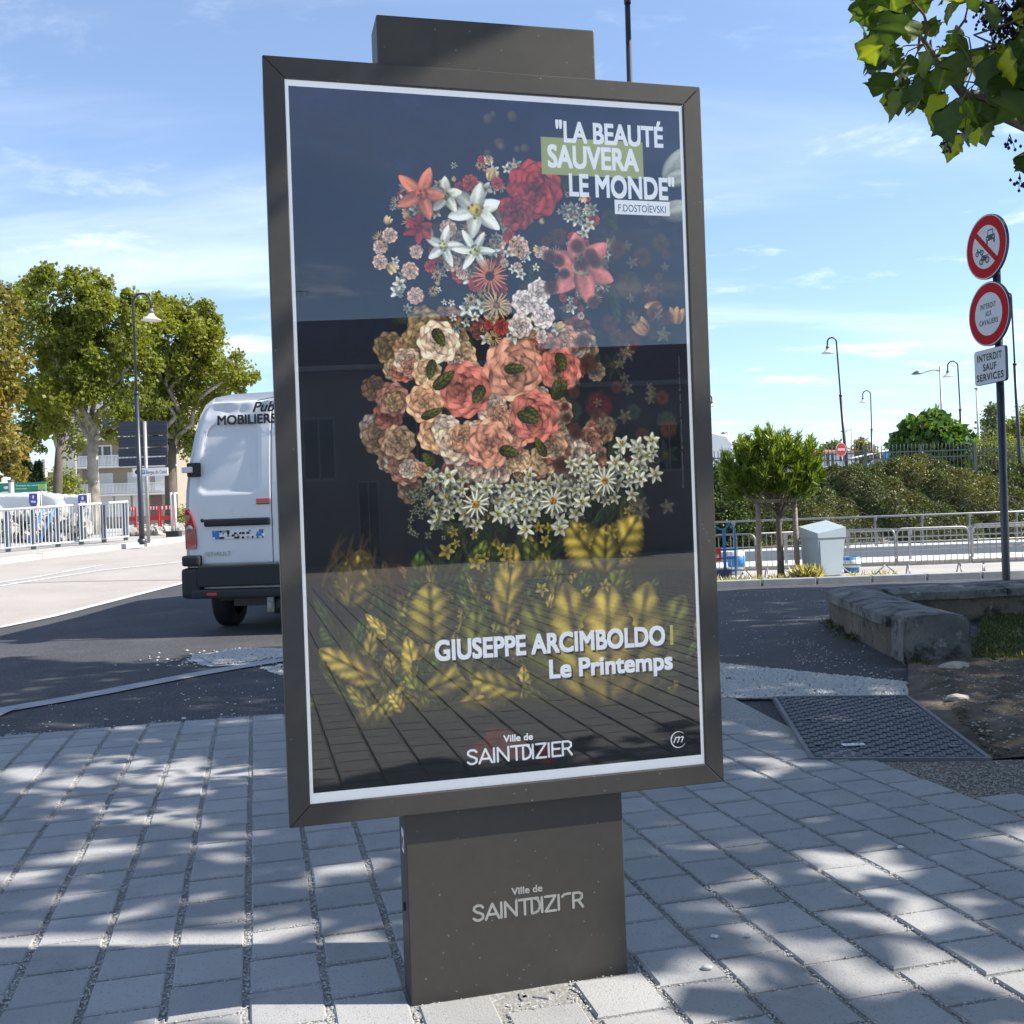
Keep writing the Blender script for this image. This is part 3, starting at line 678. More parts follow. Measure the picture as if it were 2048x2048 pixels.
# ---------------------------------------------------------------- advertising totem
PL = Vector((-.5726, 2.51, 0)); PE = n_e.copy(); PN = Vector((.2453, -.9694, 0)); UP = Vector((0, 0, 1)); PW = 1.1618
def pp(u, z, out=0): return PL+PE*u+PN*out+UP*z
def puv(px, py, out=0):
    r = ray(px, py); t = ((PL+PN*out-CP).dot(PN))/r.dot(PN); q = CP+r*t; return (q-PL).dot(PE), q.z
for k_ in ('olive_print', 'navy_print', 'gold_print'):
    n_ = M[k_].node_tree.nodes['Principled BSDF']; l_ = n_.inputs['Base Color'].links[0].from_socket; M[k_].node_tree.links.new(l_, n_.inputs['Emission Color']); n_.inputs['Emission Strength'].default_value = .28  # same added glow on the coloured print
tot = thing('advertising_totem', 'tall brown grey metal poster totem with a framed floral poster standing on the pavers', 'advertising board', tuple(PL+PE*(PW/2)))
zb, zt = .508, 2.406; TH = .155; BW = .052
bars = [('bottom', [(0, zb), (PW, zb), (PW-BW, zb+BW), (BW, zb+BW)]), ('right', [(PW, zb), (PW, zt), (PW-BW, zt-BW), (PW-BW, zb+BW)]),
        ('top', [(PW, zt), (0, zt), (BW, zt-BW), (PW-BW, zt-BW)]), ('left', [(0, zt), (0, zb), (BW, zb+BW), (BW, zt-BW)])]
for nm, q in bars:
    c = Vector((sum(a for a, b in q)/4, sum(b for a, b in q)/4)); q = [(c.x+(a-c.x)*(1-.0012/1), c.y+(b-c.y)*(1-.0004)) for a, b in q]
    b = MB(); b.prism(q, PL, PE, UP, -PN*.035); o = b.build('frame_bar', M['frame'], tot)
    md = o.modifiers.new('bevel', 'BEVEL'); md.width = .0022; md.segments = 2
b = MB(); b.prism(rrect(.002, zb+.002, PW-.002, zt-.002, .012), pp(0, 0, -.036), PE, UP, -PN*(TH-.036)); b.build('casing', M['frame'], tot)
ub0 = (gz(824, 2026)-PL).dot(PE); ub1 = (gz(1255, 1956)-PL).dot(PE)
b = MB(); b.prism([(ub0, -.05), (ub1, -.05), (ub1, zb+.04), (ub0, zb+.04)], pp(0, 0, -.026), PE, UP, -PN*.118); o = b.build('pedestal', M['frame'], tot)
md = o.modifiers.new('bevel', 'BEVEL'); md.width = .003; md.segments = 2
h0 = puv(752, 28, -.03); h1 = puv(1189, 60, -.03)
b = MB(); b.prism([(h0[0], zt-.02), (h1[0], zt-.02), (h1[0], h1[1]), (h0[0], h0[1])], pp(0, 0, -.03), PE, UP, -PN*.11); o = b.build('header_box', M['frame'], tot)
md = o.modifiers.new('bevel', 'BEVEL'); md.width = .004; md.segments = 2
# sheet behind glass: white backing, printed picture, lettering, pane
b = MB(); b.prism([(BW-.004, zb+BW-.004), (PW-BW+.004, zb+BW-.004), (PW-BW+.004, zt-BW+.004), (BW-.004, zt-BW+.004)], pp(0, 0, -.0110), PE, UP, -PN*.003)
sheet = b.build('poster', M['poster_white'], tot)
OUT = -.0105
a0 = puv(577, 166, OUT); a1 = puv(1363, 228, OUT); a2 = puv(626, 1591, OUT); a3 = puv(1397, 1506, OUT)
au0, au1 = (a0[0]+a2[0])/2, (a1[0]+a3[0])/2; az0, az1 = (a2[1]+a3[1])/2, (a0[1]+a1[1])/2
# a plain arrangement of flowers and leaves, painted procedurally into an in-memory picture
AW, AH = 640, 1060
yy, xx = np.mgrid[0:AH, 0:AW]; ty = (yy/AH)[..., None]
IMG = np.where(ty < .5, (1-ty*2)*np.array([.115, .135, .26])+ty*2*np.array([.06, .07, .11]), (2-ty*2)*np.array([.06, .07, .11])+(ty*2-1)*np.array([.085, .065, .045]))
def lownoise(sc, seed):
    r = np.random.default_rng(seed); g = r.random((AH//sc+3, AW//sc+3)); Y = yy/sc; X = xx/sc; i = Y.astype(int); j = X.astype(int); fy = Y-i; fx = X-j; fy = fy*fy*(3-2*fy); fx = fx*fx*(3-2*fx)
    return (g[i, j]*(1-fy)*(1-fx)+g[i+1, j]*fy*(1-fx)+g[i, j+1]*(1-fy)*fx+g[i+1, j+1]*fy*fx)
LN = lownoise(60, 1)*.5+lownoise(22, 2)*.3+lownoise(7, 3)*.2
IMG = IMG*(.75+.5*LN[..., None])
AR = np.random.default_rng(11)
def petal(cx, cy, ln, wd, ang, col, soft=.12, rib=0.0, alpha=1.0, edge=.35, tipc=None, scal=0.0):
    rr_ = int(ln+wd)+3; x0, x1 = max(0, int(cx)-rr_), min(AW, int(cx)+rr_); y0, y1 = max(0, int(cy)-rr_), min(AH, int(cy)+rr_)
    if x1 <= x0 or y1 <= y0: return
    X = xx[y0:y1, x0:x1]-cx; Y = yy[y0:y1, x0:x1]-cy; ca, sa = math.cos(ang), math.sin(ang)
    u = (X*ca+Y*sa)/ln; v = (-X*sa+Y*ca)/(wd*.5); uc = np.clip(u, 0.001, .999)
    prof = np.sin(np.pi*uc**.75)**.62*(1+scal*np.abs(np.sin(uc*38))*.25)
    d = 1-np.abs(v)/np.maximum(prof, .02); a = np.clip(d/soft, 0, 1)*(u > 0)*(u < 1)*alpha; a = a*a*(3-2*a)
    sh = (.58+.42*uc**.7)*(1-edge*np.clip(1-d, 0, 1)**2.5)*(1+.16*np.sin(v*7+AR.random()*6)*(1-uc))
    if rib: sh = sh*(1-rib*np.exp(-(v*9)**2))*(1+rib*.45*np.sin((uc*26-np.abs(v)*7)))
    sh = sh*(1-.22*v)
    c = np.array(col)[None, None]
    if tipc is not None: c = c*(1-uc[..., None])+np.array(tipc)[None, None]*uc[..., None]
    IMG[y0:y1, x0:x1] = IMG[y0:y1, x0:x1]*(1-a[..., None])+c*sh[..., None]*a[..., None]
def disc(cx, cy, r, col, alpha=1, soft=.25, light=True):
    x0, x1 = max(0, int(cx-r)-2), min(AW, int(cx+r)+3); y0, y1 = max(0, int(cy-r)-2), min(AH, int(cy+r)+3)
    if x1 <= x0 or y1 <= y0: return
    X = (xx[y0:y1, x0:x1]-cx)/r; Y = (yy[y0:y1, x0:x1]-cy)/r; d = np.sqrt(X*X+Y*Y); a = np.clip((1-d)/soft, 0, 1)*alpha
    sh = (1-.35*d*d-.22*X*.8-.2*Y*.8) if light else 1
    IMG[y0:y1, x0:x1] = IMG[y0:y1, x0:x1]*(1-a[..., None])+np.array(col)*np.expand_dims(sh, -1)*a[..., None]
def glow_dark(cx, cy, r, k=.45): disc(cx, cy, r, (.03, .03, .04), k, .8, False)
def daisy(cx, cy, r, n, col, ctr, wk=1.0, a=1.0):
    glow_dark(cx+r*.1, cy+r*.15, r*1.25, .5*a); o = AR.random()*6
    for k in range(n):
        petal(cx, cy, r*AR.uniform(.88, 1.08), r*2.6/n*wk, o+6.283*k/n+AR.normal()*.05, np.array(col)*AR.uniform(.86, 1.06), .2, alpha=a)
    disc(cx, cy, r*.26, ctr, a); 
    for k in range(7): disc(cx+AR.normal()*r*.12, cy+AR.normal()*r*.12, r*.05+.5, np.array(ctr)*.6, a)
def rose(cx, cy, r, col, a=1.0):
    glow_dark(cx+r*.12, cy+r*.2, r*1.3, .5*a)
    for ring, (rad, n) in enumerate(((1, 9), (.82, 8), (.63, 7), (.45, 6), (.28, 4))):
        o = AR.random()*6
        for k in range(n):
            t = o+6.283*k/n; q = np.array(col)*AR.uniform(.82, 1.14)*(1.0-.05*ring)
            petal(cx+math.cos(t)*rad*r*.12, cy+math.sin(t)*rad*r*.12, rad*r*.92, rad*r*1.15, t+AR.normal()*.1, q, .10, edge=.5, alpha=a)
    disc(cx, cy, r*.12, np.array(col)*.55, a)
def bellf(cx, cy, r, col, ang):
    for k in (-1, 1, 0): petal(cx, cy, r*1.5, r*.9, ang+k*.42, np.array(col)*AR.uniform(.85, 1.1), .14)
def leaf(cx, cy, ln, wd, ang, col, a=1, scal=.6):
    glow_dark(cx+math.cos(ang)*ln*.5+4, cy+math.sin(ang)*ln*.5+5, ln*.5, .16)
    petal(cx, cy, ln, wd, ang, col, .045, rib=.42, scal=scal, tipc=np.array(col)*1.15, edge=.62, alpha=a)
S = lambda s, t: (s*AW, t*AH)
OL = [(.37,.34,.12), (.44,.39,.15), (.27,.29,.10), (.20,.26,.10), (.50,.43,.18), (.31,.31,.11), (.16,.22,.09)]
# dim blooms sinking into the dark ground at the right and above
for k in range(46):
    x, y = S(AR.uniform(.55, .97), AR.uniform(.08, .60)); c = [(.42,.14,.14), (.28,.26,.30), (.34,.28,.18), (.24,.30,.26)][k % 4]
    (rose if k % 3 else lambda a, b, r, c, a_=.5: daisy(a, b, r, 6, c, (.4,.3,.1), 1, .55))(x, y, AR.uniform(10, 27), c, .42)
for k in range(16): leaf(*S(AR.uniform(.22, .8), AR.uniform(.12, .52)), AR.uniform(30, 60), AR.uniform(12, 22), AR.uniform(0, 6.28), (.20, .27, .15), .8)
# dark green mass behind the leaves
for k in range(70):
    s_ = AR.uniform(.14, .86); disc(*S(s_, .70+.19*AR.random()+.07*abs(s_-.5)), AR.uniform(40, 85), np.array((.22, .235, .09))*AR.uniform(.7, 1.25), .85, .5)
# stems and leaves in the lower half
for k in range(60):
    x, y = S(AR.uniform(.30, .85), AR.uniform(.60, .78)); leaf(x, y, AR.uniform(50, 110), AR.uniform(12, 26), AR.uniform(-2.4, -.7), OL[[2, 3, 6, 3, 5][k % 5]])
for k in range(330):
    s_ = AR.normal(.48, .21); t_ = .70+.19*(k/330.)**.8+.10*abs(s_-.50); x, y = S(s_, t_); leaf(x, y, AR.uniform(34, 88), AR.uniform(18, 40), AR.uniform(-2.9, -.2), np.array(OL[int(AR.integers(0, 7))])*AR.uniform(.85, 1.5))
for (s_, t_, ln, wd, an, ci) in ((.66,.90,190,90,-2.0,5), (.84,.90,180,90,-1.1,5), (.70,.91,205,100,-1.75,1), (.80,.91,200,100,-1.35,1), (.75,.92,210,100,-1.55,4), (.74,.70,95,70,-2.2,4), (.76,.70,100,70,-.95,4), (.75,.71,80,50,-1.5,1), (.30,.80,95,80,-1.6,1), (.17,.85,110,46,-2.6,4), (.27,.87,120,46,-.35,1), (.40,.86,120,60,-1.5,5), (.48,.78,130,52,-1.4,4), (.10,.74,90,60,-1.3,1), (.36,.89,100,44,-.1,4), (.52,.88,90,50,-2.8,1)):
    leaf(*S(s_, t_), ln, wd, an, np.array(OL[ci])*1.22, .95)
for k in range(30):
    x, y = S(AR.uniform(.34, .82), AR.uniform(.58, .74)); daisy(x, y, AR.uniform(8, 15), 5, (.62, .55, .22), (.5, .42, .1), 1.2)
# bed of peach and coral roses, a rounded mound
pts_ = []
for k in range(420):
    a_ = AR.uniform(0, 6.283); q = AR.random()**.5; pts_.append((.47+.30*q*math.cos(a_), .455+.150*q*math.sin(a_)+.02*math.sin(a_*3), q))
pts_.sort(key=lambda p_: -p_[2])
PC = [(.93,.70,.54), (.96,.78,.60), (1.0,.86,.74), (.86,.50,.43), (.91,.64,.53), (.86,.71,.50), (1.0,.89,.79)]
for i_, (s_, t_, q) in enumerate(pts_[::3]): rose(*S(s_, t_), AR.uniform(9, 30), np.array(PC[int(AR.integers(0, 7))])*(1-.45*q**4)*AR.uniform(.85, 1.05))
for (s_, t_, r_, c_) in ((.40,.43,44,3), (.53,.40,50,4), (.58,.47,42,3), (.34,.36,34,2), (.46,.51,38,4), (.30,.45,30,0), (.65,.40,36,3)): rose(*S(s_, t_), r_, PC[c_])
for k in range(14): leaf(*S(AR.uniform(.28, .68), AR.uniform(.34, .55)), AR.uniform(24, 44), AR.uniform(12, 20), AR.uniform(0, 6.28), (.34, .36, .14))
# crown of mixed flowers
for k in range(260):
    a_ = AR.uniform(0, 6.283); q = AR.random()**.5; x, y = S(.50+.31*q*math.cos(a_), .225+.135*q*math.sin(a_)); m_ = int(AR.integers(0, 7)); r_ = AR.uniform(6, 19)*(1-.25*q)
    if m_ < 2: daisy(x, y, r_, 5, (.86, .86, .80), (.68, .58, .20), 1.25)
    elif m_ == 2: daisy(x, y, r_, 16, (.80, .68, .46), (.35, .18, .08))
    elif m_ == 3: rose(x, y, r_, (.70, .26, .22))
    elif m_ == 4: daisy(x, y, r_, 6, (.58, .60, .58), (.45, .45, .3), 1.2)
    elif m_ == 5: rose(x, y, r_, (.85, .70, .62))
    else: bellf(x, y, r_, (.82, .70, .50), AR.uniform(0, 6.28))
daisy(*S(.445, .165), 46, 6, (.93, .93, .88), (.70, .62, .25), 1.35); daisy(*S(.37, .145), 30, 5, (.88, .88, .80), (.6, .55, .3), 1.3)
daisy(*S(.36, .22), 33, 5, (.95, .95, .92), (.7, .7, .5), 1.0); daisy(*S(.44, .225), 36, 6, (.95, .95, .90), (.7, .7, .5), .95)
daisy(*S(.715, .245), 62, 6, (.84, .50, .46), (.78, .66, .50), 1.45); daisy(*S(.475, .262), 31, 22, (.86, .50, .34), (.22, .12, .08))
daisy(*S(.49, .305), 25, 20, (.84, .68, .44), (.5, .38, .2)); rose(*S(.60, .13), 46, (.66, .22, .18)); rose(*S(.55, .165), 30, (.58, .2, .18))
daisy(*S(.31, .145), 42, 5, (.86, .50, .36), (.7, .35, .2), 1.1); daisy(*S(.30, .195), 26, 6, (.62, .16, .15), (.4, .1, .1), 1.3)
for (s_, t_) in ((.56, .30), (.60, .285), (.55, .335), (.61, .32)): rose(*S(s_, t_), 20, (.90, .82, .78))
for (s_, t_) in ((.955, .11), (.94, .16)): petal(*S(s_, t_), 70, 40, -1.2+AR.random(), (.62, .64, .60), .2); petal(*S(s_, t_), 60, 34, -.3, (.66, .67, .62), .2)
for (s_, t_) in ((.93, .30), (.89, .345), (.97, .33)): bellf(*S(s_, t_), 20, (.72, .52, .34), AR.uniform(2, 5))
for k in range(8): disc(*S(AR.uniform(.46, .62), AR.uniform(.02, .09)), AR.uniform(5, 10), (.42, .38, .30), .6)
for k in range(90):
    x, y = S(AR.uniform(.62, .95), AR.uniform(.20, .62)); (daisy(x, y, AR.uniform(7, 15), 5, (.62, .58, .48), (.5, .4, .2), 1.2, .5) if k % 2 else rose(x, y, AR.uniform(8, 18), (.40, .24, .19), .38))
# swag of small white blossoms across the middle
for k in range(170):
    s_ = AR.uniform(.30, .90); c_ = .585-.10*(s_-.3)+.045*math.sin((s_-.3)*5.2); x, y = S(s_, c_+AR.normal()*.020); daisy(x, y, AR.uniform(10, 17), 5 if k % 3 else 6, np.array((.86, .85, .74))*AR.uniform(.8, 1.05), (.66, .56, .2), 1.2)
for s_ in (.42, .62, .76): daisy(*S(s_, .585-.10*(s_-.3)+.045*math.sin((s_-.3)*5.2)), 24, 13, (.92, .90, .80), (.72, .48, .12))
for k in range(40):
    x, y = S(AR.uniform(.24, .36), AR.uniform(.57, .65)); daisy(x, y, AR.uniform(4, 8), 4, (.5, .52, .42), (.4, .4, .2))
# blurred brown bloom at the left, dark soil along the bottom
for k in range(60): petal(*S(AR.normal(.10, .035), AR.normal(.675, .02)), AR.uniform(20, 50), 8, AR.uniform(.8, 2.4), (.36, .28, .16), .5, alpha=.6)
for k in range(7): disc(*S(AR.normal(.20, .03), AR.normal(.70, .015)), 24, (.26, .13, .08), .4, .8)
DK = np.clip((ty-.885)/.035+.35*(LN[..., None]-.5), 0, 1); IMG = IMG*(1-DK)+np.array([.055, .045, .035])*(.7+.6*LN[..., None])*DK
for k in range(26): petal(*S(AR.uniform(.05, .8), AR.uniform(.90, .97)), AR.uniform(8, 30), 3, AR.uniform(-.4, .4), (.22, .18, .10), .5, alpha=.4)
for k in range(9): rose(*S(AR.normal(.50, .05), AR.normal(.955, .012)), 20, (.42, .12, .09), .35)
mx_ = IMG.max(-1, keepdims=True); IMG = IMG*(1+.22*np.clip((mx_-.22)/.3, 0, 1)); IMG = np.clip(IMG*(.94+.12*lownoise(3, 9)[..., None])*(.97+.06*np.random.default_rng(5).random((AH, AW, 1))*.3+.02), 0, 1)
px_ = np.ones((AH, AW, 4), np.float32); px_[..., :3] = IMG[::-1]
ai = bpy.data.images.new('flower_print', AW, AH); ai.pixels.foreach_set(px_.reshape(-1)); ai.update(); ai.pack()
ART_MAT = bpy.data.materials.new('flower_print'); ART_MAT.use_nodes = True
_t = ART_MAT.node_tree.nodes.new('ShaderNodeTexImage'); _t.image = ai; _b = ART_MAT.node_tree.nodes['Principled BSDF']
ART_MAT.node_tree.links.new(_t.outputs['Color'], _b.inputs['Base Color']); _b.inputs['Roughness'].default_value = .6

ART_MAT.node_tree.links.new(_t.outputs['Color'], _b.inputs['Emission Color']); _b.inputs['Emission Strength'].default_value = .30   # glow added to brighten the picture, light box only assumed

art = MB(); art.quad(pp(au0, az0, OUT), pp(au1, az0, OUT), pp(au1, az1, OUT), pp(au0, az1, OUT))
arto = art.build('printed_picture', ART_MAT, tot)
uvl = arto.data.uv_layers.new(name='UVMap')
for i, q in enumerate(((0, 0), (1, 0), (1, 1), (0, 1))): uvl.data[i].uv = q
def plet(name, s, LB, RB, cappx, m, bold=.03, out=OUT+.0006, shear=0, stroke=False, w=.13, parent=tot, spacing=1.0):
    u0, z0 = puv(*LB, out); u1, z1 = puv(*RB, out); _, z2 = puv(LB[0], LB[1]-cappx, out); z = (z0+z1)/2
    if stroke: return stroke_word(name, s, pp(u0, z, out), PE, UP, u1-u0, z2-z0, m, parent, w)
    return lettering(name, s, pp(u0, z, out), PE, UP, u1-u0, z2-z0, m, parent, bold, shear, spacing=spacing)
WP = M['poster_white']
plet('lettering', '"LA BEAUTÉ', (1112, 284), (1327, 296), 43, WP)
def pbox(x0, y0, x1, y1, m, out, name='print_block'):
    u0, z0 = puv(x0, y1, out); u1, z1 = puv(x1, y0, out); b = MB(); b.quad(pp(u0, z0, out), pp(u1, z0, out), pp(u1, z1, out), pp(u0, z1, out)); return b.build(name, m, tot)
pbox(1084, 285, 1285, 348, M['olive_print'], OUT+.0003)
plet('lettering', 'SAUVERA', (1096, 336), (1278, 342), 46, WP)
plet('lettering', 'LE MONDE"', (1139, 393), (1350, 401), 46, WP)
pbox(1230, 404, 1339, 428, M['poster_white'], OUT+.0003)
plet('lettering', 'F.DOSTOÏEVSKI', (1237, 423), (1332, 426), 14, M['navy_print'], .004)
plet('lettering', 'GIUSEPPE ARCIMBOLDO', (873, 1324), (1334, 1297), 42, M['shadow_print'], .04, out=OUT+.0004)
plet('lettering', 'GIUSEPPE ARCIMBOLDO', (870, 1320), (1331, 1293), 42, WP, .034, out=OUT+.0008)
plet('lettering', 'Le Printemps', (1102, 1362), (1349, 1342), 38, M['shadow_print'], .04, out=OUT+.0004)
plet('lettering', 'Le Printemps', (1099, 1358), (1346, 1338), 38, WP, .032, out=OUT+.0008)
pbox(1341, 1250, 1345.5, 1290, M['gold_print'], OUT+.0006)
plet('lettering', 'Ville de', (1007, 1484), (1066, 1480), 14, WP, .025)
plet('lettering', 'SAINTDIZIER', (935, 1528), (1146, 1510), 28, WP, stroke=True, w=.155)
u, z = puv(1357, 1479, OUT); rr = .0215; mb = MB(); ring = []
for k in range(26):
    a = R(-30-k*11.5); ring.append((u+rr*math.cos(a), z+rr*math.sin(a), .0004+.0012*math.sin(math.pi*k/25)))
for (p0, p1) in zip(ring[:-1], ring[1:]):
    c0 = Vector((p0[0]-u, p0[1]-z)).normalized(); c1 = Vector((p1[0]-u, p1[1]-z)).normalized()
    mb.quad(pp(p0[0]+c0.x*p0[2], p0[1]+c0.y*p0[2], OUT+.0006), pp(p0[0]-c0.x*p0[2], p0[1]-c0.y*p0[2], OUT+.0006), pp(p1[0]-c1.x*p1[2], p1[1]-c1.y*p1[2], OUT+.0006), pp(p1[0]+c1.x*p1[2], p1[1]+c1.y*p1[2], OUT+.0006))
mb.build('round_emblem', WP, tot)
lettering('lettering', 'm', pp(u-.016, z-.008, OUT+.0008), PE, UP, .031, .024, WP, tot, -.004, .45)
# tiny credit line up the right edge
u, z = puv(1368, 975, OUT+.0006)
lettering('credit_line', 'Conception graphique Ville de Saint-Dizier', pp(u, z, OUT+.0006), UP, -PE, .36, .0045, M['logo_grey'], tot, 0)
b = MB(); b.prism([(BW-.006, zb+BW-.006), (PW-BW+.006, zb+BW-.006), (PW-BW+.006, zt-BW+.006), (BW-.006, zt-BW+.006)], pp(0, 0, -.0045), PE, UP, -PN*.003)
b.build('glass_pane', M['glass'], tot)
# pedestal lettering
po = -.0255
plet('lettering', 'Ville de', (1023, 1790), (1085, 1783), 14.5, M['logo_grey'], .03, out=po)
plet('lettering', 'SAINTDIZIeR', (947, 1843), (1168, 1812), 30, M['logo_grey'], stroke=True, w=.175, out=po)
# side sticker, lock hole, frame rivets
sd = -PE
q = pp(ub0-.0005, 0, -.06)
b = MB(); b.prism([(0, .395), (.035, .395), (.035, .455), (0, .455)], q, -PN, UP, sd*.001); st = b.build('inventory_sticker', M['white_print'], tot)
lettering('lettering', '24', q+UP*.405-PN*.004+sd*.0016, -PN, UP, .026, .03, M['text_black'], tot)
b = MB(); b.lathe([(.012, 0), (.012, .004), (.007, .004), (.007, -.004)], pp(ub0, .25, -.085), 14, Matrix(((0, 0, sd.x), (1, 0, sd.y), (0, 1, sd.z)))); b.build('lock', M['black'], tot)
# ---------------------------------------------------------------- white van
vz = h(-2.7, 12.3); VY = 11.35; vc = at(549, 1150, VY)
van = thing('delivery_van', 'white high roof panel van parked with its closed rear doors towards the totem', 'van', (vc.x, VY, 0))
def vp(x, z, y=0): return Vector((vc.x+x, VY+y, z))
prof = [(.93, .42), (.975, .60), (.99, .85), (.99, 1.25), (.97, 1.60), (.935, 1.90), (.88, 2.20), (.815, 2.45), (.76, 2.56), (.66, 2.635), (.45, 2.665), (0, 2.675)]
full = [(x, z) for x, z in prof] + [(-x, z) for x, z in prof[-2::-1]]
def rear_y(z): return .0 if z < 1.5 else .16*((z-1.5)/1.2)**1.6
def body(seq):
    V = []; n = len(full)
    for (y, sx, top, bot) in seq:
        for (x, z) in full:
            zz = bot+(z-.42)*(top-bot)/(2.675-.42) if y > 0 else z
            V.append(vp(x*sx, zz, y+(rear_y(z) if y <= .3 else 0)))
    F = [(i*n+k, i*n+k+1, (i+1)*n+k+1, (i+1)*n+k) for i in range(len(seq)-1) for k in range(n-1)]
    F += [(i*n+n-1, i*n, (i+1)*n, (i+1)*n+n-1) for i in range(len(seq)-1)]
    F += [list(range(n)), [(len(seq)-1)*n+k for k in range(n)][::-1]]
    return V, F
seq = [(0.0, .985, 2.66, .42), (.06, 1.0, 2.675, .42), (1.2, 1.0, 2.70, .38), (3.4, 1.0, 2.70, .38), (3.9, .99, 2.66, .38), (4.4, .97, 2.1, .38), (4.9, .96, 1.45, .38), (5.3, .93, 1.2, .38), (5.5, .84, .95, .40)]
V, F = body(seq); b = MB(); b.add(V, F, False); vb = b.build('body', M['van'], van)
md = vb.modifiers.new('bevel', 'BEVEL'); md.width = .018; md.segments = 2; md.limit_method = 'ANGLE'; md.angle_limit = R(50)
# rear doors: two proud skins with a pressed panel each
def door(sx):
    z0, z1 = .78, 2.60; pts = []
    def half(z): return interp(z, [p_[1] for p_ in prof], [p_[0] for p_ in prof])-.035
    zs = [z0+(z1-z0)*k/72 for k in range(73)]
    nx = 60; V = []; F = []
    for z in zs:
        w = half(z)
        for i in range(nx+1):
            x = .006+(w-.006)*i/nx
            # pressed panel
            dx_ = min(x-.12, w+.02-x-.10); dz_ = min(z-1.57, 2.35-z); rc = .13
            dd = min(dx_, dz_) if (dx_ > rc or dz_ > rc) else rc-math.hypot(rc-max(dx_, -1), rc-max(dz_, -1))
            ax = sstep(0, .022, dd); az = 1
            y = rear_y(z)-.018+.020*ax*az
            if z > 2.36: y += .030*noise.noise(Vector((x*5.5*sx+2, z*7, 1)))*sstep(2.36, 2.42, z)          # dents along the top
            edge = min(1, (w-x)/.02); y += .010*(1-edge)
            V.append(vp(sx*x, z, y))
    for j in range(72):
        for i in range(nx):
            q = (j*(nx+1)+i, j*(nx+1)+i+1, (j+1)*(nx+1)+i+1, (j+1)*(nx+1)+i); F.append(q if sx > 0 else q[::-1])
    m = MB(); m.add(V, F, True); d = m.build('rear_door', M['van'], van)
    s2 = d.modifiers.new('solid', 'SOLIDIFY'); s2.thickness = .012; s2.offset = -1; return d
dl, dr = door(-1), door(1)
def vbx(name, x0, z0, x1, z1, y0, y1, m, parent, bev=.008):
    b = MB(); b.bbox(tuple(vp((x0+x1)/2, (z0+z1)/2, (y0+y1)/2)), (abs(x1-x0), abs(y1-y0), abs(z1-z0)), bev); return b.build(name, m, parent)
# grab strip, lights, plate
def vx(px, py): q = at(px, py, VY); return q.x-vc.x, q.z
x0, z0 = vx(407, 1054); x1, z1 = vx(542, 1034)
vbx('plate_light_strip', x0, z0, x1, z1, -.055, -.012, M['van_plastic'], dl, .02)
x0, z0 = vx(424, 1079); x1, z1 = vx(529, 1058); vbx('number_plate', x0, z0, x1, z1, -.034, -.012, M['white_print'], dl, .004)
nb = 21; tw = (x1-x0)/nb; PMX = [M['white_print'], M['sign_white'], M['text_black'], M['white_print'], M['logo_grey'], M['white_print']]
tiles = {0: MB(), 1: MB(), 2: MB(), 3: MB()}
rs = random.Random(3)
for i in range(nb):
    for j in range(4):
        zz0, zz1 = z0+(z1-z0)*j/4, z0+(z1-z0)*(j+1)/4; k = 3 if (i < 3 or i > nb-4) else rs.choice([0, 0, 0, 1, 2, 0])
        if (i < 3 or i > nb-4) and rs.random() < .25: k = 0
        jx = lambda: rs.uniform(-.3, .3)*tw
        c = [vp(x0+i*tw+jx()*(0 < i), zz0, -.0352), vp(x0+(i+1)*tw+jx()*(i < nb-1), zz0, -.0352), vp(x0+(i+1)*tw+jx()*(i < nb-1), zz1, -.0352-.0003*(j % 2)), vp(x0+i*tw, zz1, -.0352)]
        c = [q-Vector((0, (i*4+j)*.00002, 0)) for q in c]; tiles[k].quad(*c)
for k, mm in ((1, M['logo_grey']), (2, M['text_black']), (3, M['blue'])): tiles[k].build('blurred_plate_print', mm, dl)
x0, z0 = vx(513, 1009); x1, z1 = vx(541, 996); vbx('side_marker', x0, z0, x1, z1, -.035, -.010, M['lens_red'], dl, .010)
x, z = vx(402, 1041); b = MB(); b.lathe([(0, .012), (.018, .010), (.022, 0)], vp(x, z, -.018), 12, Matrix(((1, 0, 0), (0, 0, -1), (0, 1, 0)))); b.build('lock', M['van_plastic'], dl)
x0, z0 = vx(373, 954); x1, z1 = vx(396, 925)
hb = vbx('hinge_block', x0-.005, z0, x1, z1, -.05, .10, M['van_plastic'], dl, .015); vbx('hinge_arm', x0-.055, z0+.045, x0+.07, z1-.045, -.075, -.045, M['lamp_white'], hb, .012)
x0, z0 = vx(1098-549, 954); vbx('hinge_block', -x0 if False else .86, 1.75, .985, 1.91, -.05, .10, M['van_plastic'], dr, .015)
# writing on the rear
x0, z0 = vx(428, 849); x1, z1 = vx(548, 846); yb = rear_y(2.4)-.045
lettering('lettering', 'MOBILIERS URBAINS', vp(x0, z0, yb), (1, 0, 0), (0, .1, 1), 1.30, .108, M['text_black'], van, .03)
x0, z0 = vx(501, 823); lettering('lettering', 'PubliCité', vp(x0, z0, yb), (1, 0, 0), (0, .1, 1), .62, .115, M['text_black'], van, .02, .32)
b = MB(); b.tube([vp(x0+.06+.5*k/10, z0+.125+.05*math.sin(math.pi*k/10*.6), yb-.001) for k in range(11)], .004, 5); b.build('swoosh', M['text_black'], van)
x0, z0 = vx(408, 1113); lettering('lettering', 'RENAULT', vp(x0, z0, -.0345), (1, 0, 0), (0, 0, 1), .30, .048, M['chrome'], van, .02, out=(0, 0, 0))
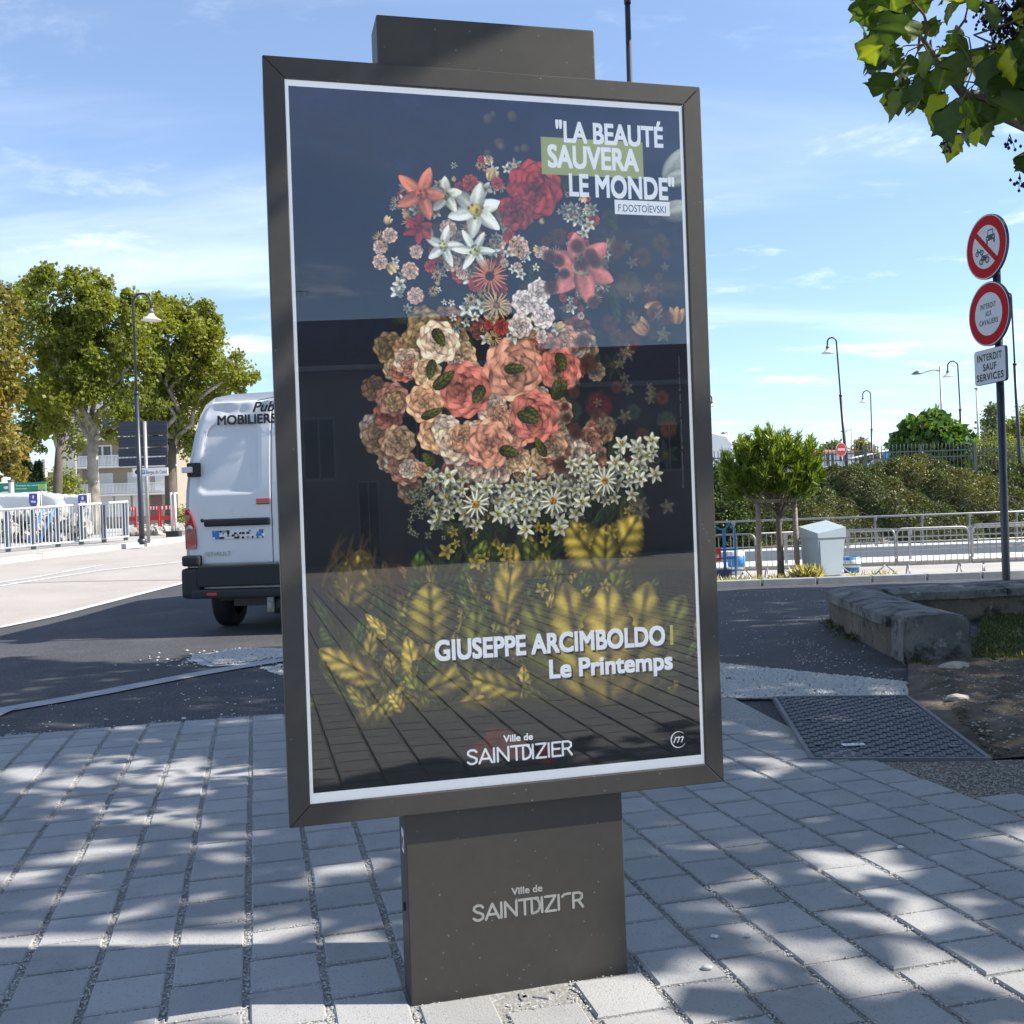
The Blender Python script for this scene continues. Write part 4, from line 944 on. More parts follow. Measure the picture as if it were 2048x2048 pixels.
# tail lamps
for s in (-1, 1):
    b = MB(); zz = [.96, 1.02, 1.20, 1.34, 1.41]; wd = [.115, .125, .115, .075, .02]; V = []; 
    for z, w in zip(zz, wd):
        V += [vp(s*.990, z, -.030), vp(s*(.985-w), z, -.048), vp(s*(.985-w), z, .01), vp(s*.998, z, .18)]
    F = []
    for j in range(4):
        for k in range(4):
            q = (j*4+k, j*4+(k+1) % 4, (j+1)*4+(k+1) % 4, (j+1)*4+k); F.append(q if s < 0 else q[::-1])
    F += [(0, 1, 2, 3), (16, 17, 18, 19)]; b.add(V, F); tl = b.build('tail_light', M['lens_red'], van)
    b = MB(); b.lathe([(0, .012), (.034, .006), (.038, 0)], vp(s*.930, 1.19, -.043), 16, Matrix(((1, 0, 0), (0, 0, -1), (0, 1, 0)))); b.build('reversing_lens', M['lens_clear'], tl)
# bumper, step, reflectors
b = MB(); b.bbox(vp(0, .655, -.045), (1.66, .16, .235), .02); b.bbox(vp(0, .46, -.055), (1.80, .2, .10), .03)
for s in (-1, 1):
    b.bbox(vp(s*.915, .58, .05), (.22, .34, .34), .05); b.bbox(vp(s*.91, .83, .02), (.20, .28, .12), .03); b.bbox(vp(s*.93, .5, .05), (.16, .3, .16), .05)
bu = b.build('rear_bumper', M['van_plastic'], van)
for s in (-1, 1): vbx('reflector', s*.66-.055, .445, s*.66+.055, .475, -.165, -.15, M['red'], bu, .004)
# wheels
for s in (-1, 1):
    for wy in (.95, 4.45):
        MX = Matrix(((0, 0, 1), (0, 1, 0), (1, 0, 0))); b = MB(); gz0 = h(vc.x+s*.8, VY+wy)
        b.lathe([(.20, -.11), (.31, -.115), (.335, -.09), (.34, -.05), (.34, .05), (.335, .09), (.31, .115), (.20, .11)], (vc.x+s*.86, VY+wy, gz0+.34), 28, MX); wh = b.build('wheel', M['tyre'], van)
        b = MB(); b.lathe([(0, s*.06), (.12, s*.07), (.19, s*.09), (.205, s*.112), (.21, s*.10)], (vc.x+s*.86, VY+wy, gz0+.34), 20, MX); b.build('rim', M['rim'], wh)
b = MB(); b.box(vp(0, .40, 2.6), (1.5, 4.6, .1)); b.tube([vp(-.9, .34, .95), vp(.9, .34, .95)], .06, 8); b.box(vp(.10, .33, .15), (.12, .4, .10)); b.tube([vp(.0, .26, -.02), vp(.02, .22, -.03), vp(.02, .42, 0)], .035, 8)
b.box(vp(-.12, .36, .05), (.7, .1, .10)); b.build('underbody', M['black'], van)
b = MB(); b.bbox(vp(-.03, .33, -.05), (.07, .10, .18), .01); b.tube([vp(-.03, .25, -.10), vp(-.03, .36, -.11)], .026, 8); b.build('tow_hitch', M['logo_grey'], van)
# windscreen, side windows, mirrors, head lights (seen from the side only)
b = MB(); b.add([vp(-.82, 1.50, 4.87), vp(.82, 1.50, 4.87), vp(.74, 2.12, 4.44), vp(-.74, 2.12, 4.44)], [(0, 1, 2, 3)]); b.v = [(x, y+.02, z+.02) for x, y, z in b.v]; b.build('windscreen', M['dark_glass'], van)
for s in (-1, 1):
    b = MB(); b.add([vp(s*.995, 1.35, 3.3), vp(s*.99, 1.35, 4.5), vp(s*.93, 1.95, 4.2), vp(s*.95, 1.95, 3.3)], [(0, 1, 2, 3)]); b.build('side_window', M['dark_glass'], van)
    b = MB(); b.bbox(vp(s*1.12, 1.55, 4.45), (.16, .08, .32), .02); b.build('wing_mirror', M['van_plastic'], van)
    b = MB(); b.bbox(vp(s*.70, .85, 5.45), (.26, .12, .22), .03); b.build('headlight', M['lens_clear'], van)

van.rotation_euler = (0, 0, R(-4.5))
# ---------------------------------------------------------------- road signs on their post
SN = Vector((-.984, -.177, 0)).normalized(); SR = Vector((.177, -.984, 0)).normalized(); SY = 11.45
sc1 = at(1972, 494, SY); sc2 = at(1977, 628, SY); sc3 = at(1979.5, 732, SY)
pb = at(2013, 1190, SY+.05); pt_ = at(1985, 430, SY)
pb = Vector((sc1.x+.085, sc1.y+.0, 0))
sg = thing('road_sign_post', 'dark post carrying two round red ringed signs above a small white plate', 'road sign', (pb.x, pb.y, 0))
pc = sc1-SN*.055
base_pt = at(2014, 1200, SY); top_pt = at(1988, 440, SY)
b = MB(); b.tube([(base_pt.x, base_pt.y, -.05), (base_pt.x, base_pt.y, .1), (top_pt.x+.01, top_pt.y, sc1.z+.30)], .042, 12); b.build('post', M['pole'], sg)
def sign_disc(c, r, name):
    b = MB(); b.prism(circ(0, 0, r, 48), c-SN*.03, SR, UP, SN*.028); b.prism([(-.04, -.05), (.04, -.05), (.04, .05), (-.04, .05)], c-SN*.075+SR*.03, SR, UP, SN*.045)
    p_ = b.build(name, M['sign_back'], sg)
    def lay(poly, m, z, nm): q = MB(); q.add([c+SR*a+UP*b_+SN*z for a, b_ in poly], [list(range(len(poly)))]); return q.build(nm, m, p_)
    lay(circ(0, 0, r*.985, 48), M['sign_white'], .0004, 'white_rim'); lay(circ(0, 0, r*.955, 48), M['sign_red'], .0012, 'red_ring'); lay(circ(0, 0, r*.665, 48), M['sign_white'], .0020, 'white_field')
    return p_, lay
RS = .358
p1, lay1 = sign_disc(sc1, RS, 'round_sign'); p1['label'] = 'round sign barring cars and motorcycles'
p2, lay2 = sign_disc(sc2, RS, 'round_sign'); p2['label'] = 'round sign barring riders'
rf = RS*.69; dg = Vector((-1, 1)).normalized(); dn = Vector((1, 1)).normalized()*.030
lay1([(dg.x*rf+dn.x, dg.y*rf+dn.y), (dg.x*rf-dn.x, dg.y*rf-dn.y), (-dg.x*rf-dn.x, -dg.y*rf-dn.y), (-dg.x*rf+dn.x, -dg.y*rf+dn.y)], M['sign_red'], .0032, 'diagonal_bar')
def pict(polys, c, k, nm):
    q = MB()
    for z, (m_, poly) in enumerate(polys):
        q.m = m_; q.add([sc1+SR*(c[0]+a*k)+UP*(c[1]+b_*k)+SN*(.0026+z*.0003) for a, b_ in poly], [list(range(len(poly)))])
    q.build(nm, [M['text_black'], M['sign_white']], p1)
pict([(0, [(-.5, 0), (.5, 0), (.5, .35), (.36, .42), (.30, .80), (-.30, .80), (-.36, .42), (-.5, .35)]), (1, [(-.28, .42), (.28, .42), (.23, .72), (-.23, .72)]), (0, [(-.48, -.25), (-.33, -.25), (-.33, 0), (-.48, 0)]), (0, [(.33, -.25), (.48, -.25), (.48, 0), (.33, 0)]), (1, circ(-.34, .18, .07, 12)), (1, circ(.34, .18, .07, 12))], (.085, .055), .15, 'car_pictogram')
def bike(c, k, nm, heavy):
    P_ = [(0, circ(-.5, 0, .36, 20)), (1, circ(-.5, 0, .19, 20)), (0, circ(.5, 0, .36, 20)), (1, circ(.5, 0, .19, 20)), (0, circ(-.5, 0, .07, 8)), (0, circ(.5, 0, .07, 8)),
          (0, [(-.5, .0), (-.42, 0), (-.28, .62), (-.40, .62)]), (0, [(-.50, .58), (-.28, .60), (-.28, .68), (-.50, .66)])]
    P_ += [(0, [(-.30, .42), (.05, .30), (.1, .44), (.62, .40), (.72, .52), (.0, .58), (-.25, .58)]), (0, [(-.25, .0), (.35, -.02), (.35, .40), (-.15, .45)])] if heavy else [(0, [(-.34, .36), (.0, .05), (.12, .12), (-.28, .48)]), (0, [(.0, .0), (.5, 0), (.42, .12), (.05, .2)]), (0, [(.2, .1), (.3, .1), (.38, .46), (.22, .46)])]
    pict(P_, c, k, nm)
bike((-.115, -.045), .085, 'moped_pictogram', False); bike((-.035, -.145), .105, 'motorcycle_pictogram', True)
for s_, z_, w_ in (('INTERDIT', .065, .27), ('AUX', -.022, .105), ('CAVALIERS', -.115, .325)):
    lettering('lettering', s_, sc2+SR*(-w_/2)+UP*z_, SR, UP, w_, .058, M['text_black'], p2, .025, out=SN*.0026, spacing=1.15)
b = MB(); b.prism(rrect(-.275, -.195, .275, .195, .04), sc3-SN*.03, SR, UP, SN*.028); p3 = b.build('text_plate', M['sign_back'], sg)
b = MB(); b.add([sc3+SR*a+UP*c_+SN*.0004 for a, c_ in rrect(-.270, -.190, .270, .190, .036)], [list(range(24))]); b.build('plate_face', M['sign_white'], p3)
for s_, z_, w_ in (('INTERDIT', .065, .43), ('SAUF', -.045, .235), ('SERVICES', -.155, .47)):
    lettering('lettering', s_, sc3+SR*(-w_/2)+UP*z_, SR, UP, w_, .080, M['text_black'], p3, .03, out=SN*.0016, spacing=1.12)

# ---------------------------------------------------------------- gooseneck street lamps
def lamp(label, base, top_px, Y, sgn, arm, hood_r, r=.055, rt=.03, group='black gooseneck street lamps', joint=.62):
    T = at(top_px[0], top_px[1], Y) if isinstance(top_px, tuple) else Vector(top_px)
    B = Vector(base); H = T.z-B.z; root = thing('street_lamp', label, 'street lamp', tuple(B), 0, group); ra = arm/2
    P = B+(T-B)*((H-ra)/H); jz = B+(P-B)*joint
    b = MB(); b.tube([B-Vector((0, 0, .1)), B+Vector((0, 0, .6)), jz], [r*1.25, r*1.2, r], 12)
    b.lathe([(r, -.03), (r*1.25, -.03), (r*1.25, .03), (rt, .05)], jz, 12); b.lathe([(r*1.9, -.05), (r*1.9, .03), (r*1.3, .05)], B, 12); b.build('pole', M['pole'], root)
    b = MB(); path = [jz, P]
    for k in range(1, 13):
        a = math.pi*k/12; path.append(P+Vector((sgn*(ra-ra*math.cos(a)), 0, ra*math.sin(a))))
    E_ = P+Vector((sgn*arm, 0, -arm*.35)); path.append(E_); b.tube(path, rt, 10); b.build('arm', M['pole'], root)
    k = hood_r
    b = MB(); b.lathe([(rt*.9, 0), (k*.26, -.04*k/.24), (k*.28, -k*.52), (k*.24, -k*.55)], E_, 16); b.build('lamp_cap', M['lamp_cap'], root)
    b = MB(); b.lathe([(k*.26, -k*.50), (k*.34, -k*.72), (k*.62, -k*.98), (k*1.0, -k*1.18), (k*1.0, -k*1.22), (k*.58, -k*1.04), (k*.2, -k*.8)], E_, 24); b.build('lamp_shade', M['lamp_white'], root)
    b = MB(); b.lathe([(0, -k*1.12), (k*.22, -k*1.05), (k*.24, -k*.85)], E_, 12); b.build('bulb', M['sign_white'], root)
    return root
q = at(284, 1081, 25.3); lamp('dark gooseneck street lamp in front of the plane trees left of the van', (q.x, q.y, q.z), (265, 588), 25.3, 1, .44, .24)
for lb, (bx, by), (tx, ty_), Y, sg_, arm, hr in (
    ('tall leaning gooseneck lamp behind the no entry sign', (1695, 975), (1672, 675), 43.0, -1, .38, .27),
    ('thin distant gooseneck lamp midway between no entry sign and round tree', (1746, 960), (1741, 781), 62, -1, .48, .24),
    ('gooseneck lamp at the right edge of the round tree', (1928, 960), (1915, 722), 50, -1, .50, .27),
    ('gooseneck lamp rising behind the round red ringed signs', (2041, 960), (2022, 584), 39, -1, .32, .25),
    ('gooseneck lamp mostly hidden behind the right edge of the totem', (1413, 965), (1409, 790), 52, 1, .36, .25)):
    q = at(bx, by, Y); lamp(lb, (q.x, q.y, 1.92), (tx, ty_), Y, sg_, arm, hr, .06, .033)
q = at(1290, 1235, 11.0); t_ = at(1256, 8, 11.0); lamp('near dark lamp post rising above the totem', (q.x, q.y, 0), Vector((t_.x, t_.y, 7.55)), 11, 1, .44, .24, .030, .020, joint=.912)
def arm_lamp(label, x, yb_, yt, Y, arm, zb_):
    T = at(x, yt, Y); root = thing('street_lamp', label, 'street lamp', (T.x, T.y, zb_), 0, 'thin grey street lamps with a flat arm')
    b = MB(); b.tube([(T.x, T.y, zb_-.2), (T.x, T.y, T.z)], [.10, .06], 8); b.build('pole', M['grey_pole'], root)
    b = MB(); z = T.z-arm*.22; b.tube([Vector((T.x-arm*k/8, T.y, z+.10*arm*math.sin(k/8*5.5)*.6+(.0))) for k in range(9)], .045, 6); b.build('arm', M['grey_pole'], root)
    b = MB(); b.lathe([(0, .16), (.12, .10), (.36, -.06), (.36, -.10), (0, -.10)], (T.x-arm, T.y, z-.05), 12); b.build('lamp_head', M['lamp_cap'], root)
arm_lamp('grey lamp with a long flat arm above the round tree', 1880, 0, 732, 70, 1.6, 1.9)
arm_lamp('tiny flat armed lamp just right of the no entry sign', 1703, 0, 857, 115, .9, 1.9)
arm_lamp('tiny flat armed lamp above the truck cab', 1455, 0, 863, 120, .5, 1.9)
# pale mast
q = at(1953, 778, 46); mst = thing('flag_pole', 'slim white mast between the round tree and the sign post', 'mast', (q.x, q.y, 1.9))
b = MB(); b.tube([(q.x+.05, q.y, 1.8), tuple(q)], [.075, .045], 10); b.build('shaft', M['lamp_white'], mst); b = MB(); b.lathe([(.10, 0), (.10, .05), (0, .07)], tuple(q), 10); b.build('cap', M['grey_pole'], mst)

# ---------------------------------------------------------------- kerb in front of the canal path (right)
kr = struct(bpy.data.objects.new('kerb', None)); COL.objects.link(kr)
x = -1.5
while x < 24:
    w = .98; b = MB(); b.bbox((x+w/2, 18.66, h(x+.5, 18.6)+.02), (w-.012, .17, .20), .015); b.build('kerb_stone', M['strip'], kr); x += 1.0
struct(poly_sheet('canal_path', [(-3, 18.72), (26, 18.72), (26, 24.15), (-3, 24.15)], M['far_ground'], .09, 1.0))
KZ = lambda x, y: h(x, y)+.09

# ---------------------------------------------------------------- young pine with its stakes
q = at(1562, 1158, 19.8); PX = q.x; PZ = KZ(PX, 19.8)
pine = thing('pine_tree', 'small bushy pine with upright bright shoots on a bare trunk behind the totem', 'pine tree', (PX, 19.8, PZ))
top = at(1545, 862, 19.8).z
b = MB(); trunk = [Vector((PX, 19.8, PZ-.05)), Vector((PX+.005, 19.8, PZ+.5)), Vector((PX-.01, 19.8, PZ+1.1)), Vector((PX, 19.8, PZ+1.75)), Vector((PX-.05, 19.8, PZ+2.3))]
b.tube(trunk, [.075, .062, .052, .04, .02], 10); b.build('trunk', M['bark'], pine)
tips = []; b = MB(); cc = Vector((PX-.10, 19.8, PZ+1.98)); rs = random.Random(5)
for k in range(285):
    th_ = rs.uniform(0, 6.283); ph = math.acos(rs.uniform(-.62, 1)); r_ = rs.uniform(.72, 1.03); e = cc+Vector((math.sin(ph)*math.cos(th_)*.93, math.sin(ph)*math.sin(th_)*.9, math.cos(ph)*(.78 if ph < 1.57 else .66)))*r_
    s0 = Vector((PX, 19.8, PZ+rs.uniform(1.15, 2.1))); e.z = max(e.z, PZ+1.2)
    if k < 90: b.tube([s0, s0.lerp(e, .5)+Vector((0, 0, -.04)), e], [.016, .011, .005], 5)
    up = (Vector((0, 0, 1)) + (e-cc).normalized()*.45).normalized(); tips.append((e, up, rs.uniform(.14, .26)+(.16 if e.z > PZ+2.25 else 0)))
b.build('branch', M['bark'], pine)
PP = []; DD = []; VV = []
for e, up, L_ in tips:
    for k in range(58):
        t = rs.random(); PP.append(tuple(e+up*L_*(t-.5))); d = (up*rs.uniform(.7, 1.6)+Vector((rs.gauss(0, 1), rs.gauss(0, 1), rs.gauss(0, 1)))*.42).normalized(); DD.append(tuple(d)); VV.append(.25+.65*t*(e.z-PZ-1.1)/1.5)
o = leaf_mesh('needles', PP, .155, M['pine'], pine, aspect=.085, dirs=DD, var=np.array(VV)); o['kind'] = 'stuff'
stk = thing('tree_stakes', 'two weathered round stakes with a crossbar around the pine trunk', 'tree stakes', (PX, 19.75, PZ))
sl_, sr_ = at(1519, 1153, 19.6), at(1596, 1153, 19.6); tl_, tr_ = at(1516, 998, 19.6), at(1588, 993, 19.6)
for a, c in ((sl_, tl_), (sr_, tr_)): b = MB(); b.tube([(a.x, 19.6, KZ(a.x, 19.6)-.05), tuple(c)], [.055, .05], 12); b.build('stake', M['wood'], stk)
b = MB(); b.box(((tl_.x+tr_.x)/2, 19.54, tl_.z-.045), ((tr_.x-tl_.x), .03, .07)); b.build('crossbar', M['wood'], stk)
# ---------------------------------------------------------------- steel cabinet
q = at(1639, 1163, 19.3); CZ = KZ(q.x, 19.3); ang = R(20); cabn = thing('utility_cabinet', 'blue grey steel cabinet with a sloping lid beside the pine', 'utility cabinet', (q.x, 19.3, CZ))
ex = Vector((.92, .38, 0)).normalized(); ey = Vector((-.38, .92, 0)).normalized()
def cq(a, b_, z): v = Vector((q.x, 19.3, CZ))+ex*a+ey*b_; return (v.x, v.y, CZ+z)
Wc, Dc = .63, .52; zf, zk = .83, .98
b = MB(); b.add([cq(.03, .02, 0), cq(Wc-.08, .02, 0), cq(Wc-.08, Dc-.02, 0), cq(.03, Dc-.02, 0), cq(0, 0, zf-.06), cq(Wc, 0, zf-.06), cq(Wc, Dc, zf-.06), cq(0, Dc, zf-.06)], [(0, 3, 2, 1), (4, 5, 6, 7), (0, 1, 5, 4), (1, 2, 6, 5), (2, 3, 7, 6), (3, 0, 4, 7)]); b.build('cabinet_body', M['cab'], cabn)
b = MB(); e_ = .018; b.add([cq(-e_, -e_, zf-.07), cq(Wc+e_, -e_, zf-.07), cq(Wc+e_, Dc+e_, zf-.07), cq(-e_, Dc+e_, zf-.07), cq(-e_, -e_, zf+.02), cq(Wc+e_, -e_, zf+.12), cq(Wc+e_, Dc+e_, zk+.10), cq(-e_, Dc+e_, zk)], [(0, 3, 2, 1), (4, 5, 6), (4, 6, 7), (0, 1, 5, 4), (1, 2, 6, 5), (2, 3, 7, 6), (3, 0, 4, 7)]); b.build('lid', M['cab'], cabn)
b = MB(); b.add([cq(.055, -.006, .05), cq(Wc-.10, -.006, .05), cq(Wc-.04, -.008, zf-.12), cq(.035, -.008, zf-.12)], [(0, 1, 2, 3)]); o = b.build('door', M['cab'], cabn); m_ = o.modifiers.new('solid', 'SOLIDIFY'); m_.thickness = .012
# ---------------------------------------------------------------- crowd barriers
def barrier(p0, p1, label, hh=.92):
    p0 = Vector(p0); p1 = Vector(p1); root = thing('crowd_barrier', label, 'barrier', tuple(p0), 0, 'galvanised crowd barriers along the quay')
    d = (p1-p0); L_ = d.length; d.normalize(); z0 = .20; r_ = .13
    def P(a, z): return p0+d*a+Vector((0, 0, z))
    path = [P(0, z0), P(0, hh-r_)]+[P(r_-r_*math.cos(R(90*k/5)), hh-r_+r_*math.sin(R(90*k/5))) for k in range(1, 6)]+[P(L_-r_+r_*math.sin(R(90*k/5)), hh-r_+r_*math.cos(R(90*k/5))) for k in range(6)]+[P(L_, z0), P(0, z0)]
    b = MB(); b.tube(path, .019, 8); b.build('frame', M['galv'], root)
    n = int(L_/.118)
    for k in range(1, n):
        a = L_*k/n; b = MB(); b.tube([P(a, z0), P(a, hh)], .0085, 5, False); b.build('bar', M['galv'], root)
    for a in (.22, L_-.22):
        s = Vector((-d.y, d.x, 0)); b = MB(); b.tube([P(a-.10, -.0)-s*.26, P(a, z0)-s*.02, P(a, z0)+s*.02, P(a+.10, 0)+s*.26], .016, 6); b.build('foot', M['galv'], root)
    b = MB(); b.box(P(L_+.01, z0+.1), (.04, .03, .05)); b.box(P(L_+.01, hh-.25), (.04, .03, .05)); b.build('hook', M['galv'], root)
Bx = lambda px, Y: at(px, 1160, Y).x
def bar2(pxa, pxb, Ya, Yb, lb, hh=.92):
    a = Vector((Bx(pxa, Ya), Ya, 0)); c = Vector((Bx(pxb, Yb), Yb, 0)); a.z = KZ(a.x, Ya); c.z = KZ(c.x, Yb); barrier(a, c, lb, hh)
bar2(1300, 1424, 21.4, 20.9, 'crowd barrier hidden behind the totem edge'); bar2(1428, 1513, 20.9, 20.5, 'crowd barrier between the totem and the left stake')
bar2(1515, 1607, 20.9, 21.2, 'crowd barrier directly behind the staked pine'); bar2(1660, 1792, 21.6, 20.4, 'crowd barrier just right of the utility cabinet')
bar2(1796, 1940, 20.3, 20.5, 'crowd barrier in the middle, between cabinet barrier and sign post'); bar2(1945, 2110, 20.4, 20.2, 'crowd barrier crossing behind the sign post', .95)
# blue trolley, tubs
def tub(label, px, Y, m, m2, hgt=.30, r_=.15):
    x = Bx(px, Y); z = KZ(x, Y); t = thing('tub', label, 'tub', (x, Y, z), 0, 'small blue and white tubs'); b = MB(); b.lathe([(0, 0), (r_*.85, 0), (r_, hgt), (r_*.92, hgt), (r_*.8, .03)], (x, Y, z), 18); b.build('tub_body', m, t)
    b = MB(); b.lathe([(r_*.93, hgt*.35), (r_*1.03, hgt*.37), (r_*1.05, hgt*.8), (r_*.97, hgt*.82)], (x, Y, z), 18); b.build('label_band', m2, t)
tub('white plastic tub with blue print beside the trolley', 1474, 22.6, M['lamp_white'], M['blue'], .52, .19); tub('blue plastic tub behind the barrier near the cabinet', 1704, 21.9, M['blue'], M['lamp_white'], .34, .18)
tx = Bx(1440, 20.2); tz = KZ(tx, 20.2); tr = thing('hand_trolley', 'blue tubular hand trolley with a red panel by the totem edge', 'trolley', (tx, 20.2, tz))
for a, c, w in ((-.30, .10, 1.1), (.12, .32, 1.12)):
    b = MB(); b.tube([(tx+a, 20.2, tz), (tx+a, 20.2, tz+w-.1), (tx+(a+c)/2, 20.2, tz+w), (tx+c, 20.2, tz+w-.1), (tx+c, 20.2, tz)], .022, 8); b.build('loop', M['blue'], tr)
for z in (.2, .45, .62): b = MB(); b.box((tx, 20.21, tz+z), (.6, .02, .04)); b.build('rung', M['blue'], tr)
b = MB(); b.box((tx-.10, 20.16, tz+.53), (.26, .02, .26)); pn = b.build('red_panel', M['red'], tr); lettering('lettering', 'Liss', (tx-.19, 20.148, tz+.47), (1, 0, 0), (0, 0, 1), .18, .09, M['white_print'], tr)
b = MB(); b.box((tx+.0, 20.3, tz+.12), (.45, .3, .22)); b.build('blue_box', M['sign_back'], tr)
# ---------------------------------------------------------------- quay, far ledge, water, railings
qw = thing('quay_wall', 'low brown stone quay wall with a pale coping behind the barriers', 'wall', (0, 24.2, -.45))
x = -2.0
while x < 26:
    w = random.uniform(.8, 1.3); b = MB(); b.bbox((x+w/2, 24.30, -.42), (w-.012, .22, .32), .012); b.build('stone', M['stone'], qw); x += w
x = -2.0
while x < 26:
    b = MB(); b.bbox((x+.9, 25.1, -.295), (1.79, 1.8, .09), .01); b.build('coping_slab', M['coping'], qw); x += 1.8
b = MB(); b.box((12, 25.2, -1.3), (28, 1.5, 1.8)); b.build('wall_core', M['stone'], qw)
fl = struct((lambda b: b.build('far_ledge', M['quay_grey']))(MB().box((12, 32.2, -.75), (30, 1.6, 1.0))))
struct((lambda b: b.build('canal_water', M['water']))(MB().quad((-3, 25.95, -1.3), (40, 25.95, -1.3), (40, 31.4, -1.3), (-3, 31.4, -1.3))))
def railing(label, pts, hh, posts, m=M['galv'], mids=(.5,), rp=.03, kind='railing', grp='steel canal railings'):
    root = thing('railing', label, kind, pts[0], 0, grp)
    for k, (a, c) in enumerate(zip(pts[:-1], pts[1:])):
        a = Vector(a); c = Vector(c); b = MB(); b.tube([a+Vector((0, 0, hh)), c+Vector((0, 0, hh))], .030, 8); b.build('top_rail', m, root)
        for q_ in mids: b = MB(); b.tube([a+Vector((0, 0, hh*q_)), c+Vector((0, 0, hh*q_))], .022, 6); b.build('mid_rail', m, root)
        n = max(1, round((c-a).length/posts))
        for i in range(n): p_ = a.lerp(c, i/n); b = MB(); b.box(p_+Vector((0, 0, hh/2)), (.055, .03, hh)); b.bbox(p_+Vector((0, -.02, hh-.06)), (.09, .06, .14), .01); b.build('post', m, root)
railing('far railing at the foot of the hedge bank', [(1.0, 31.9, -.26), (26, 31.9, -.26)], .93, 1.46, mids=(.12, ))
za = at(1740, 1061, 24.6).z
railing('nearer railing standing on the quay coping', [(at(1570, 1070, 24.6).x, 24.6, -.40), (20, 24.6, -.40)], za+.40, 1.45, mids=(.45, .8))

# ---------------------------------------------------------------- hedge bank, fence on top
def topz(x): return 2.15+.28*math.sin(x*.55-1.0)+.20*noise.noise(Vector((x*.7, 0, 0)))+ (.25 if 12 < x < 16.5 else 0)
n = 150000; X = RNG.uniform(-.5, 27, n); T = RNG.random(n)
X = X+.0*T
def bank(X, T):
    lump = .26*np.sin(X*1.9+T*5)+.22*np.sin(X*.9-T*7+1)+.14*np.sin(X*4.3+T*11)+.10*np.sin(X*7.7-T*19)
    tz = 2.28+.18*np.sin(X*.6-1.0)+.10*np.sin(X*1.7)-.75*np.clip((6.2-X)/4, 0, 1)
    Y = 32.9+T*6.6-lump*.6; Z = -.30+np.sin(np.clip(T*1.06, 0, 1)*math.pi/2)**.85*(tz+.30)+lump*.6
    return Y, Z
Y_, Z_ = bank(X, T); dpt = RNG.random(n)**1.5*.22
P = np.stack([X, Y_+dpt, Z_-dpt*.6], 1)
patch = .45+.30*np.sin(X*.8+T*3)+.22*np.sin(X*2.6-T*7)
hd = leaf_mesh('hedge_bank', P, .085, M['coton'], None, droop=.1, var=patch-.25); hd['kind'] = 'stuff'
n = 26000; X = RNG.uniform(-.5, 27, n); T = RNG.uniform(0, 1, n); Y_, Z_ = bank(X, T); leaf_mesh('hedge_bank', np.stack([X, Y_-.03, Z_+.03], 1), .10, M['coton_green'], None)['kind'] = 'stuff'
b = MB(); rs = random.Random(8)
for k in range(1500):
    x, t = rs.uniform(0, 26), rs.uniform(.02, .97); y, z = bank(np.array(x), np.array(t)); a = rs.uniform(-2.6, -.5); L_ = rs.uniform(.3, .8)
    pts = [Vector((x, float(y)+.05, float(z)-.05))+Vector((math.cos(a)*L_*s, -.22*s, L_*(.55*s-.75*s*s))) for s in (0, .25, .5, .75, 1)]
    b.tube(pts, [.010, .009, .008, .006, .003], 3, False)
b.build('hedge_twigs', M['twig'])['kind'] = 'stuff'
# soil under the hedge
def soil(x, y): 
    T_ = min(1, max(0, (y-32.9)/6.6)); yy_, zz_ = bank(np.array(float(x)), np.array(T_)); return float(zz_)-.34
xs_ = list(np.arange(-1, 27.6, .5)); struct(grid_sheet('bank', xs_, list(np.arange(32.8, 40.3, .4)), lambda x, y: soil(x, y) if y > 32.9 else -.6, M['turf_soil']))
# leafy bush near the totem edge
def bush(label, c, blobs, dens, size, m, m2=None, cat='bush', name='bush', group=None):
    t = thing(name, label, cat, c, 0, group); o = leaf_mesh('foliage', blob_points(blobs, dens, .35), size, m, t); o['kind'] = 'stuff'
    b = MB()
    for k in range(7):
        bl, r_ = random.choice(blobs); b.tube(limb_path(c, (bl[0], bl[1], bl[2]), 4), [.035, .03, .025, .02, .01], 5)
    b.build('stem', M['bark'], t); return t
def B3(px, py, Y): v = at(px, py, Y); return (v.x, v.y, v.z)
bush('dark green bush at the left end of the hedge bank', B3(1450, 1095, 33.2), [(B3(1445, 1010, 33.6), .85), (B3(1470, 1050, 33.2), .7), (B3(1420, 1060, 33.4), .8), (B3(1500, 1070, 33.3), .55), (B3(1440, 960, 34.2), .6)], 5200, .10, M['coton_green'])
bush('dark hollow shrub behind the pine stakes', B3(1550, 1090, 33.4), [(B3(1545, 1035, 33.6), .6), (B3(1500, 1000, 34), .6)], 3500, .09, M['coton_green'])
# iron fence
FY = 41.0
fx0, fx1 = at(1400, 960, FY).x, at(2200, 960, FY).x
fen = thing('iron_fence', 'grey green iron picket fence on top of the hedge bank', 'fence', (fx0, FY, 1.9))
ztop = [at(1400+k*100, 900-k*2.0, FY).z for k in range(9)]
def fz(x): return 3.25
x = fx0; b = MB(); b2 = MB(); k = 0
while x < fx1:
    b2.tube([(x, FY, 1.7), (x, FY, fz(x)+.04)], .017, 4, False); b2.tube([(x, FY, fz(x)+.02), (x, FY, fz(x)+.13)], [.024, .004], 4, False); x += .152
for zz in (2.05, 2.80, 3.05): b.box(((fx0+fx1)/2, FY-.02, zz), (fx1-fx0, .035, .045))
b.build('rail', M['fence'], fen); b2.build('pickets', M['fence'], fen)['kind'] = 'stuff'
for px in (1520, 1625, 1730, 1841, 1949, 2055, 2160):
    v = at(px, 900, FY); b = MB(); b.box((v.x, FY, 2.5), (.11, .11, 1.65)); b.build('post', M['fence'], fen)
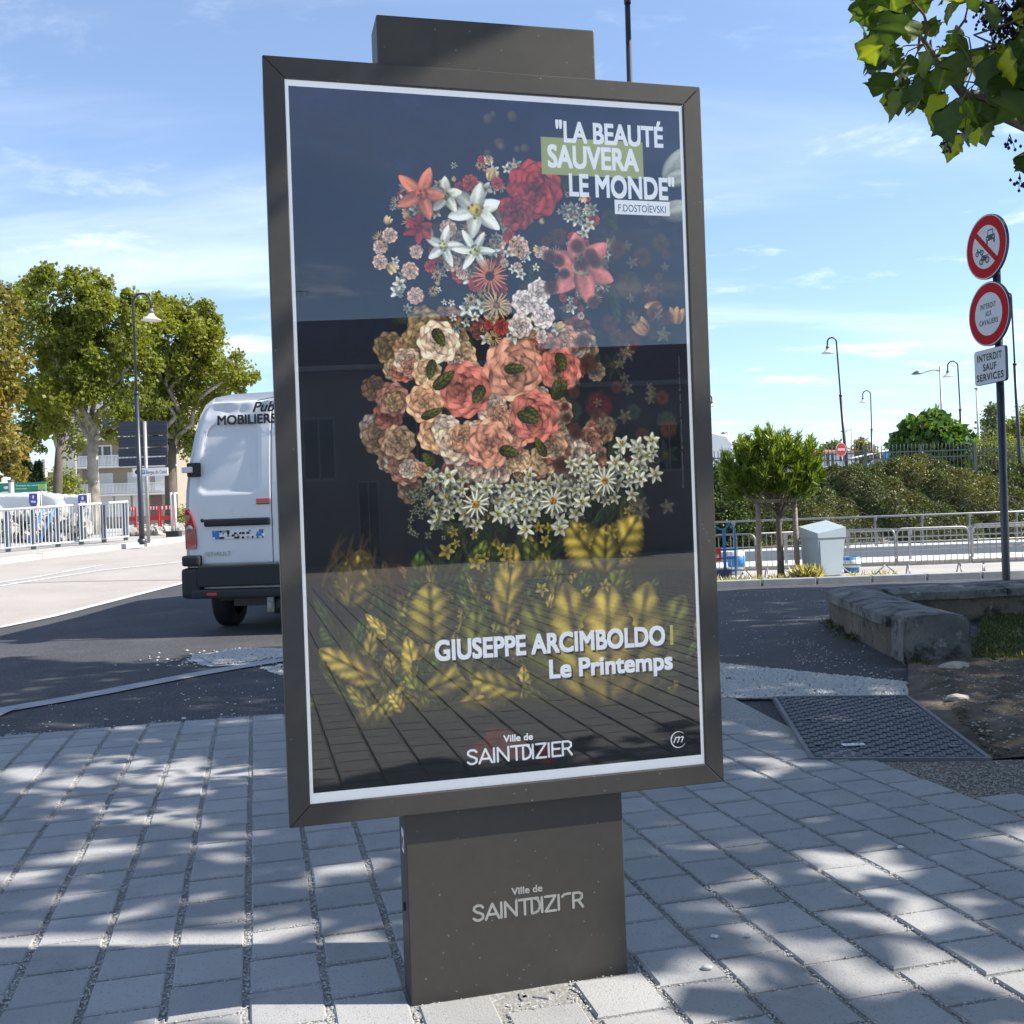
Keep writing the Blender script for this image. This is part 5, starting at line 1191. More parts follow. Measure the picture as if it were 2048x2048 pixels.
# no entry sign
c = at(1682.5, 899, 40.4); ne = thing('no_entry_sign', 'small round red no entry sign with a white bar', 'road sign', (c.x, c.y, 1.9))
b = MB(); b.tube([(c.x+.05, c.y+.05, 1.6), (c.x, c.y+.05, c.z)], .045, 10); b.build('post', M['pole'], ne)
b = MB(); b.prism(circ(0, 0, .27, 32), c, (.85, .2, 0), (0, 0, 1), (0, .03, 0)); b.m = 1; b.add([c+Vector((.85*a, .2*a-.004, e)) for a, e in circ(0, 0, .245, 32)], [list(range(32))]); sp = b.build('sign_disc', [M['sign_white'], M['red']], ne)
b = MB(); b.add([c+Vector((.85*a, .2*a-.008, e)) for a, e in rrect(-.18, -.045, .18, .045, .01)], [list(range(24))]); b.build('white_bar', M['sign_white'], ne)
b = MB(); b.box((c.x-.02, c.y-.02, c.z-.62), (.13, .02, .30)); b.build('small_plate', M['sign_white'], ne)
b = MB(); v = at(1779, 913, 60); bs = thing('blue_road_sign', 'tiny blue square sign behind the fence', 'road sign', (v.x, v.y, 1.9)); b.bbox(tuple(v), (.7, .05, .6), .01); b.build('sign_plate', M['blue'], bs); b = MB(); b.tube([(v.x, v.y+.05, 1.8), (v.x, v.y+.05, v.z+.2)], .04, 6); b.build('post', M['grey_pole'], bs)
# cars beyond the fence
def car(label, px, Y, z, m, L_=4.3, rz=0, group='cars behind the fence'):
    v = at(px, 900, Y); root = thing('parked_car', label, 'car', (0, 0, 0), 0, group)
    side = [(-2.1, .35), (-2.15, .75), (-2.0, .95), (-1.2, 1.02), (-.55, 1.42), (.9, 1.45), (1.75, 1.02), (2.1, .92), (2.15, .5), (2.1, .35)]; w = .85
    b = MB(); b.prism(side, (0, -w, 0), (1, 0, 0), (0, 0, 1), (0, 2*w, 0)); bo = b.build('body', m, root); q_ = bo.modifiers.new('bevel', 'BEVEL'); q_.width = .09; q_.segments = 3
    for s in (-1, 1): b = MB(); b.add([(-1.05, s*(w+.004), 1.02), (-.5, s*(w+.004), 1.36), (.85, s*(w+.004), 1.38), (1.5, s*(w+.004), 1.03)], [(0, 1, 2, 3)]); b.build('side_window', M['dark_glass'], root)
    b = MB(); b.add([(-1.24, -.72, 1.04), (-1.24, .72, 1.04), (-.62, .62, 1.41), (-.62, -.62, 1.41)], [(0, 1, 2, 3)]); b.build('windscreen', M['dark_glass'], root)
    b = MB(); b.add([(1.80, -.72, 1.04), (1.80, .72, 1.04), (1.0, .62, 1.44), (1.0, -.62, 1.44)], [(0, 1, 2, 3)]); b.build('rear_window', M['dark_glass'], root)
    for x in (-1.35, 1.3):
        for s in (-1, 1): b = MB(); b.lathe([(.18, -.1), (.32, -.1), (.33, 0), (.32, .1), (.18, .1), (0, .09)], (x, s*.78, .33), 16, Matrix(((1, 0, 0), (0, 0, 1), (0, 1, 0)))); b.build('wheel', M['tyre'], root)
    for s in (-1, 1): b = MB(); b.bbox((2.12, s*.65, .82), (.06, .25, .14), .01); b.build('tail_light', M['lens_red'], root); b = MB(); b.bbox((-2.12, s*.6, .72), (.08, .3, .14), .01); b.build('headlight', M['lens_clear'], root)
    root.location = (v.x, Y, z); root.rotation_euler = (0, 0, rz); return root
car('white car behind the iron fence left of the round tree', 1795, 56, 1.95, M['van'], rz=2.0)
car('pale car nose showing low behind the no entry sign', 1655, 48, 1.35, M['van'], rz=2.2)
# ramp wall with railing
b = MB(); a0_, a1_ = at(1700, 950, 50), at(1835, 905, 72)
rw = thing('ramp_wall', 'pale ramp wall with railing rising behind the fence', 'wall', (a0_.x, 50, 1.9)); b.add([(a0_.x, 50, 1.8), (a1_.x, 72, 1.8), (a1_.x, 72, 4.0), (a0_.x, 50, 2.3), (a0_.x+.3, 50, 1.8), (a1_.x+.3, 72, 1.8), (a1_.x+.3, 72, 4.0), (a0_.x+.3, 50, 2.3)], [(0, 1, 2, 3), (4, 7, 6, 5), (3, 2, 6, 7), (0, 3, 7, 4), (1, 5, 6, 2)]); b.build('wall_body', M['coping'], rw)
b = MB(); b.tube([(a0_.x, 50, 3.2), (a1_.x, 72, 4.9)], .05, 5)
for k in range(12): t = k/11; b.tube([(lerp(a0_.x, a1_.x, t), lerp(50, 72, t), lerp(2.2, 3.9, t)), (lerp(a0_.x, a1_.x, t), lerp(50, 72, t), lerp(3.2, 4.9, t))], .03, 4, False)
b.build('railing', M['rail_steel'], rw)
# low white building with red roof
def simple_house(label, x0, x1, Y, zb_, ze, zr, dep, wm, rm, wins=(), name='house', cat='building', hip=True):
    t = thing(name, label, cat, ((x0+x1)/2, Y, zb_)); b = MB(); b.prism([(x0, zb_), (x1, zb_), (x1, ze), (x0, ze)], (0, Y, 0), (1, 0, 0), (0, 0, 1), (0, dep, 0)); w = b.build('wall', wm, t)
    o_ = .25; b = MB(); q_ = min(dep/2, (x1-x0)*.45) if hip else 0; b.add([(x0-o_, Y-o_, ze), (x1+o_, Y-o_, ze), (x1+o_, Y+dep+o_, ze), (x0-o_, Y+dep+o_, ze), (x0+q_*.8, Y+dep/2, zr), (x1-q_*.8, Y+dep/2, zr)], [(0, 1, 5, 4), (1, 2, 5), (2, 3, 4, 5), (3, 0, 4), (0, 3, 2, 1)]); b.build('roof', rm, t)
    for (a, c, e, f) in wins:
        b = MB(); b.box(((a+c)/2, Y-.01, (e+f)/2), (c-a, .06, f-e)); wf = b.build('window', M['dark_glass'], t)
        b = MB(); b.box(((a+c)/2, Y-.05, (e+f)/2), (.08, .04, f-e)); b.build('mullion', M['lamp_white'], wf)
    return t
v0, v1 = at(1642, 900, 62).x, at(1708, 900, 62).x
simple_house('white low building with red tiled roof behind the no entry sign', v0-3.0, v1, 62, 1.5, at(1680, 903, 62).z, at(1680, 893, 62).z+.1, 8, M['bld_white'], M['roof_red'], [(v0+.3, v0+.75, 3.1, 4.0)])
v0 = at(1448, 900, 75).x; simple_house('long low building with red roof beside the truck cab', v0, v0+5, 75, 1.5, at(1450, 905, 75).z, at(1450, 893, 75).z, 8, M['bld_white'], M['roof_red'])
# truck cab
v = at(1420, 905, 55); tk = thing('truck', 'white truck cab partly hidden behind the totem right edge', 'truck', (v.x, 55, 1.95))
prof_t = [(-1.4, .5), (1.15, .5), (1.2, 1.3), (1.0, 2.6), (.75, 3.05), (.0, 3.25), (-1.4, 3.3)]; zt_ = at(1430, 865, 55).z-1.95; kz = zt_/3.3
b = MB(); b.prism([(a, c*kz) for a, c in prof_t], (v.x, 54, 1.95), (1, 0, 0), (0, 0, 1), (0, 2.3, 0)); o = b.build('cab', M['van'], tk); q_ = o.modifiers.new('bevel', 'BEVEL'); q_.width = .1; q_.segments = 3
b = MB(); b.add([(v.x+.35, 53.97, 1.95+1.35*kz), (v.x+1.08, 53.97, 1.95+1.35*kz), (v.x+.95, 53.97, 1.95+2.1*kz), (v.x+.35, 53.97, 1.95+2.1*kz)], [(0, 1, 2, 3)]); b.build('side_window', M['dark_glass'], tk)
for x in (-.8, .6): b = MB(); b.lathe([(0, -.1), (.42, -.1), (.45, 0), (.42, .12), (0, .12)], (v.x+x, 54.1, 2.4), 18, Matrix(((1, 0, 0), (0, 0, 1), (0, 1, 0)))); b.build('wheel', M['tyre'], tk)
b = MB(); b.box((v.x-4.6, 55.2, 1.95+1.9*kz), (6, 2.4, 2.4*kz)); b.build('trailer', M['lamp_white'], tk)
b = MB(); v2 = at(1457, 912, 58); b.box((v2.x, 58, v2.z), (1.0, .1, .8)); b.build('teal_panel', M['green_ban'], tk)

# ---------------------------------------------------------------- trees beyond the fence (right)
v = at(1862, 900, 46); bt = thing('round_tree', 'dense round catalpa tree with big drooping leaves behind the fence', 'tree', (v.x, 46, 1.9))
b = MB(); b.tube([(v.x, 46, 1.7), (v.x, 46, 3.2)], [.12, .10], 8); b.build('trunk', M['bark'], bt)
bl = [(B3(1862, 878, 46), 1.38), (B3(1832, 890, 46), 1.0), (B3(1895, 888, 46), 1.05), (B3(1862, 856, 46), .85), (B3(1820, 915, 46), .7), (B3(1905, 915, 46), .7)]
o = leaf_mesh('crown', blob_points(bl, 1500, .62, .86, .12), .33, M['ball_leaf'], bt, droop=.8, aspect=.72); 
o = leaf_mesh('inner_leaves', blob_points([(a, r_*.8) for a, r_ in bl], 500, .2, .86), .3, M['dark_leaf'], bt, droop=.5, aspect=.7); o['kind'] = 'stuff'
def far_tree(label, px, ybase, blobs, Y, dens, size, m, group='trees beyond the fence', zb_=1.9):
    v = at(px, ybase, Y); t = thing('tree', label, 'tree', (v.x, Y, zb_), 0, group); b = MB()
    c0 = Vector(B3(*blobs[0][:2], Y)); b.tube([(v.x, Y, zb_-.3), (v.x+.05, Y, (zb_+c0.z)/2), tuple(c0)], [.18, .14, .06], 7)
    for q_ in blobs: b.tube(limb_path((v.x, Y, zb_+(c0.z-zb_)*.5), B3(q_[0], q_[1], Y), 4), [.07, .05, .04, .03, .02], 5)
    b.build('trunk', M['bark'], t)
    leaf_mesh('crown', blob_points([(B3(q_[0], q_[1], Y+random.uniform(-1, 1)*q_[2]*Y/2048*.6), q_[2]*Y/2048) for q_ in blobs], dens, .3), size, m, t)
far_tree('tall loose tree rising behind the white mast', 1985, 935, [(1982, 850, 24), (1990, 880, 30), (1970, 905, 30), (2005, 905, 32), (1985, 820, 14), (2025, 890, 26), (1955, 920, 22)], 66, 1500, .22, M['far_leaf'])
far_tree('leafy tree at the right edge behind the lamp and signs', 2040, 935, [(2035, 880, 40), (2065, 860, 45), (2050, 910, 36), (2090, 880, 60)], 60, 1500, .2, M['plane_leaf'])
far_tree('dusty olive tree just right of the white building', 1728, 935, [(1728, 908, 24), (1712, 918, 18), (1745, 916, 18), (1722, 890, 14)], 95, 700, .3, M['coton'])
far_tree('grey green treetop left of the no entry sign', 1672, 935, [(1670, 893, 15), (1655, 898, 12)], 140, 260, .5, M['far_leaf'])
far_tree('low distant tree between the two lamps', 1790, 935, [(1785, 905, 15), (1805, 912, 20), (1768, 914, 13)], 120, 300, .45, M['coton'])
far_tree('distant treetop behind the pine', 1480, 935, [(1478, 893, 14), (1500, 898, 12), (1515, 896, 12)], 140, 260, .5, M['far_leaf'])
bush('yellow flowered shrub in front of the right trees', B3(1990, 935, 44), [(B3(1975, 905, 44), .7), (B3(2005, 905, 44), .8), (B3(2040, 908, 44), .8), (B3(1955, 925, 44), .5)], 2600, .10, M['plane_leaf'])
# far wood closing the horizon
P = []
for k in range(5200):
    a = random.uniform(-1.0, 1.0); x = a*240; P.append((x+random.gauss(0, 1), 250+random.uniform(-4, 4), 1+random.random()**1.2*(7+3*noise.noise(Vector((x*.05, 0, 0)))+2*noise.noise(Vector((x*.2, 3, 0))))))
leaf_mesh('distant_wood', np.array(P), 3.2, M['far_leaf'], None, aspect=.8)['kind'] = 'stuff'
# ---------------------------------------------------------------- left: kerb, railing, banners
kl = struct(bpy.data.objects.new('kerb', None)); COL.objects.link(kl)
def kerb_line(pts, root, ln=1.0, m=M['kerb']):
    for a, c in zip(pts[:-1], pts[1:]):
        a = Vector(a[:2]); c = Vector(c[:2]); L_ = (c-a).length; n = max(1, round(L_/ln)); d = (c-a)/L_; nv = Vector((-d.y, d.x))
        for i in range(n):
            s0, s1 = L_*i/n+.006, L_*(i+1)/n-.006; P_ = []
            for zz in (-.12, .13+random.uniform(-.008, .008)):
                for s, w in ((s0, 0), (s1, 0), (s1, .24), (s0, .24)):
                    q = a+d*s+nv*w; P_.append((q.x, q.y, h(q.x, q.y)+zz))
            b = MB(); b.add(P_, [(0, 3, 2, 1), (4, 5, 6, 7), (0, 1, 5, 4), (1, 2, 6, 5), (2, 3, 7, 6), (3, 0, 4, 7)]); b.build('kerb_stone', m, root)
kerb_line([(k0.x, k0.y), (k1.x, k1.y), (k2.x, k2.y), (k3.x, k3.y)], kl, 1.15)
nvk = Vector((k2.x-k1.x, k2.y-k1.y, 0)).normalized(); nvk = Vector((-nvk.y, nvk.x, 0))
struct(poly_sheet('pavement', [(k0.x+nvk.x*.25, k0.y+nvk.y*.25), (k1.x+nvk.x*.25, k1.y+nvk.y*.25), (k2.x+nvk.x*.25, k2.y+nvk.y*.25), (k3.x-.2, k3.y+.2), (k3.x, 34), (-22, 34), (-22, k0.y)], M['far_ground'], .125, 1.0))
ra, rb = at(-60, 1101, 23.4), at(258, 1080, 26.5); ra.z = h(ra.x, ra.y)+.13; rb.z = h(rb.x, rb.y)+.13
rl = thing('bridge_railing', 'pale metal railing with close vertical bars and grey blue posts', 'railing', tuple(ra))
L_ = (rb-ra).length; d = (rb-ra)/L_; HR = 1.0; s_ = Vector((-d.y, d.x, 0)).normalized()
for zz, r_ in ((HR, .030), (.10, .022)): b = MB(); b.tube([ra+Vector((0, 0, zz)), rb+Vector((0, 0, zz))], r_, 8); b.build('rail', M['rail_steel'], rl)
n = int(L_/.088)
for k in range(n+1):
    q = ra+d*(k*L_/n); b = MB(); b.box(q+Vector((0, 0, .10+(HR-.1)/2)), (.020, .020, HR-.12)); b.build('baluster', M['rail_steel'], rl)
for k in range(7):
    q = ra+d*(L_*(k+.5)/6.55)+s_*.09
    if (q-ra).dot(d) < L_: b = MB(); b.box(q+Vector((0, 0, HR/2-.02)), (.11, .05, HR-.05)); b.build('post', M['rail_blue'], rl)
def banner(label, px0, px1, y0, y1, Y, shield=None):
    a, c = at(px0, y0, Y), at(px1, y1, Y); zb_ = h(a.x, Y); t = thing('site_banner', label, 'banner', (a.x, Y, zb_), 0, 'white site banners with violet shields')
    V = []; F = []; n = 16
    for i in range(n+1):
        f = i/n; x = lerp(a.x, c.x, f); zt_ = lerp(a.z, c.z, f)-.05*math.sin(math.pi*f)+.015*math.sin(f*40)
        for j in range(7): g = j/6; V.append((x, Y+.06*math.sin(f*9+g*3)*math.sin(math.pi*g), lerp(zb_+.55, zt_, g)))
    for i in range(n):
        for j in range(6): F.append((i*7+j, (i+1)*7+j, (i+1)*7+j+1, i*7+j+1))
    b = MB(); b.add(V, F, True); o = b.build('sheet', M['tarp'], t); m_ = o.modifiers.new('solid', 'SOLIDIFY'); m_.thickness = .01
    b = MB(); 
    for x, zt_ in ((a.x, a.z), (c.x, c.z)): b.tube([(x, Y+.05, zb_), (x, Y+.05, zt_+.03)], .025, 6)
    b.build('pole', M['galv'], t)
    if shield:
        q0, q1 = at(shield[0], shield[2], Y), at(shield[1], shield[3], Y); w = (q1.x-q0.x)/2; cx = (q0.x+q1.x)/2; hh = (q0.z-q1.z)
        sh = [(-w, hh), (-w, .35*hh), (-w*.6, .1*hh), (0, 0), (w*.6, .1*hh), (w, .35*hh), (w, hh)]
        b = MB(); b.add([(cx+e, Y-.075, q1.z+f) for e, f in sh], [list(range(7))]); p_ = b.build('violet_shield', M['purple'], t)
        b = MB(); b.add([(cx+e, Y-.08, q1.z+hh*.74+f) for e, f in circ(0, 0, w*.25, 12, w*.45)], [list(range(12))]); b.add([(cx-w*.55, Y-.08, q1.z+hh*.36), (cx+w*.65, Y-.08, q1.z+hh*.33), (cx+w*.65, Y-.08, q1.z+hh*.46), (cx-w*.55, Y-.08, q1.z+hh*.50)], [(0, 1, 2, 3)]); b.build('white_mark', M['tarp'], p_)
banner('white site banner at the left edge with a violet shield at its right end', -90, 80, 984, 984, 29.5, (60, 78, 987, 1015))
banner('white sagging site banner with a violet shield beside the white plane trunk', 82, 178, 983, 988, 29.7, (158, 177, 990, 1015))
a, c = at(-40, 968, 31.5), at(93, 981, 31.5); gb = thing('green_sign_board', 'long green and lime site board above the white banners', 'sign', ((a.x+c.x)/2, 31.5, .9))
b = MB(); b.box(((a.x+c.x)/2, 31.5, (a.z+c.z)/2), (c.x-a.x, .04, abs(a.z-c.z))); b.build('board', M['green_ban'], gb)
v = at(85, 974, 31.5); b = MB(); b.box((v.x, 31.47, v.z), (.24, .02, .17)); b.build('lime_end', M['lime'], gb)
b = MB(); b.box(((a.x+c.x)/2, 31.52, c.z-.06), (c.x-a.x, .03, .09)); b.build('white_strip', M['tarp'], gb)
v = at(31, 973, 31.46); lettering('lettering', 'Travaux en cours', (v.x, 31.46, v.z), (1, 0, 0), (0, 0, 1), .72, .05, M['tarp'], gb); lettering('lettering', 'Restez prudents', (v.x, 31.46, v.z-.09), (1, 0, 0), (0, 0, 1), .35, .04, M['tarp'], gb)
v = at(12, 975, 31.45); b = MB(); b.add([(v.x+e, 31.46, v.z+f) for e, f in circ(0, 0, .08, 14, .05)], [list(range(14))]); b.build('white_mark', M['tarp'], gb)
b = MB(); 
for px in (0, 90): v = at(px, 975, 31.56); b.tube([(v.x, 31.56, .8), (v.x, 31.56, v.z)], .03, 6)
b.build('post', M['galv'], gb)
v = at(22, 962, 31.0); gp_ = thing('grey_bollard_post', 'short thick grey post in front of the green board', 'post', (v.x, 31.0, .9)); b = MB(); b.tube([(v.x, 31, .8), (v.x, 31, v.z)], .085, 12); b.build('shaft', M['grey_pole'], gp_); b = MB(); b.lathe([(.085, 0), (.10, .01), (.10, .05), (0, .06)], (v.x, 31, v.z-.02), 12); b.build('cap', M['lamp_cap'], gp_)
# rubble heap, blue tubes behind the railing
def rub(name, px0, px1, Y0, Y1, n, hmax, label, m=M['rubble']):
    b = MB()
    for k in range(n):
        Y = random.uniform(Y0, Y1); x = at(random.uniform(px0, px1), 1050, Y).x; s = random.uniform(.06, .28)
        b.bbox((x, Y, h(x, Y)+.13+random.random()*hmax*math.exp(-((Y-(Y0+Y1)/2)/2)**2)), (s*1.5, s, s*.8), s*.12, Matrix.Rotation(random.uniform(0, 3), 3, Vector((random.random(), random.random(), 1)).normalized()))
    o = b.build(name, m); tag(o, label, 'rubble', kind='stuff')
rub('rubble_heap', -40, 175, 27, 29.2, 420, .75, 'grey and white building rubble heaped behind the railing')
rub('rubble_heap', 255, 372, 29.5, 33, 200, .22, 'pale rubble scattered around the red barriers')
for k, (px, lb) in enumerate(((75, 'leaning blue pipe behind the railing, left one'), (97, 'leaning blue pipe behind the railing, right one'))):
    v = at(px, 1060, 26.7); z = h(v.x, 26.7)+.13; t = tag((lambda b: b.build('blue_pipe', M['blue']))(MB().tube([(v.x-.25, 26.7, z), (v.x+.15, 26.8, z+.95)], .04, 8)), lb, 'pipe', 'blue pipes behind the railing')
# red barriers
def redbar(label, px0, px1, Y):
    a, c = at(px0, 1050, Y), at(px1, 1050, Y); z = h(a.x, Y)+.12; t = thing('red_barrier', label, 'barrier', (a.x, Y, z), 0, 'red site barriers between lamp and van')
    for x in (a.x, c.x): b = MB(); b.box((x, Y, z+.42), (.05, .05, .85)); b.box((x, Y, z+.02), (.06, .45, .04)); b.build('leg', M['red'], t)
    for zz in (.80, .50): b = MB(); b.box(((a.x+c.x)/2, Y, z+zz), (c.x-a.x, .04, .12)); b.build('board', M['red'], t)
    for zz in (.80,): 
        for k in range(3): b = MB(); b.box((lerp(a.x, c.x, (k+.5)/3), Y-.024, z+zz), ((c.x-a.x)/8, .01, .10)); b.build('white_band', M['tarp'], t)
redbar('red barrier just left of the lamp foot', 256, 272, 30.2); redbar('red barrier standing between the sign post and the tree trunk', 300, 318, 30.8); redbar('red barrier leaning beside the white scaffold posts', 322, 346, 30.0)
t = thing('scaffold_posts', 'pair of pale metal uprights on a block left of the van', 'scaffold', (at(348, 1070, 27.6).x, 27.6, .9))
for px in (345, 352): v = at(px, 1065, 27.6); z = h(v.x, 27.6)+.1; b = MB(); b.tube([(v.x, 27.6, z), (v.x, 27.6, at(px-3, 985, 27.6).z)], .035, 8); b.build('upright', M['rail_steel'], t)
v = at(348, 1070, 27.6); b = MB(); b.bbox((v.x, 27.6, h(v.x, 27.6)+.2), (.35, .3, .16), .02); b.build('base_block', M['black'], t)
# direction signs seen from the back
Y = 25.9; f0, f1 = at(297, 1078, Y), at(289, 843, Y)
dsn = thing('direction_signs', 'dark backs of stacked direction signs on a grey post', 'road sign', (f0.x, Y, f0.z))
b = MB(); b.tube([(f0.x, Y, f0.z-.1), tuple(f1)], .045, 12); b.build('post', M['grey_pole'], dsn)
for ya, yb_ in ((843, 871), (874, 894), (897, 913), (916, 932)):
    a, c = at(237, ya+1, Y+.08), at(335, yb_-2, Y+.08); b = MB(); b.prism(rrect(a.x, c.z, c.x, a.z, .03), (0, Y+.06, 0), (1, 0, 0), (0, 0, 1), (0, .03, 0)); p_ = b.build('sign_panel', M['pole'], dsn)
    b = MB(); b.box(((a.x+c.x)/2, Y+.045, lerp(a.z, c.z, .3)), (c.x-a.x-.04, .02, .03)); b.box(((a.x+c.x)/2, Y+.045, lerp(a.z, c.z, .72)), (c.x-a.x-.04, .02, .03)); b.build('back_rail', M['sign_back'], p_)
a, c = at(265, 937, Y-.1), at(336, 951, Y-.1); b = MB(); b.prism(rrect(a.x, c.z, c.x, a.z, .02), (0, Y-.10, 0), (1, 0, 0), (0, 0, 1), (0, .03, 0)); p_ = b.build('white_direction_plate', M['white_print'], dsn)
v = at(287, 948, Y-.12); b = MB(); b.box((v.x, Y-.105, v.z+.05), (.075, .006, .11)); b.build('parking_symbol', M['blue'], dsn); lettering('lettering', 'P', (v.x-.02, Y-.110, v.z+.015), (1, 0, 0), (0, 0, 1), .04, .07, M['white_print'], dsn)
v = at(292, 948, Y-.12); lettering('lettering', 'Berges du Canal', (v.x, Y-.105, v.z), (1, 0, 0), (0, 0, 1), .51, .085, M['text_black'], dsn, .0)
v = at(274, 944, Y-.12); b = MB(); b.add([(v.x+e, Y-.105, v.z+f) for e, f in circ(0, 0, .06, 20)], [list(range(20))]); b.build('round_symbol', M['text_black'], dsn)

# ---------------------------------------------------------------- apartment block
BY = 102.0; bx0, bx1 = at(131, 950, BY).x, at(354, 950, BY).x; gz_ = .8
ap = thing('apartment_block', 'beige apartment block with white barred balconies behind the plane trees', 'building', ((bx0+bx1)/2, BY, gz_))
def zy(py, px=250): return at(px, py, BY).z
slabs = [zy(988), zy(932), zy(877)]; slabs.append(slabs[2]+2.75); slabs.append(slabs[3]+2.75)
b = MB(); b.box(((bx0+bx1)/2, BY+5, (gz_-1+slabs[2]+5.2)/2), (bx1-bx0, 10, slabs[2]+5.2-gz_+1)); b.build('wall', M['bld'], ap)
xw = at(166, 950, BY).x; b = MB(); b.box(((bx0+xw)/2, BY-.8, (gz_-1+slabs[2]+5.2)/2), (xw-bx0, 1.6, slabs[2]+5.2-gz_+1)); b.build('end_wall', M['bld_light'], ap)
b = MB(); b.box(((bx0+bx1)/2, BY+4.2, slabs[2]+5.3), (bx1-bx0+.5, 11, .25)); b.build('roof', M['bld_light'], ap)
for k, z in enumerate(slabs[:4]):
    b = MB(); b.box(((xw+bx1)/2, BY-.75, z-.09), (bx1-xw, 1.5, .18)); sb = b.build('balcony', M['bld_white'], ap)
    b = MB(); x = xw+.06
    while x < bx1: b.box((x, BY-1.46, z+.52), (.075, .03, .86)); x += .135
    o = b.build('balcony_bars', M['bld_white'], sb); o['kind'] = 'stuff'
    b = MB(); b.box(((xw+bx1)/2, BY-1.46, z+1.0), (bx1-xw, .06, .06)); b.box(((xw+bx1)/2, BY-1.46, z+.08), (bx1-xw, .05, .05)); b.build('balcony_rail', M['bld_white'], sb)
for k, (z, kind_) in enumerate(((slabs[0], 1), (slabs[1], 0), (slabs[2], 0), (slabs[3], 1))):
    for pxa, pxb in ((188, 226), (255, 300), (310, 335)):
        xa, xb = at(pxa, 950, BY).x, at(pxb, 950, BY).x
        b = MB(); b.box(((xa+xb)/2, BY-.03, z+1.12), (xb-xa, .05, 2.05)); w = b.build('window', M['shutter'] if kind_ else M['lamp_white'], ap)
        if not kind_:
            for s in (-1, 1): b = MB(); b.box(((xa+xb)/2+s*(xb-xa)*.24, BY-.07, z+1.1), ((xb-xa)*.36, .03, 1.8)); b.build('pane', M['dark_glass'], w)
for pxa, pxb in ((192, 226), (228, 260), (264, 290)):
    xa, xb = at(pxa, 950, BY).x, at(pxb, 950, BY).x; b = MB(); b.box(((xa+xb)/2, BY-.03, zy(1011)), (xb-xa-.05, .05, 2.2)); b.build('garage_shutter', M['shutter'], ap)
xa, xb = at(299, 950, BY).x, at(322, 950, BY).x; b = MB(); b.box(((xa+xb)/2, BY-.03, zy(1012)), (xb-xa, .06, 2.9)); b.build('door', M['brown_door'], ap)
xa, xb = at(356, 950, 115).x, at(620, 950, 115).x; pb_ = thing('pale_building', 'tall pale blue and white building edge left of the van', 'building', ((xa+xb)/2, 115, .8))
b = MB(); b.box(((xa+xb)/2, 119, 5), (xb-xa, 8, 9.2)); b.build('wall', M['bld_light'], pb_); b = MB(); b.box((at(364, 950, 114.9).x, 114.93, 6.3), (.9, .1, 6.0)); b.build('blue_panel', M['bld_blue'], pb_); b = MB(); b.box(((xa+xb)/2, 119, 9.7), (xb-xa+.3, 8.3, .2)); b.build('roof', M['bld_light'], pb_)
simple_house('dark small house with a red roof between the left trees', at(40, 960, 60).x, at(98, 960, 60).x, 60, .8, at(60, 958, 60).z, at(60, 942, 60).z, 4, M['house_wall'], M['roof_dark'])
v = at(90, 945, 58); b = MB(); ch = thing('chimney_stack', 'pale square chimney beside the second plane trunk', 'chimney', (v.x, 58, .8)); b.box((v.x, 58, (v.z+.9)/2+.3), (.16, .3, v.z-.9+.9)); b.build('shaft', M['bld_light'], ch); b = MB(); b.box((v.x, 58, v.z+.28), (.24, .38, .1)); b.build('cap', M['bld_light'], ch)

# ---------------------------------------------------------------- plane trees (left)
def plane_tree(label, foot, mid, Y, r, blobs, n_dens, lm, bm_, size=.135, group='plane trees on the left bank'):
    f = at(foot[0], foot[1], Y); m_ = at(mid[0], mid[1], Y); z0 = h(f.x, Y); t = thing('plane_tree', label, 'tree', (f.x, Y, z0), 0, group)
    b = MB(); path = [Vector((f.x, Y, z0-.2)), Vector((lerp(f.x, m_.x, .25)+.05, Y, lerp(z0, m_.z, .25))), Vector((lerp(f.x, m_.x, .6)-.06, Y+.1, lerp(z0, m_.z, .6))), m_]
    b.tube(path, [r*1.2, r*.95, r*.85, r*.75], 14); b.build('trunk', bm_, t)
    BL = []
    for (x, y, q) in blobs:
        R_ = q*Y/2048; c_ = at(x, y, Y+random.uniform(-.8, .8)*R_)
        BL.append((tuple(c_), R_*.72))
        for k in range(9):
            a = random.uniform(0, 6.283); e = random.uniform(-.7, 1.1); BL.append(((c_.x+math.cos(a)*math.cos(e)*R_*.84, c_.y+math.sin(a)*math.cos(e)*R_*.84, c_.z+math.sin(e)*R_*.84), R_*random.uniform(.20, .40)))
    b = MB()
    for i, (c_, R_) in enumerate(BL):
        if i % 10 == 0 and i//10 % 2 == 0: mainc = Vector(c_); b.tube(limb_path(path[2].lerp(m_, random.uniform(.4, 1)), c_, 8, .5), [r*.42*(1-j/9)+.012 for j in range(9)], 6)
        elif i % 10 in (2, 5): b.tube(limb_path(Vector(BL[i//10*10][0]), c_, 4, .6), [.05, .04, .03, .02, .01], 5)
    b.build('limb', M['plane_bark'], t)
    P_ = blob_points(BL, n_dens*1.9, .25, 1, .30)
    keep = RNG.random(len(P_)) < np.clip(.72+.9*np.sin(P_[:, 0]*1.9+P_[:, 2]*1.3)*np.sin(P_[:, 2]*2.3-P_[:, 1]*1.7), .22, 1)
    P_ = P_[keep]; va = .48+.18*np.sin(P_[:, 0]*.9+P_[:, 2]*.7)
    o = leaf_mesh('crown', P_, size, lm, t, droop=.25, aspect=.95, var=va); return t
random.seed(21)
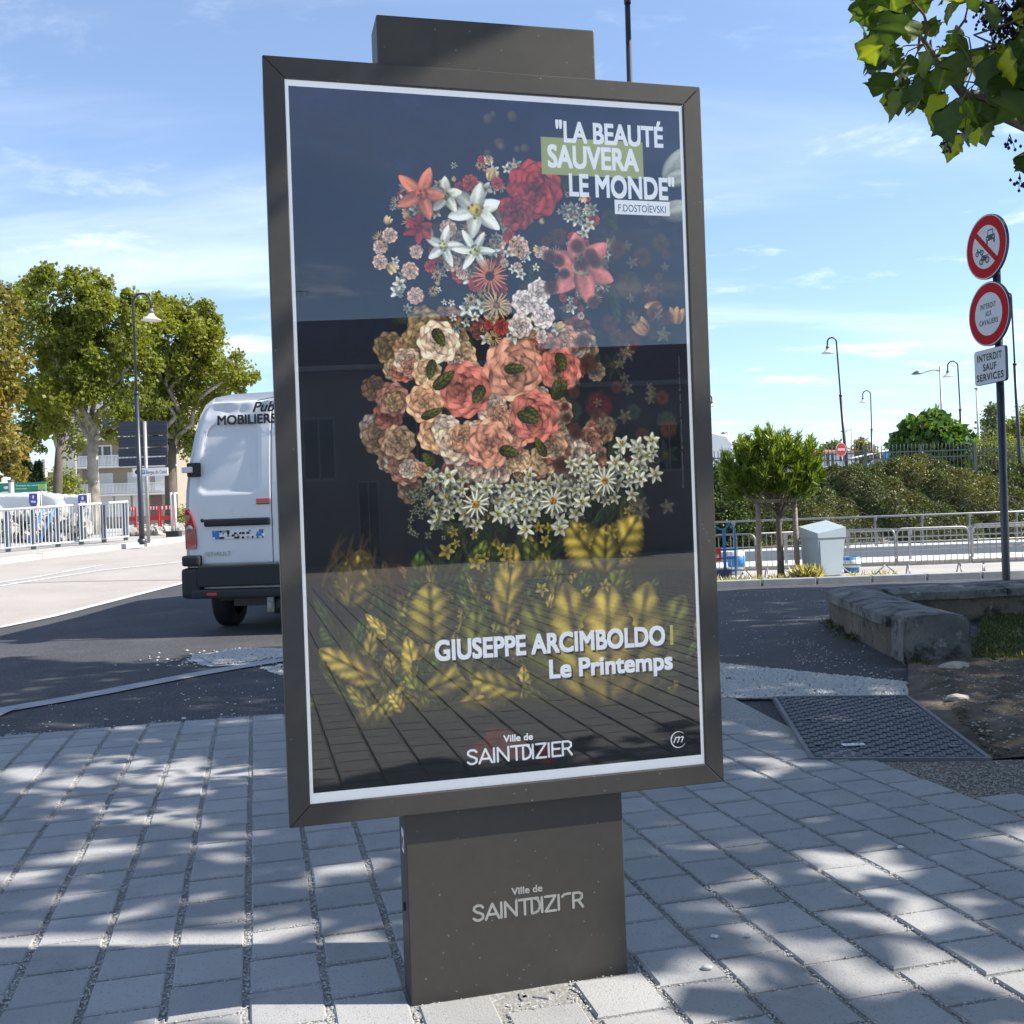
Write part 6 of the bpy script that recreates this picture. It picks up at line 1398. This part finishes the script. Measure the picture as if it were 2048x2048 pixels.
plane_tree('mottled white trunked plane tree, tallest crown on the left', (185, 1012), (186, 838), 36.0, .22,
    [(115, 592, 62), (190, 610, 62), (85, 680, 75), (175, 700, 85), (250, 670, 70), (60, 770, 60), (140, 790, 60), (225, 770, 75), (235, 850, 45), (110, 850, 36), (160, 565, 40), (255, 625, 45), (270, 700, 55), (150, 900, 22)], 1050, M['plane_leaf'], M['plane_bark'])
plane_tree('plane tree with the dark trunk beside the direction signs, crown reaching over the van', (338, 1028), (343, 880), 41.0, .25,
    [(325, 650, 62), (385, 670, 62), (345, 740, 85), (430, 710, 58), (478, 740, 36), (410, 790, 60), (300, 810, 50), (350, 850, 50), (375, 890, 36), (465, 768, 30), (330, 615, 34), (285, 640, 45), (290, 720, 60), (300, 870, 30), (395, 625, 34), (425, 655, 30)], 1150, M['plane_leaf'], M['plane_bark_dark'])
plane_tree('slender dark trunked plane tree behind, second trunk from the left', (106, 1000), (122, 868), 45.0, .23,
    [(100, 560, 36), (70, 600, 50), (110, 700, 80), (70, 830, 50), (150, 860, 38), (60, 880, 36), (120, 800, 60), (160, 730, 70)], 900, M['plane_leaf'], M['plane_bark_dark'])
plane_tree('rust tinged plane tree cut off by the left edge', (-40, 1020), (-30, 880), 32.0, .25,
    [(-40, 640, 80), (-20, 740, 70), (-10, 580, 28), (0, 660, 34), (-30, 850, 60), (20, 900, 42), (12, 950, 34), (-10, 800, 50), (35, 940, 22), (-15, 920, 42)], 1100, M['plane_leaf_dull'], M['plane_bark'])
plane_tree('plane tree far behind the apartment block end', (420, 1000), (420, 900), 56.0, .3, [(400, 880, 40), (430, 830, 50), (370, 840, 36), (440, 760, 46)], 650, M['plane_leaf'], M['plane_bark_dark'])
def conifer(label, px, pyt, pyb, Y, wpx):
    v = at(px, pyb, Y); tp = at(px, pyt, Y).z; t = thing('conifer', label, 'conifer', (v.x, Y, .8)); P_ = []
    for k in range(5200):
        f = random.random()**.7; a = random.uniform(0, 6.28); rr_ = (1-f)*wpx*Y/2048*random.uniform(.35, 1)*(1+.3*math.sin(a*5+f*20)); P_.append((v.x+math.cos(a)*rr_, Y+math.sin(a)*rr_, lerp(.9, tp, f)-.2*rr_))
    leaf_mesh('foliage', P_, .22, M['dark_leaf'], t, droop=.4, aspect=.3); b = MB(); b.tube([(v.x, Y, .6), (v.x, Y, tp-.2)], [.16, .03], 7); b.build('trunk', M['bark'], t)
conifer('dark spreading conifer between the two left trunks', 52, 905, 980, 48, 60); conifer('dark low conifer at the far left', 78, 925, 985, 47, 30)
bush('green hedge behind the slender dark trunk', B3(125, 990, 58), [(B3(120, 965, 58), .9), (B3(140, 972, 58), .8)], 900, .18, M['plane_leaf'])
bush('small flowering shrub beside the scaffold posts', B3(362, 1060, 34), [(B3(362, 1025, 34), .28), (B3(366, 1040, 34), .28)], 1800, .10, M['plane_leaf'])
def ground_blades(name, pts, size, m, droop=-1.2): o = leaf_mesh(name, np.array(pts), size, m, None, droop=droop, aspect=.10); o['kind'] = 'stuff'; return o
ground_blades('lawn_grass', [(x, y, .03) for x, y, z in scatter_poly([gz(1935, 1332), gz(1965, 1240), gz(2400, 1225), gz(2600, 1330)], 14000)], .05, M['grass'])
ground_blades('weeds', [(p_.x+random.gauss(0, .05), p_.y+random.gauss(0, .05), .01) for p_ in (gz(1665, 1250), gz(1672, 1262), gz(1820, 1322), gz(1838, 1334), gz(1925, 1330), gz(1700, 1280)) for k in range(70)], .07, M['grass'])
wp = []
for px in list(range(1435, 1620, 3))+list(range(1590, 1635, 1))+list(range(1700, 1800, 4)):
    for k in range(5):
        Y = random.uniform(18.9, 19.5); v = at(px+random.uniform(-2, 2), 1160, Y); wp.append((v.x, Y, KZ(v.x, Y)))
ground_blades('dry_weeds', wp, .14, M['dry']); ground_blades('dry_weeds', [(at(px, 1160, 19.0).x+random.gauss(0, .05), 19.0+random.gauss(0, .06), KZ(6, 19)) for px in range(1600, 1634) for k in range(22)], .26, M['dry'])

# ---------------------------------------------------------------- broad leaved shade trees on the right
def leaf_shape(seed, var):
    rnd = random.Random(seed); half = [(.0, .0), (.05, .10), (-.01, .22), (.02, .33), (.12, .41), (.25, .43), (.34, .40), (.42, .45), (.52, .52), (.55, .42), (.61, .33), (.70, .27), (.80, .19), (.89, .10), (1.0, .0)]
    V = []; F = []
    lob = rnd.uniform(.85, 1.15)
    for (a, w) in half: V.append((a, 0, -.10*a*a))                     # midrib
    for s in (1, -1):
        for (a, w) in half:
            w2 = w*lob*(1+rnd.uniform(-.10, .10)); V.append((a+rnd.uniform(-.02, .02), s*w2, -.10*a*a+w2*.38-w2*w2*(.75+rnd.uniform(0, .4))+rnd.uniform(-.015, .015)))
    n = len(half)
    for i in range(n-1):
        F.append((i, i+1, n+i+1, n+i)); F.append((i, 2*n+i, 2*n+i+1, i+1))
    me = bpy.data.meshes.new('leaf'); me.from_pydata(V, [], F); me.materials.append(M['big_leaf']); a = me.attributes.new('var', 'FLOAT', 'POINT'); a.data.foreach_set('value', [var+(.22 if i < n else .05*math.sin(i*1.7)) for i in range(len(V))]); me.polygons.foreach_set('use_smooth', [True]*len(me.polygons))
    return me
LM = [leaf_shape(s, v) for s, v in enumerate((.05, .2, .35, .5, .6, .75, .3, .15, .98, .9))]
shade = thing('shade_tree', 'broad leaved tree whose branch hangs into the top right corner', 'tree', (6.4, 3.6, 0), 0, None)
ORG = Vector((6.4, 3.6, 0))
random.seed(5)
poly = [(1690, -60), (1725, 60), (1738, 120), (1752, 170), (1775, 195), (1830, 215), (1865, 215), (1880, 280), (1955, 290), (1985, 240), (2030, 215), (2110, 205), (2110, -60)]
def inpoly(x, y, P_=poly):
    c = False
    for a, e in zip(P_, P_[1:]+P_[:1]):
        if (a[1] > y) != (e[1] > y) and x < (e[0]-a[0])*(y-a[1])/(e[1]-a[1])+a[0]: c = not c
    return c
cnt = 0; kids = []
while cnt < 300:
    x, y = random.uniform(1690, 2110), random.uniform(-60, 330)
    ok = inpoly(x, y)
    if ok and 1935 < x < 2030 and -20 < y < 95 and random.random() < .9: ok = False
    if ok and 1790 < x < 1935 and -10 < y < 110 and random.random() < .55: ok = False
    if not ok and 2025 < x < 2100 and 290 < y < 350: ok = random.random() < .5
    if not ok: continue
    Y = random.uniform(4.1, 5.6); p_ = at(x, y, Y); cnt += 1
    thin = 1790 < x < 1935 and y < 130
    me = random.choice(LM[4:] if thin else LM); o = bpy.data.objects.new('leaf', me); COL.objects.link(o); o.parent = shade
    s = random.choice((random.uniform(.07, .12), random.uniform(.10, .16)))*(.8 if thin else 1); L_ = Vector((random.gauss(0, .45), random.gauss(0, .45), -1 if not thin else random.gauss(-.3, .6))).normalized()
    q = L_.to_track_quat('X', 'Z') @ Matrix.Rotation(random.uniform(0, 6.283), 3, 'X').to_quaternion()
    o.location = p_-ORG-L_*s*.3; o.rotation_mode = 'QUATERNION'; o.rotation_quaternion = q; o.scale = (s, s, s); kids.append(p_)
# trunk, limbs and the twigs of the low branch
b = MB(); b.tube([ORG-Vector((0, 0, .1)), ORG+Vector((.05, 0, 1.5)), ORG+Vector((-.1, .1, 3.2)), ORG+Vector((.1, .3, 5))], [.24, .19, .17, .12], 14); b.build('trunk', M['bark'], shade)
b = MB(); nd = [at(2110, 200, 4.8), at(2010, 210, 4.8), at(1930, 190, 4.8), at(1880, 130, 4.8), at(1840, 70, 4.8)]
b.tube([ORG+Vector((-.1, .1, 3.0))]+nd, [.09, .045, .035, .024, .016, .010], 8)
b.tube([at(2070, 262, 4.6), at(2000, 232, 4.6), at(1960, 236, 4.6), at(1900, 228, 4.6)], [.022, .018, .012, .006], 6)
dn_ = [nd[i].lerp(nd[i+1], k/5) for i in range(len(nd)-1) for k in range(5)]+[nd[-1]]
subs = []
for k in range(18):
    a = random.choice(dn_); e = random.choice(kids); 
    if (a-e).length < .75:
        pth = [q+Vector((0, .10, .05))*(j/5) for j, q in enumerate(limb_path(a, e, 5, 1.2))]; b.tube(pth, [.009, .0075, .006, .005, .004, .003], 5, False); subs += pth[1:]
for p_ in kids:
    a = min(subs+dn_, key=lambda q: (q-p_).length)
    if (a-p_).length < .17: b.tube([a, a.lerp(p_, .5)+Vector((random.gauss(0, .012), random.gauss(0, .012), .02)), p_], [.004, .003, .0022], 4, False)
b.build('branch', M['bark'], shade)
for (x, y) in ((1968, 20), (1990, 30), (2010, 22), (2030, 40), (1985, 48), (2018, 60), (2040, 12), (2005, 75), (2044, 85), (1995, 150), (2040, 368), (2020, 290), (1895, 292)):
    c_ = at(x, y, 4.7); b = MB(); small = (x, y) in ((2040, 368), (2020, 290), (1895, 292), (1995, 150))
    for k in range(10 if small else 42):
        p_ = c_+Vector((random.gauss(0, 1), random.gauss(0, 1), random.gauss(0, 1)))*(.018 if small else .034); b.lathe([(0, -.009), (.007, -.003), (.0065, .003), (0, .010)], p_, 5)
        if k % 4 == 0: b.tube([c_+Vector((0, 0, .05)), p_], .0018, 3, False)
    b.build('seed_cluster', M['berry'], shade)
# canopy above and to the right: leaves whose shade reaches the paving
def P3(x, y, sx, sy): return gz(x, y, .02), sx, sy
def c3(u, v): return (u/2.415, 1380+v/2.415)
def c5(u, v): return (1240+u/2.391, 1560+v/2.391)
LIT = []
def lit(px, py, rx, ry):
    c_ = gz(px, py, .02); e = gz(px+rx, py, .02); f = gz(px, py+ry, .02); LIT.append((c_.x, c_.y, abs(e.x-c_.x), max(abs(c_.y-f.y), .035)))
for u, v, a, e in ((90, 400, 110, 26), (380, 345, 120, 22), (830, 605, 150, 32), (640, 635, 110, 22), (1080, 755, 120, 38), (560, 800, 130, 38), (260, 795, 150, 38), (20, 880, 90, 60), (1430, 845, 80, 22), (1650, 880, 140, 40),
                   (150, 1150, 200, 50), (420, 1180, 200, 48), (720, 1180, 170, 45), (1030, 1190, 150, 55), (430, 1040, 90, 26), (1330, 970, 100, 26), (1110, 660, 80, 16), (880, 360, 70, 14), (1900, 1110, 60, 50), (690, 330, 60, 14), (40, 960, 60, 40), (960, 430, 60, 12), (250, 600, 80, 12)):
    lit(*c3(u, v), a/2.415, e/2.415)
for u, v, a, e in ((650, 30, 90, 26), (850, 55, 110, 26), (800, 170, 110, 24), (330, 210, 100, 28), (600, 370, 90, 30), (880, 380, 140, 40), (1010, 465, 130, 40), (430, 430, 90, 38), (250, 625, 130, 42), (790, 790, 170, 60), (1290, 920, 240, 80), (580, 850, 110, 36), (1140, 340, 120, 24), (1700, 960, 110, 60), (1060, 720, 100, 36), (1330, 140, 120, 12), (780, 560, 90, 26), (1560, 1100, 120, 60), (560, 620, 60, 30), (1230, 470, 90, 24), (1500, 740, 110, 30), (30, 130, 50, 20), (60, 190, 60, 16)):
    lit(*c5(u, v), a/2.391, e/2.391)
for px, py, a, e in ((60, 1287, 110, 7), (170, 1308, 60, 5), (70, 1375, 60, 6), (100, 1353, 40, 5), (1905, 1556, 55, 9), (1820, 1549, 45, 6), (1610, 1235, 55, 3), (1660, 1228, 40, 2), (430, 1395, 50, 4), (590, 1358, 30, 4), (1460, 1258, 60, 2), (1830, 1185, 60, 3), (1960, 1176, 50, 3), (80, 1445, 60, 4), (510, 1405, 40, 4)):
    lit(px, py, a, e)
LA = np.array(LIT); SD = np.array(sdir)
def is_lit(gx, gy, k=1.0):
    q = ((gx[:, None]-LA[None, :, 0])/(LA[None, :, 2]*k+.05))**2+((gy[:, None]-LA[None, :, 1])/(LA[None, :, 3]*k+.05))**2
    l = (q < 1).any(1)
    l |= (gx > -.95) & (gx < .52) & (gy > 1.3) & (gy < 2.86)
    l |= (gx > -2.75) & (gx < .1) & (gy > 2.52-.0*gx) & (gy < 3.0)
    l |= (gx > -2.4) & (gx < -.6) & (gy > 3.0) & (gy < 3.30) & (np.sin(gx*9)*.05+gy < 3.30)
    return l
def canopy(name, gxr, gyr, n, thick, parent, cut, size=.25):
    n = int(n*5.5);  gx = RNG.uniform(*gxr, n); gy = RNG.uniform(*gyr, n); lo = 1.45+.545*np.maximum(gy, 3)+.03*np.maximum(0, 3-gx)
    z = lo+.5+RNG.random(n)*thick; t = z/SD[2]; X = gx+SD[0]*t; Y = gy+SD[1]*t
    P_ = np.stack([X, Y, z], 1)
    gx2 = P_[:, 0]-SD[0]/SD[2]*P_[:, 2]; gy2 = P_[:, 1]-SD[1]/SD[2]*P_[:, 2]
    k = ~is_lit(gx2, gy2)
    k &= cut(gx2, gy2); k &= ~((gx2 > .5) & (gy2 < 6.2) & (RNG.random(n) < .40)); k &= ~((gx2 < -.5) & (gy2 < 6.4) & (RNG.random(n) < .12))
    dv = P_-np.array([1.95, 4.8, 3.5]); pr = dv@SD; k &= ~((pr > 0) & (np.linalg.norm(dv-pr[:, None]*SD, axis=1) < .42))
    k &= (np.sin(X*1.7+Y*.9)*np.sin(Y*2.1-z*1.3)+np.sin(z*2.3+X)) > -1.15
    P_ = P_[k]
    d = P_-np.array(CP); f = d@np.array(Fv); px = 1024+2048*(d@np.array(Rv))/f; py = 1024-2048*(d@np.array(Uv))/f
    vis = (f > 0) & (px > -60) & (px < 2110) & (py > -60)
    P_ = P_[~vis]; o = leaf_mesh(name, P_, size, M['big_leaf'], parent, aspect=.92, droop=.3); o['kind'] = 'stuff'; return P_
A1 = canopy('crown', (-6.6, 5.5), (.4, 10.3), 5200, 4.2, shade, lambda x, y: (y < 9.6+.35*np.sin(x*2.1)) | (x > -.5))
sh2 = thing('shade_tree', 'second broad leaved tree further along the path, outside the right edge', 'tree', (12.5, 13.5, 0)); O2 = Vector((12.5, 13.5, 0))
A2 = canopy('crown', (.0, 12), (9.8, 17.6), 3600, 4.0, sh2, lambda x, y: (y < 17.35+.2*np.sin(x*3.1)) & (x > .5))
b = MB(); b.tube([O2-Vector((0, 0, .1)), O2+Vector((0, 0, 2)), O2+Vector((.1, .2, 6))], [.28, .2, .14], 12); b.build('trunk', M['bark'], sh2)
for nm, A_, O_, par in (('limb', A1, ORG+Vector((.1, .3, 4.8)), shade), ('limb', A2, O2+Vector((.1, .2, 5.8)), sh2)):
    b = MB()
    for k in range(26):
        e = Vector(A_[int(RNG.integers(0, len(A_)))]); pth = limb_path(O_, e, 6, .4)
        if any(-80 < proj(q)[0] < 2130 and proj(q)[1] > -80 and proj(q)[2] > 0 for q in pth): continue
        b.tube(pth, [.07, .055, .045, .035, .025, .015, .008], 6)
    b.build(nm, M['bark'], par)
# ---------------------------------------------------------------- houses across the street behind the viewer (seen mirrored in the glass)
def mir(px, py, D): q = at(px, py, D); return q-PN*(2*((q-PL).dot(PN)))
def row_house(label, pxa, pxb, D, yr, ye, wins, wm):
    a = mir(pxa, 1030, D); c = mir(pxb, 1030, D); a.z = c.z = 0; d = (c-a); W_ = d.length; d.normalize(); bk = Vector((d.y, -d.x, 0))
    if bk.dot(a-PL) < 0: bk = -bk
    zr = at((pxa+pxb)/2, yr, D).z; ze = at((pxa+pxb)/2, ye, D).z; t = thing('terraced_house', label, 'house', tuple(a), 0, None)
    b = MB(); b.prism([(0, -.1), (W_, -.1), (W_, ze), (0, ze)], a, d, UP, bk*8); w = b.build('wall', wm, t)
    b = MB(); o_ = -bk*.35; b.add([a+o_-d*.2+UP*(ze-.1), a+d*(W_+.2)+o_+UP*(ze-.1), a+d*(W_+.2)+bk*4+UP*zr, a-d*.2+bk*4+UP*zr, a+d*(W_+.2)+bk*8.3+UP*(ze-.1), a-d*.2+bk*8.3+UP*(ze-.1)], [(0, 1, 2, 3), (3, 2, 4, 5), (1, 4, 2), (0, 3, 5), (0, 5, 4, 1)]); rf_ = b.build('roof', M['roof_dark'], t)
    b = MB(); sl_v = (bk*4.35+UP*(zr-ze+.1)); 
    for k in range(1, 22): p0 = a+o_-d*.2+UP*(ze-.1)+sl_v*(k/22); b.prism([(0, 0), (.03, 0), (.03, .03), (0, .03)], p0+UP*.01, UP, -bk, d*(W_+.4))
    o = b.build('tile_row', M['roof_dark'], rf_); o['kind'] = 'stuff'
    b = MB(); b.prism([(0, 0), (.14, 0), (.14, .12), (0, .12)], a+UP*(ze-.18)-bk*.36-d*.2, -bk, UP, d*(W_+.4)); b.build('gutter', M['grey_pole'], t)
    for (f0_, f1_, z0_, z1_) in wins:
        b = MB(); b.prism([(W_*f0_, z0_), (W_*f1_, z0_), (W_*f1_, z1_), (W_*f0_, z1_)], a-bk*.03, d, UP, bk*.05); wi = b.build('window_frame', M['logo_grey'], t)
        for s in (0, 1):
            g0 = lerp(f0_, f1_, .06+.47*s); g1 = lerp(f0_, f1_, .47+.47*s); b = MB(); b.prism([(W_*g0, z0_+.08), (W_*g1, z0_+.08), (W_*g1, z1_-.08), (W_*g0, z1_-.08)], a-bk*.04, d, UP, bk*.008); b.build('pane', M['dark_glass'], wi)
    b = MB(); q = a+d*W_*.05+bk*4+UP*(zr-.1); b.tube([q, q+UP*1.1], .025, 5); b.tube([q+UP*1.0-d*.1, q+UP*1.0+d*.9], .015, 4)
    for k in range(5): b.tube([q+UP*1.0+d*(.1+.18*k)-UP*.16, q+UP*1.0+d*(.1+.18*k)+UP*.16], .01, 4)
    b.build('antenna', M['grey_pole'], t); return t
row_house('grey rendered house with brown tiled roof and shuttered windows across the street', 480, 1075, 27, 578, 728, [(.22, .33, 2.2, 3.9), (.55, .66, 2.2, 3.9), (.80, .90, 2.2, 3.9), (.40, .47, .1, 2.2), (.70, .80, .9, 2.1)], M['house_wall'])
row_house('lower grey house with brown tiled roof adjoining on the street', 1080, 1560, 29, 645, 760, [(.2, .3, 2.2, 3.6), (.5, .6, 2.2, 3.6), (.75, .85, .8, 2.0)], M['house_wall'])
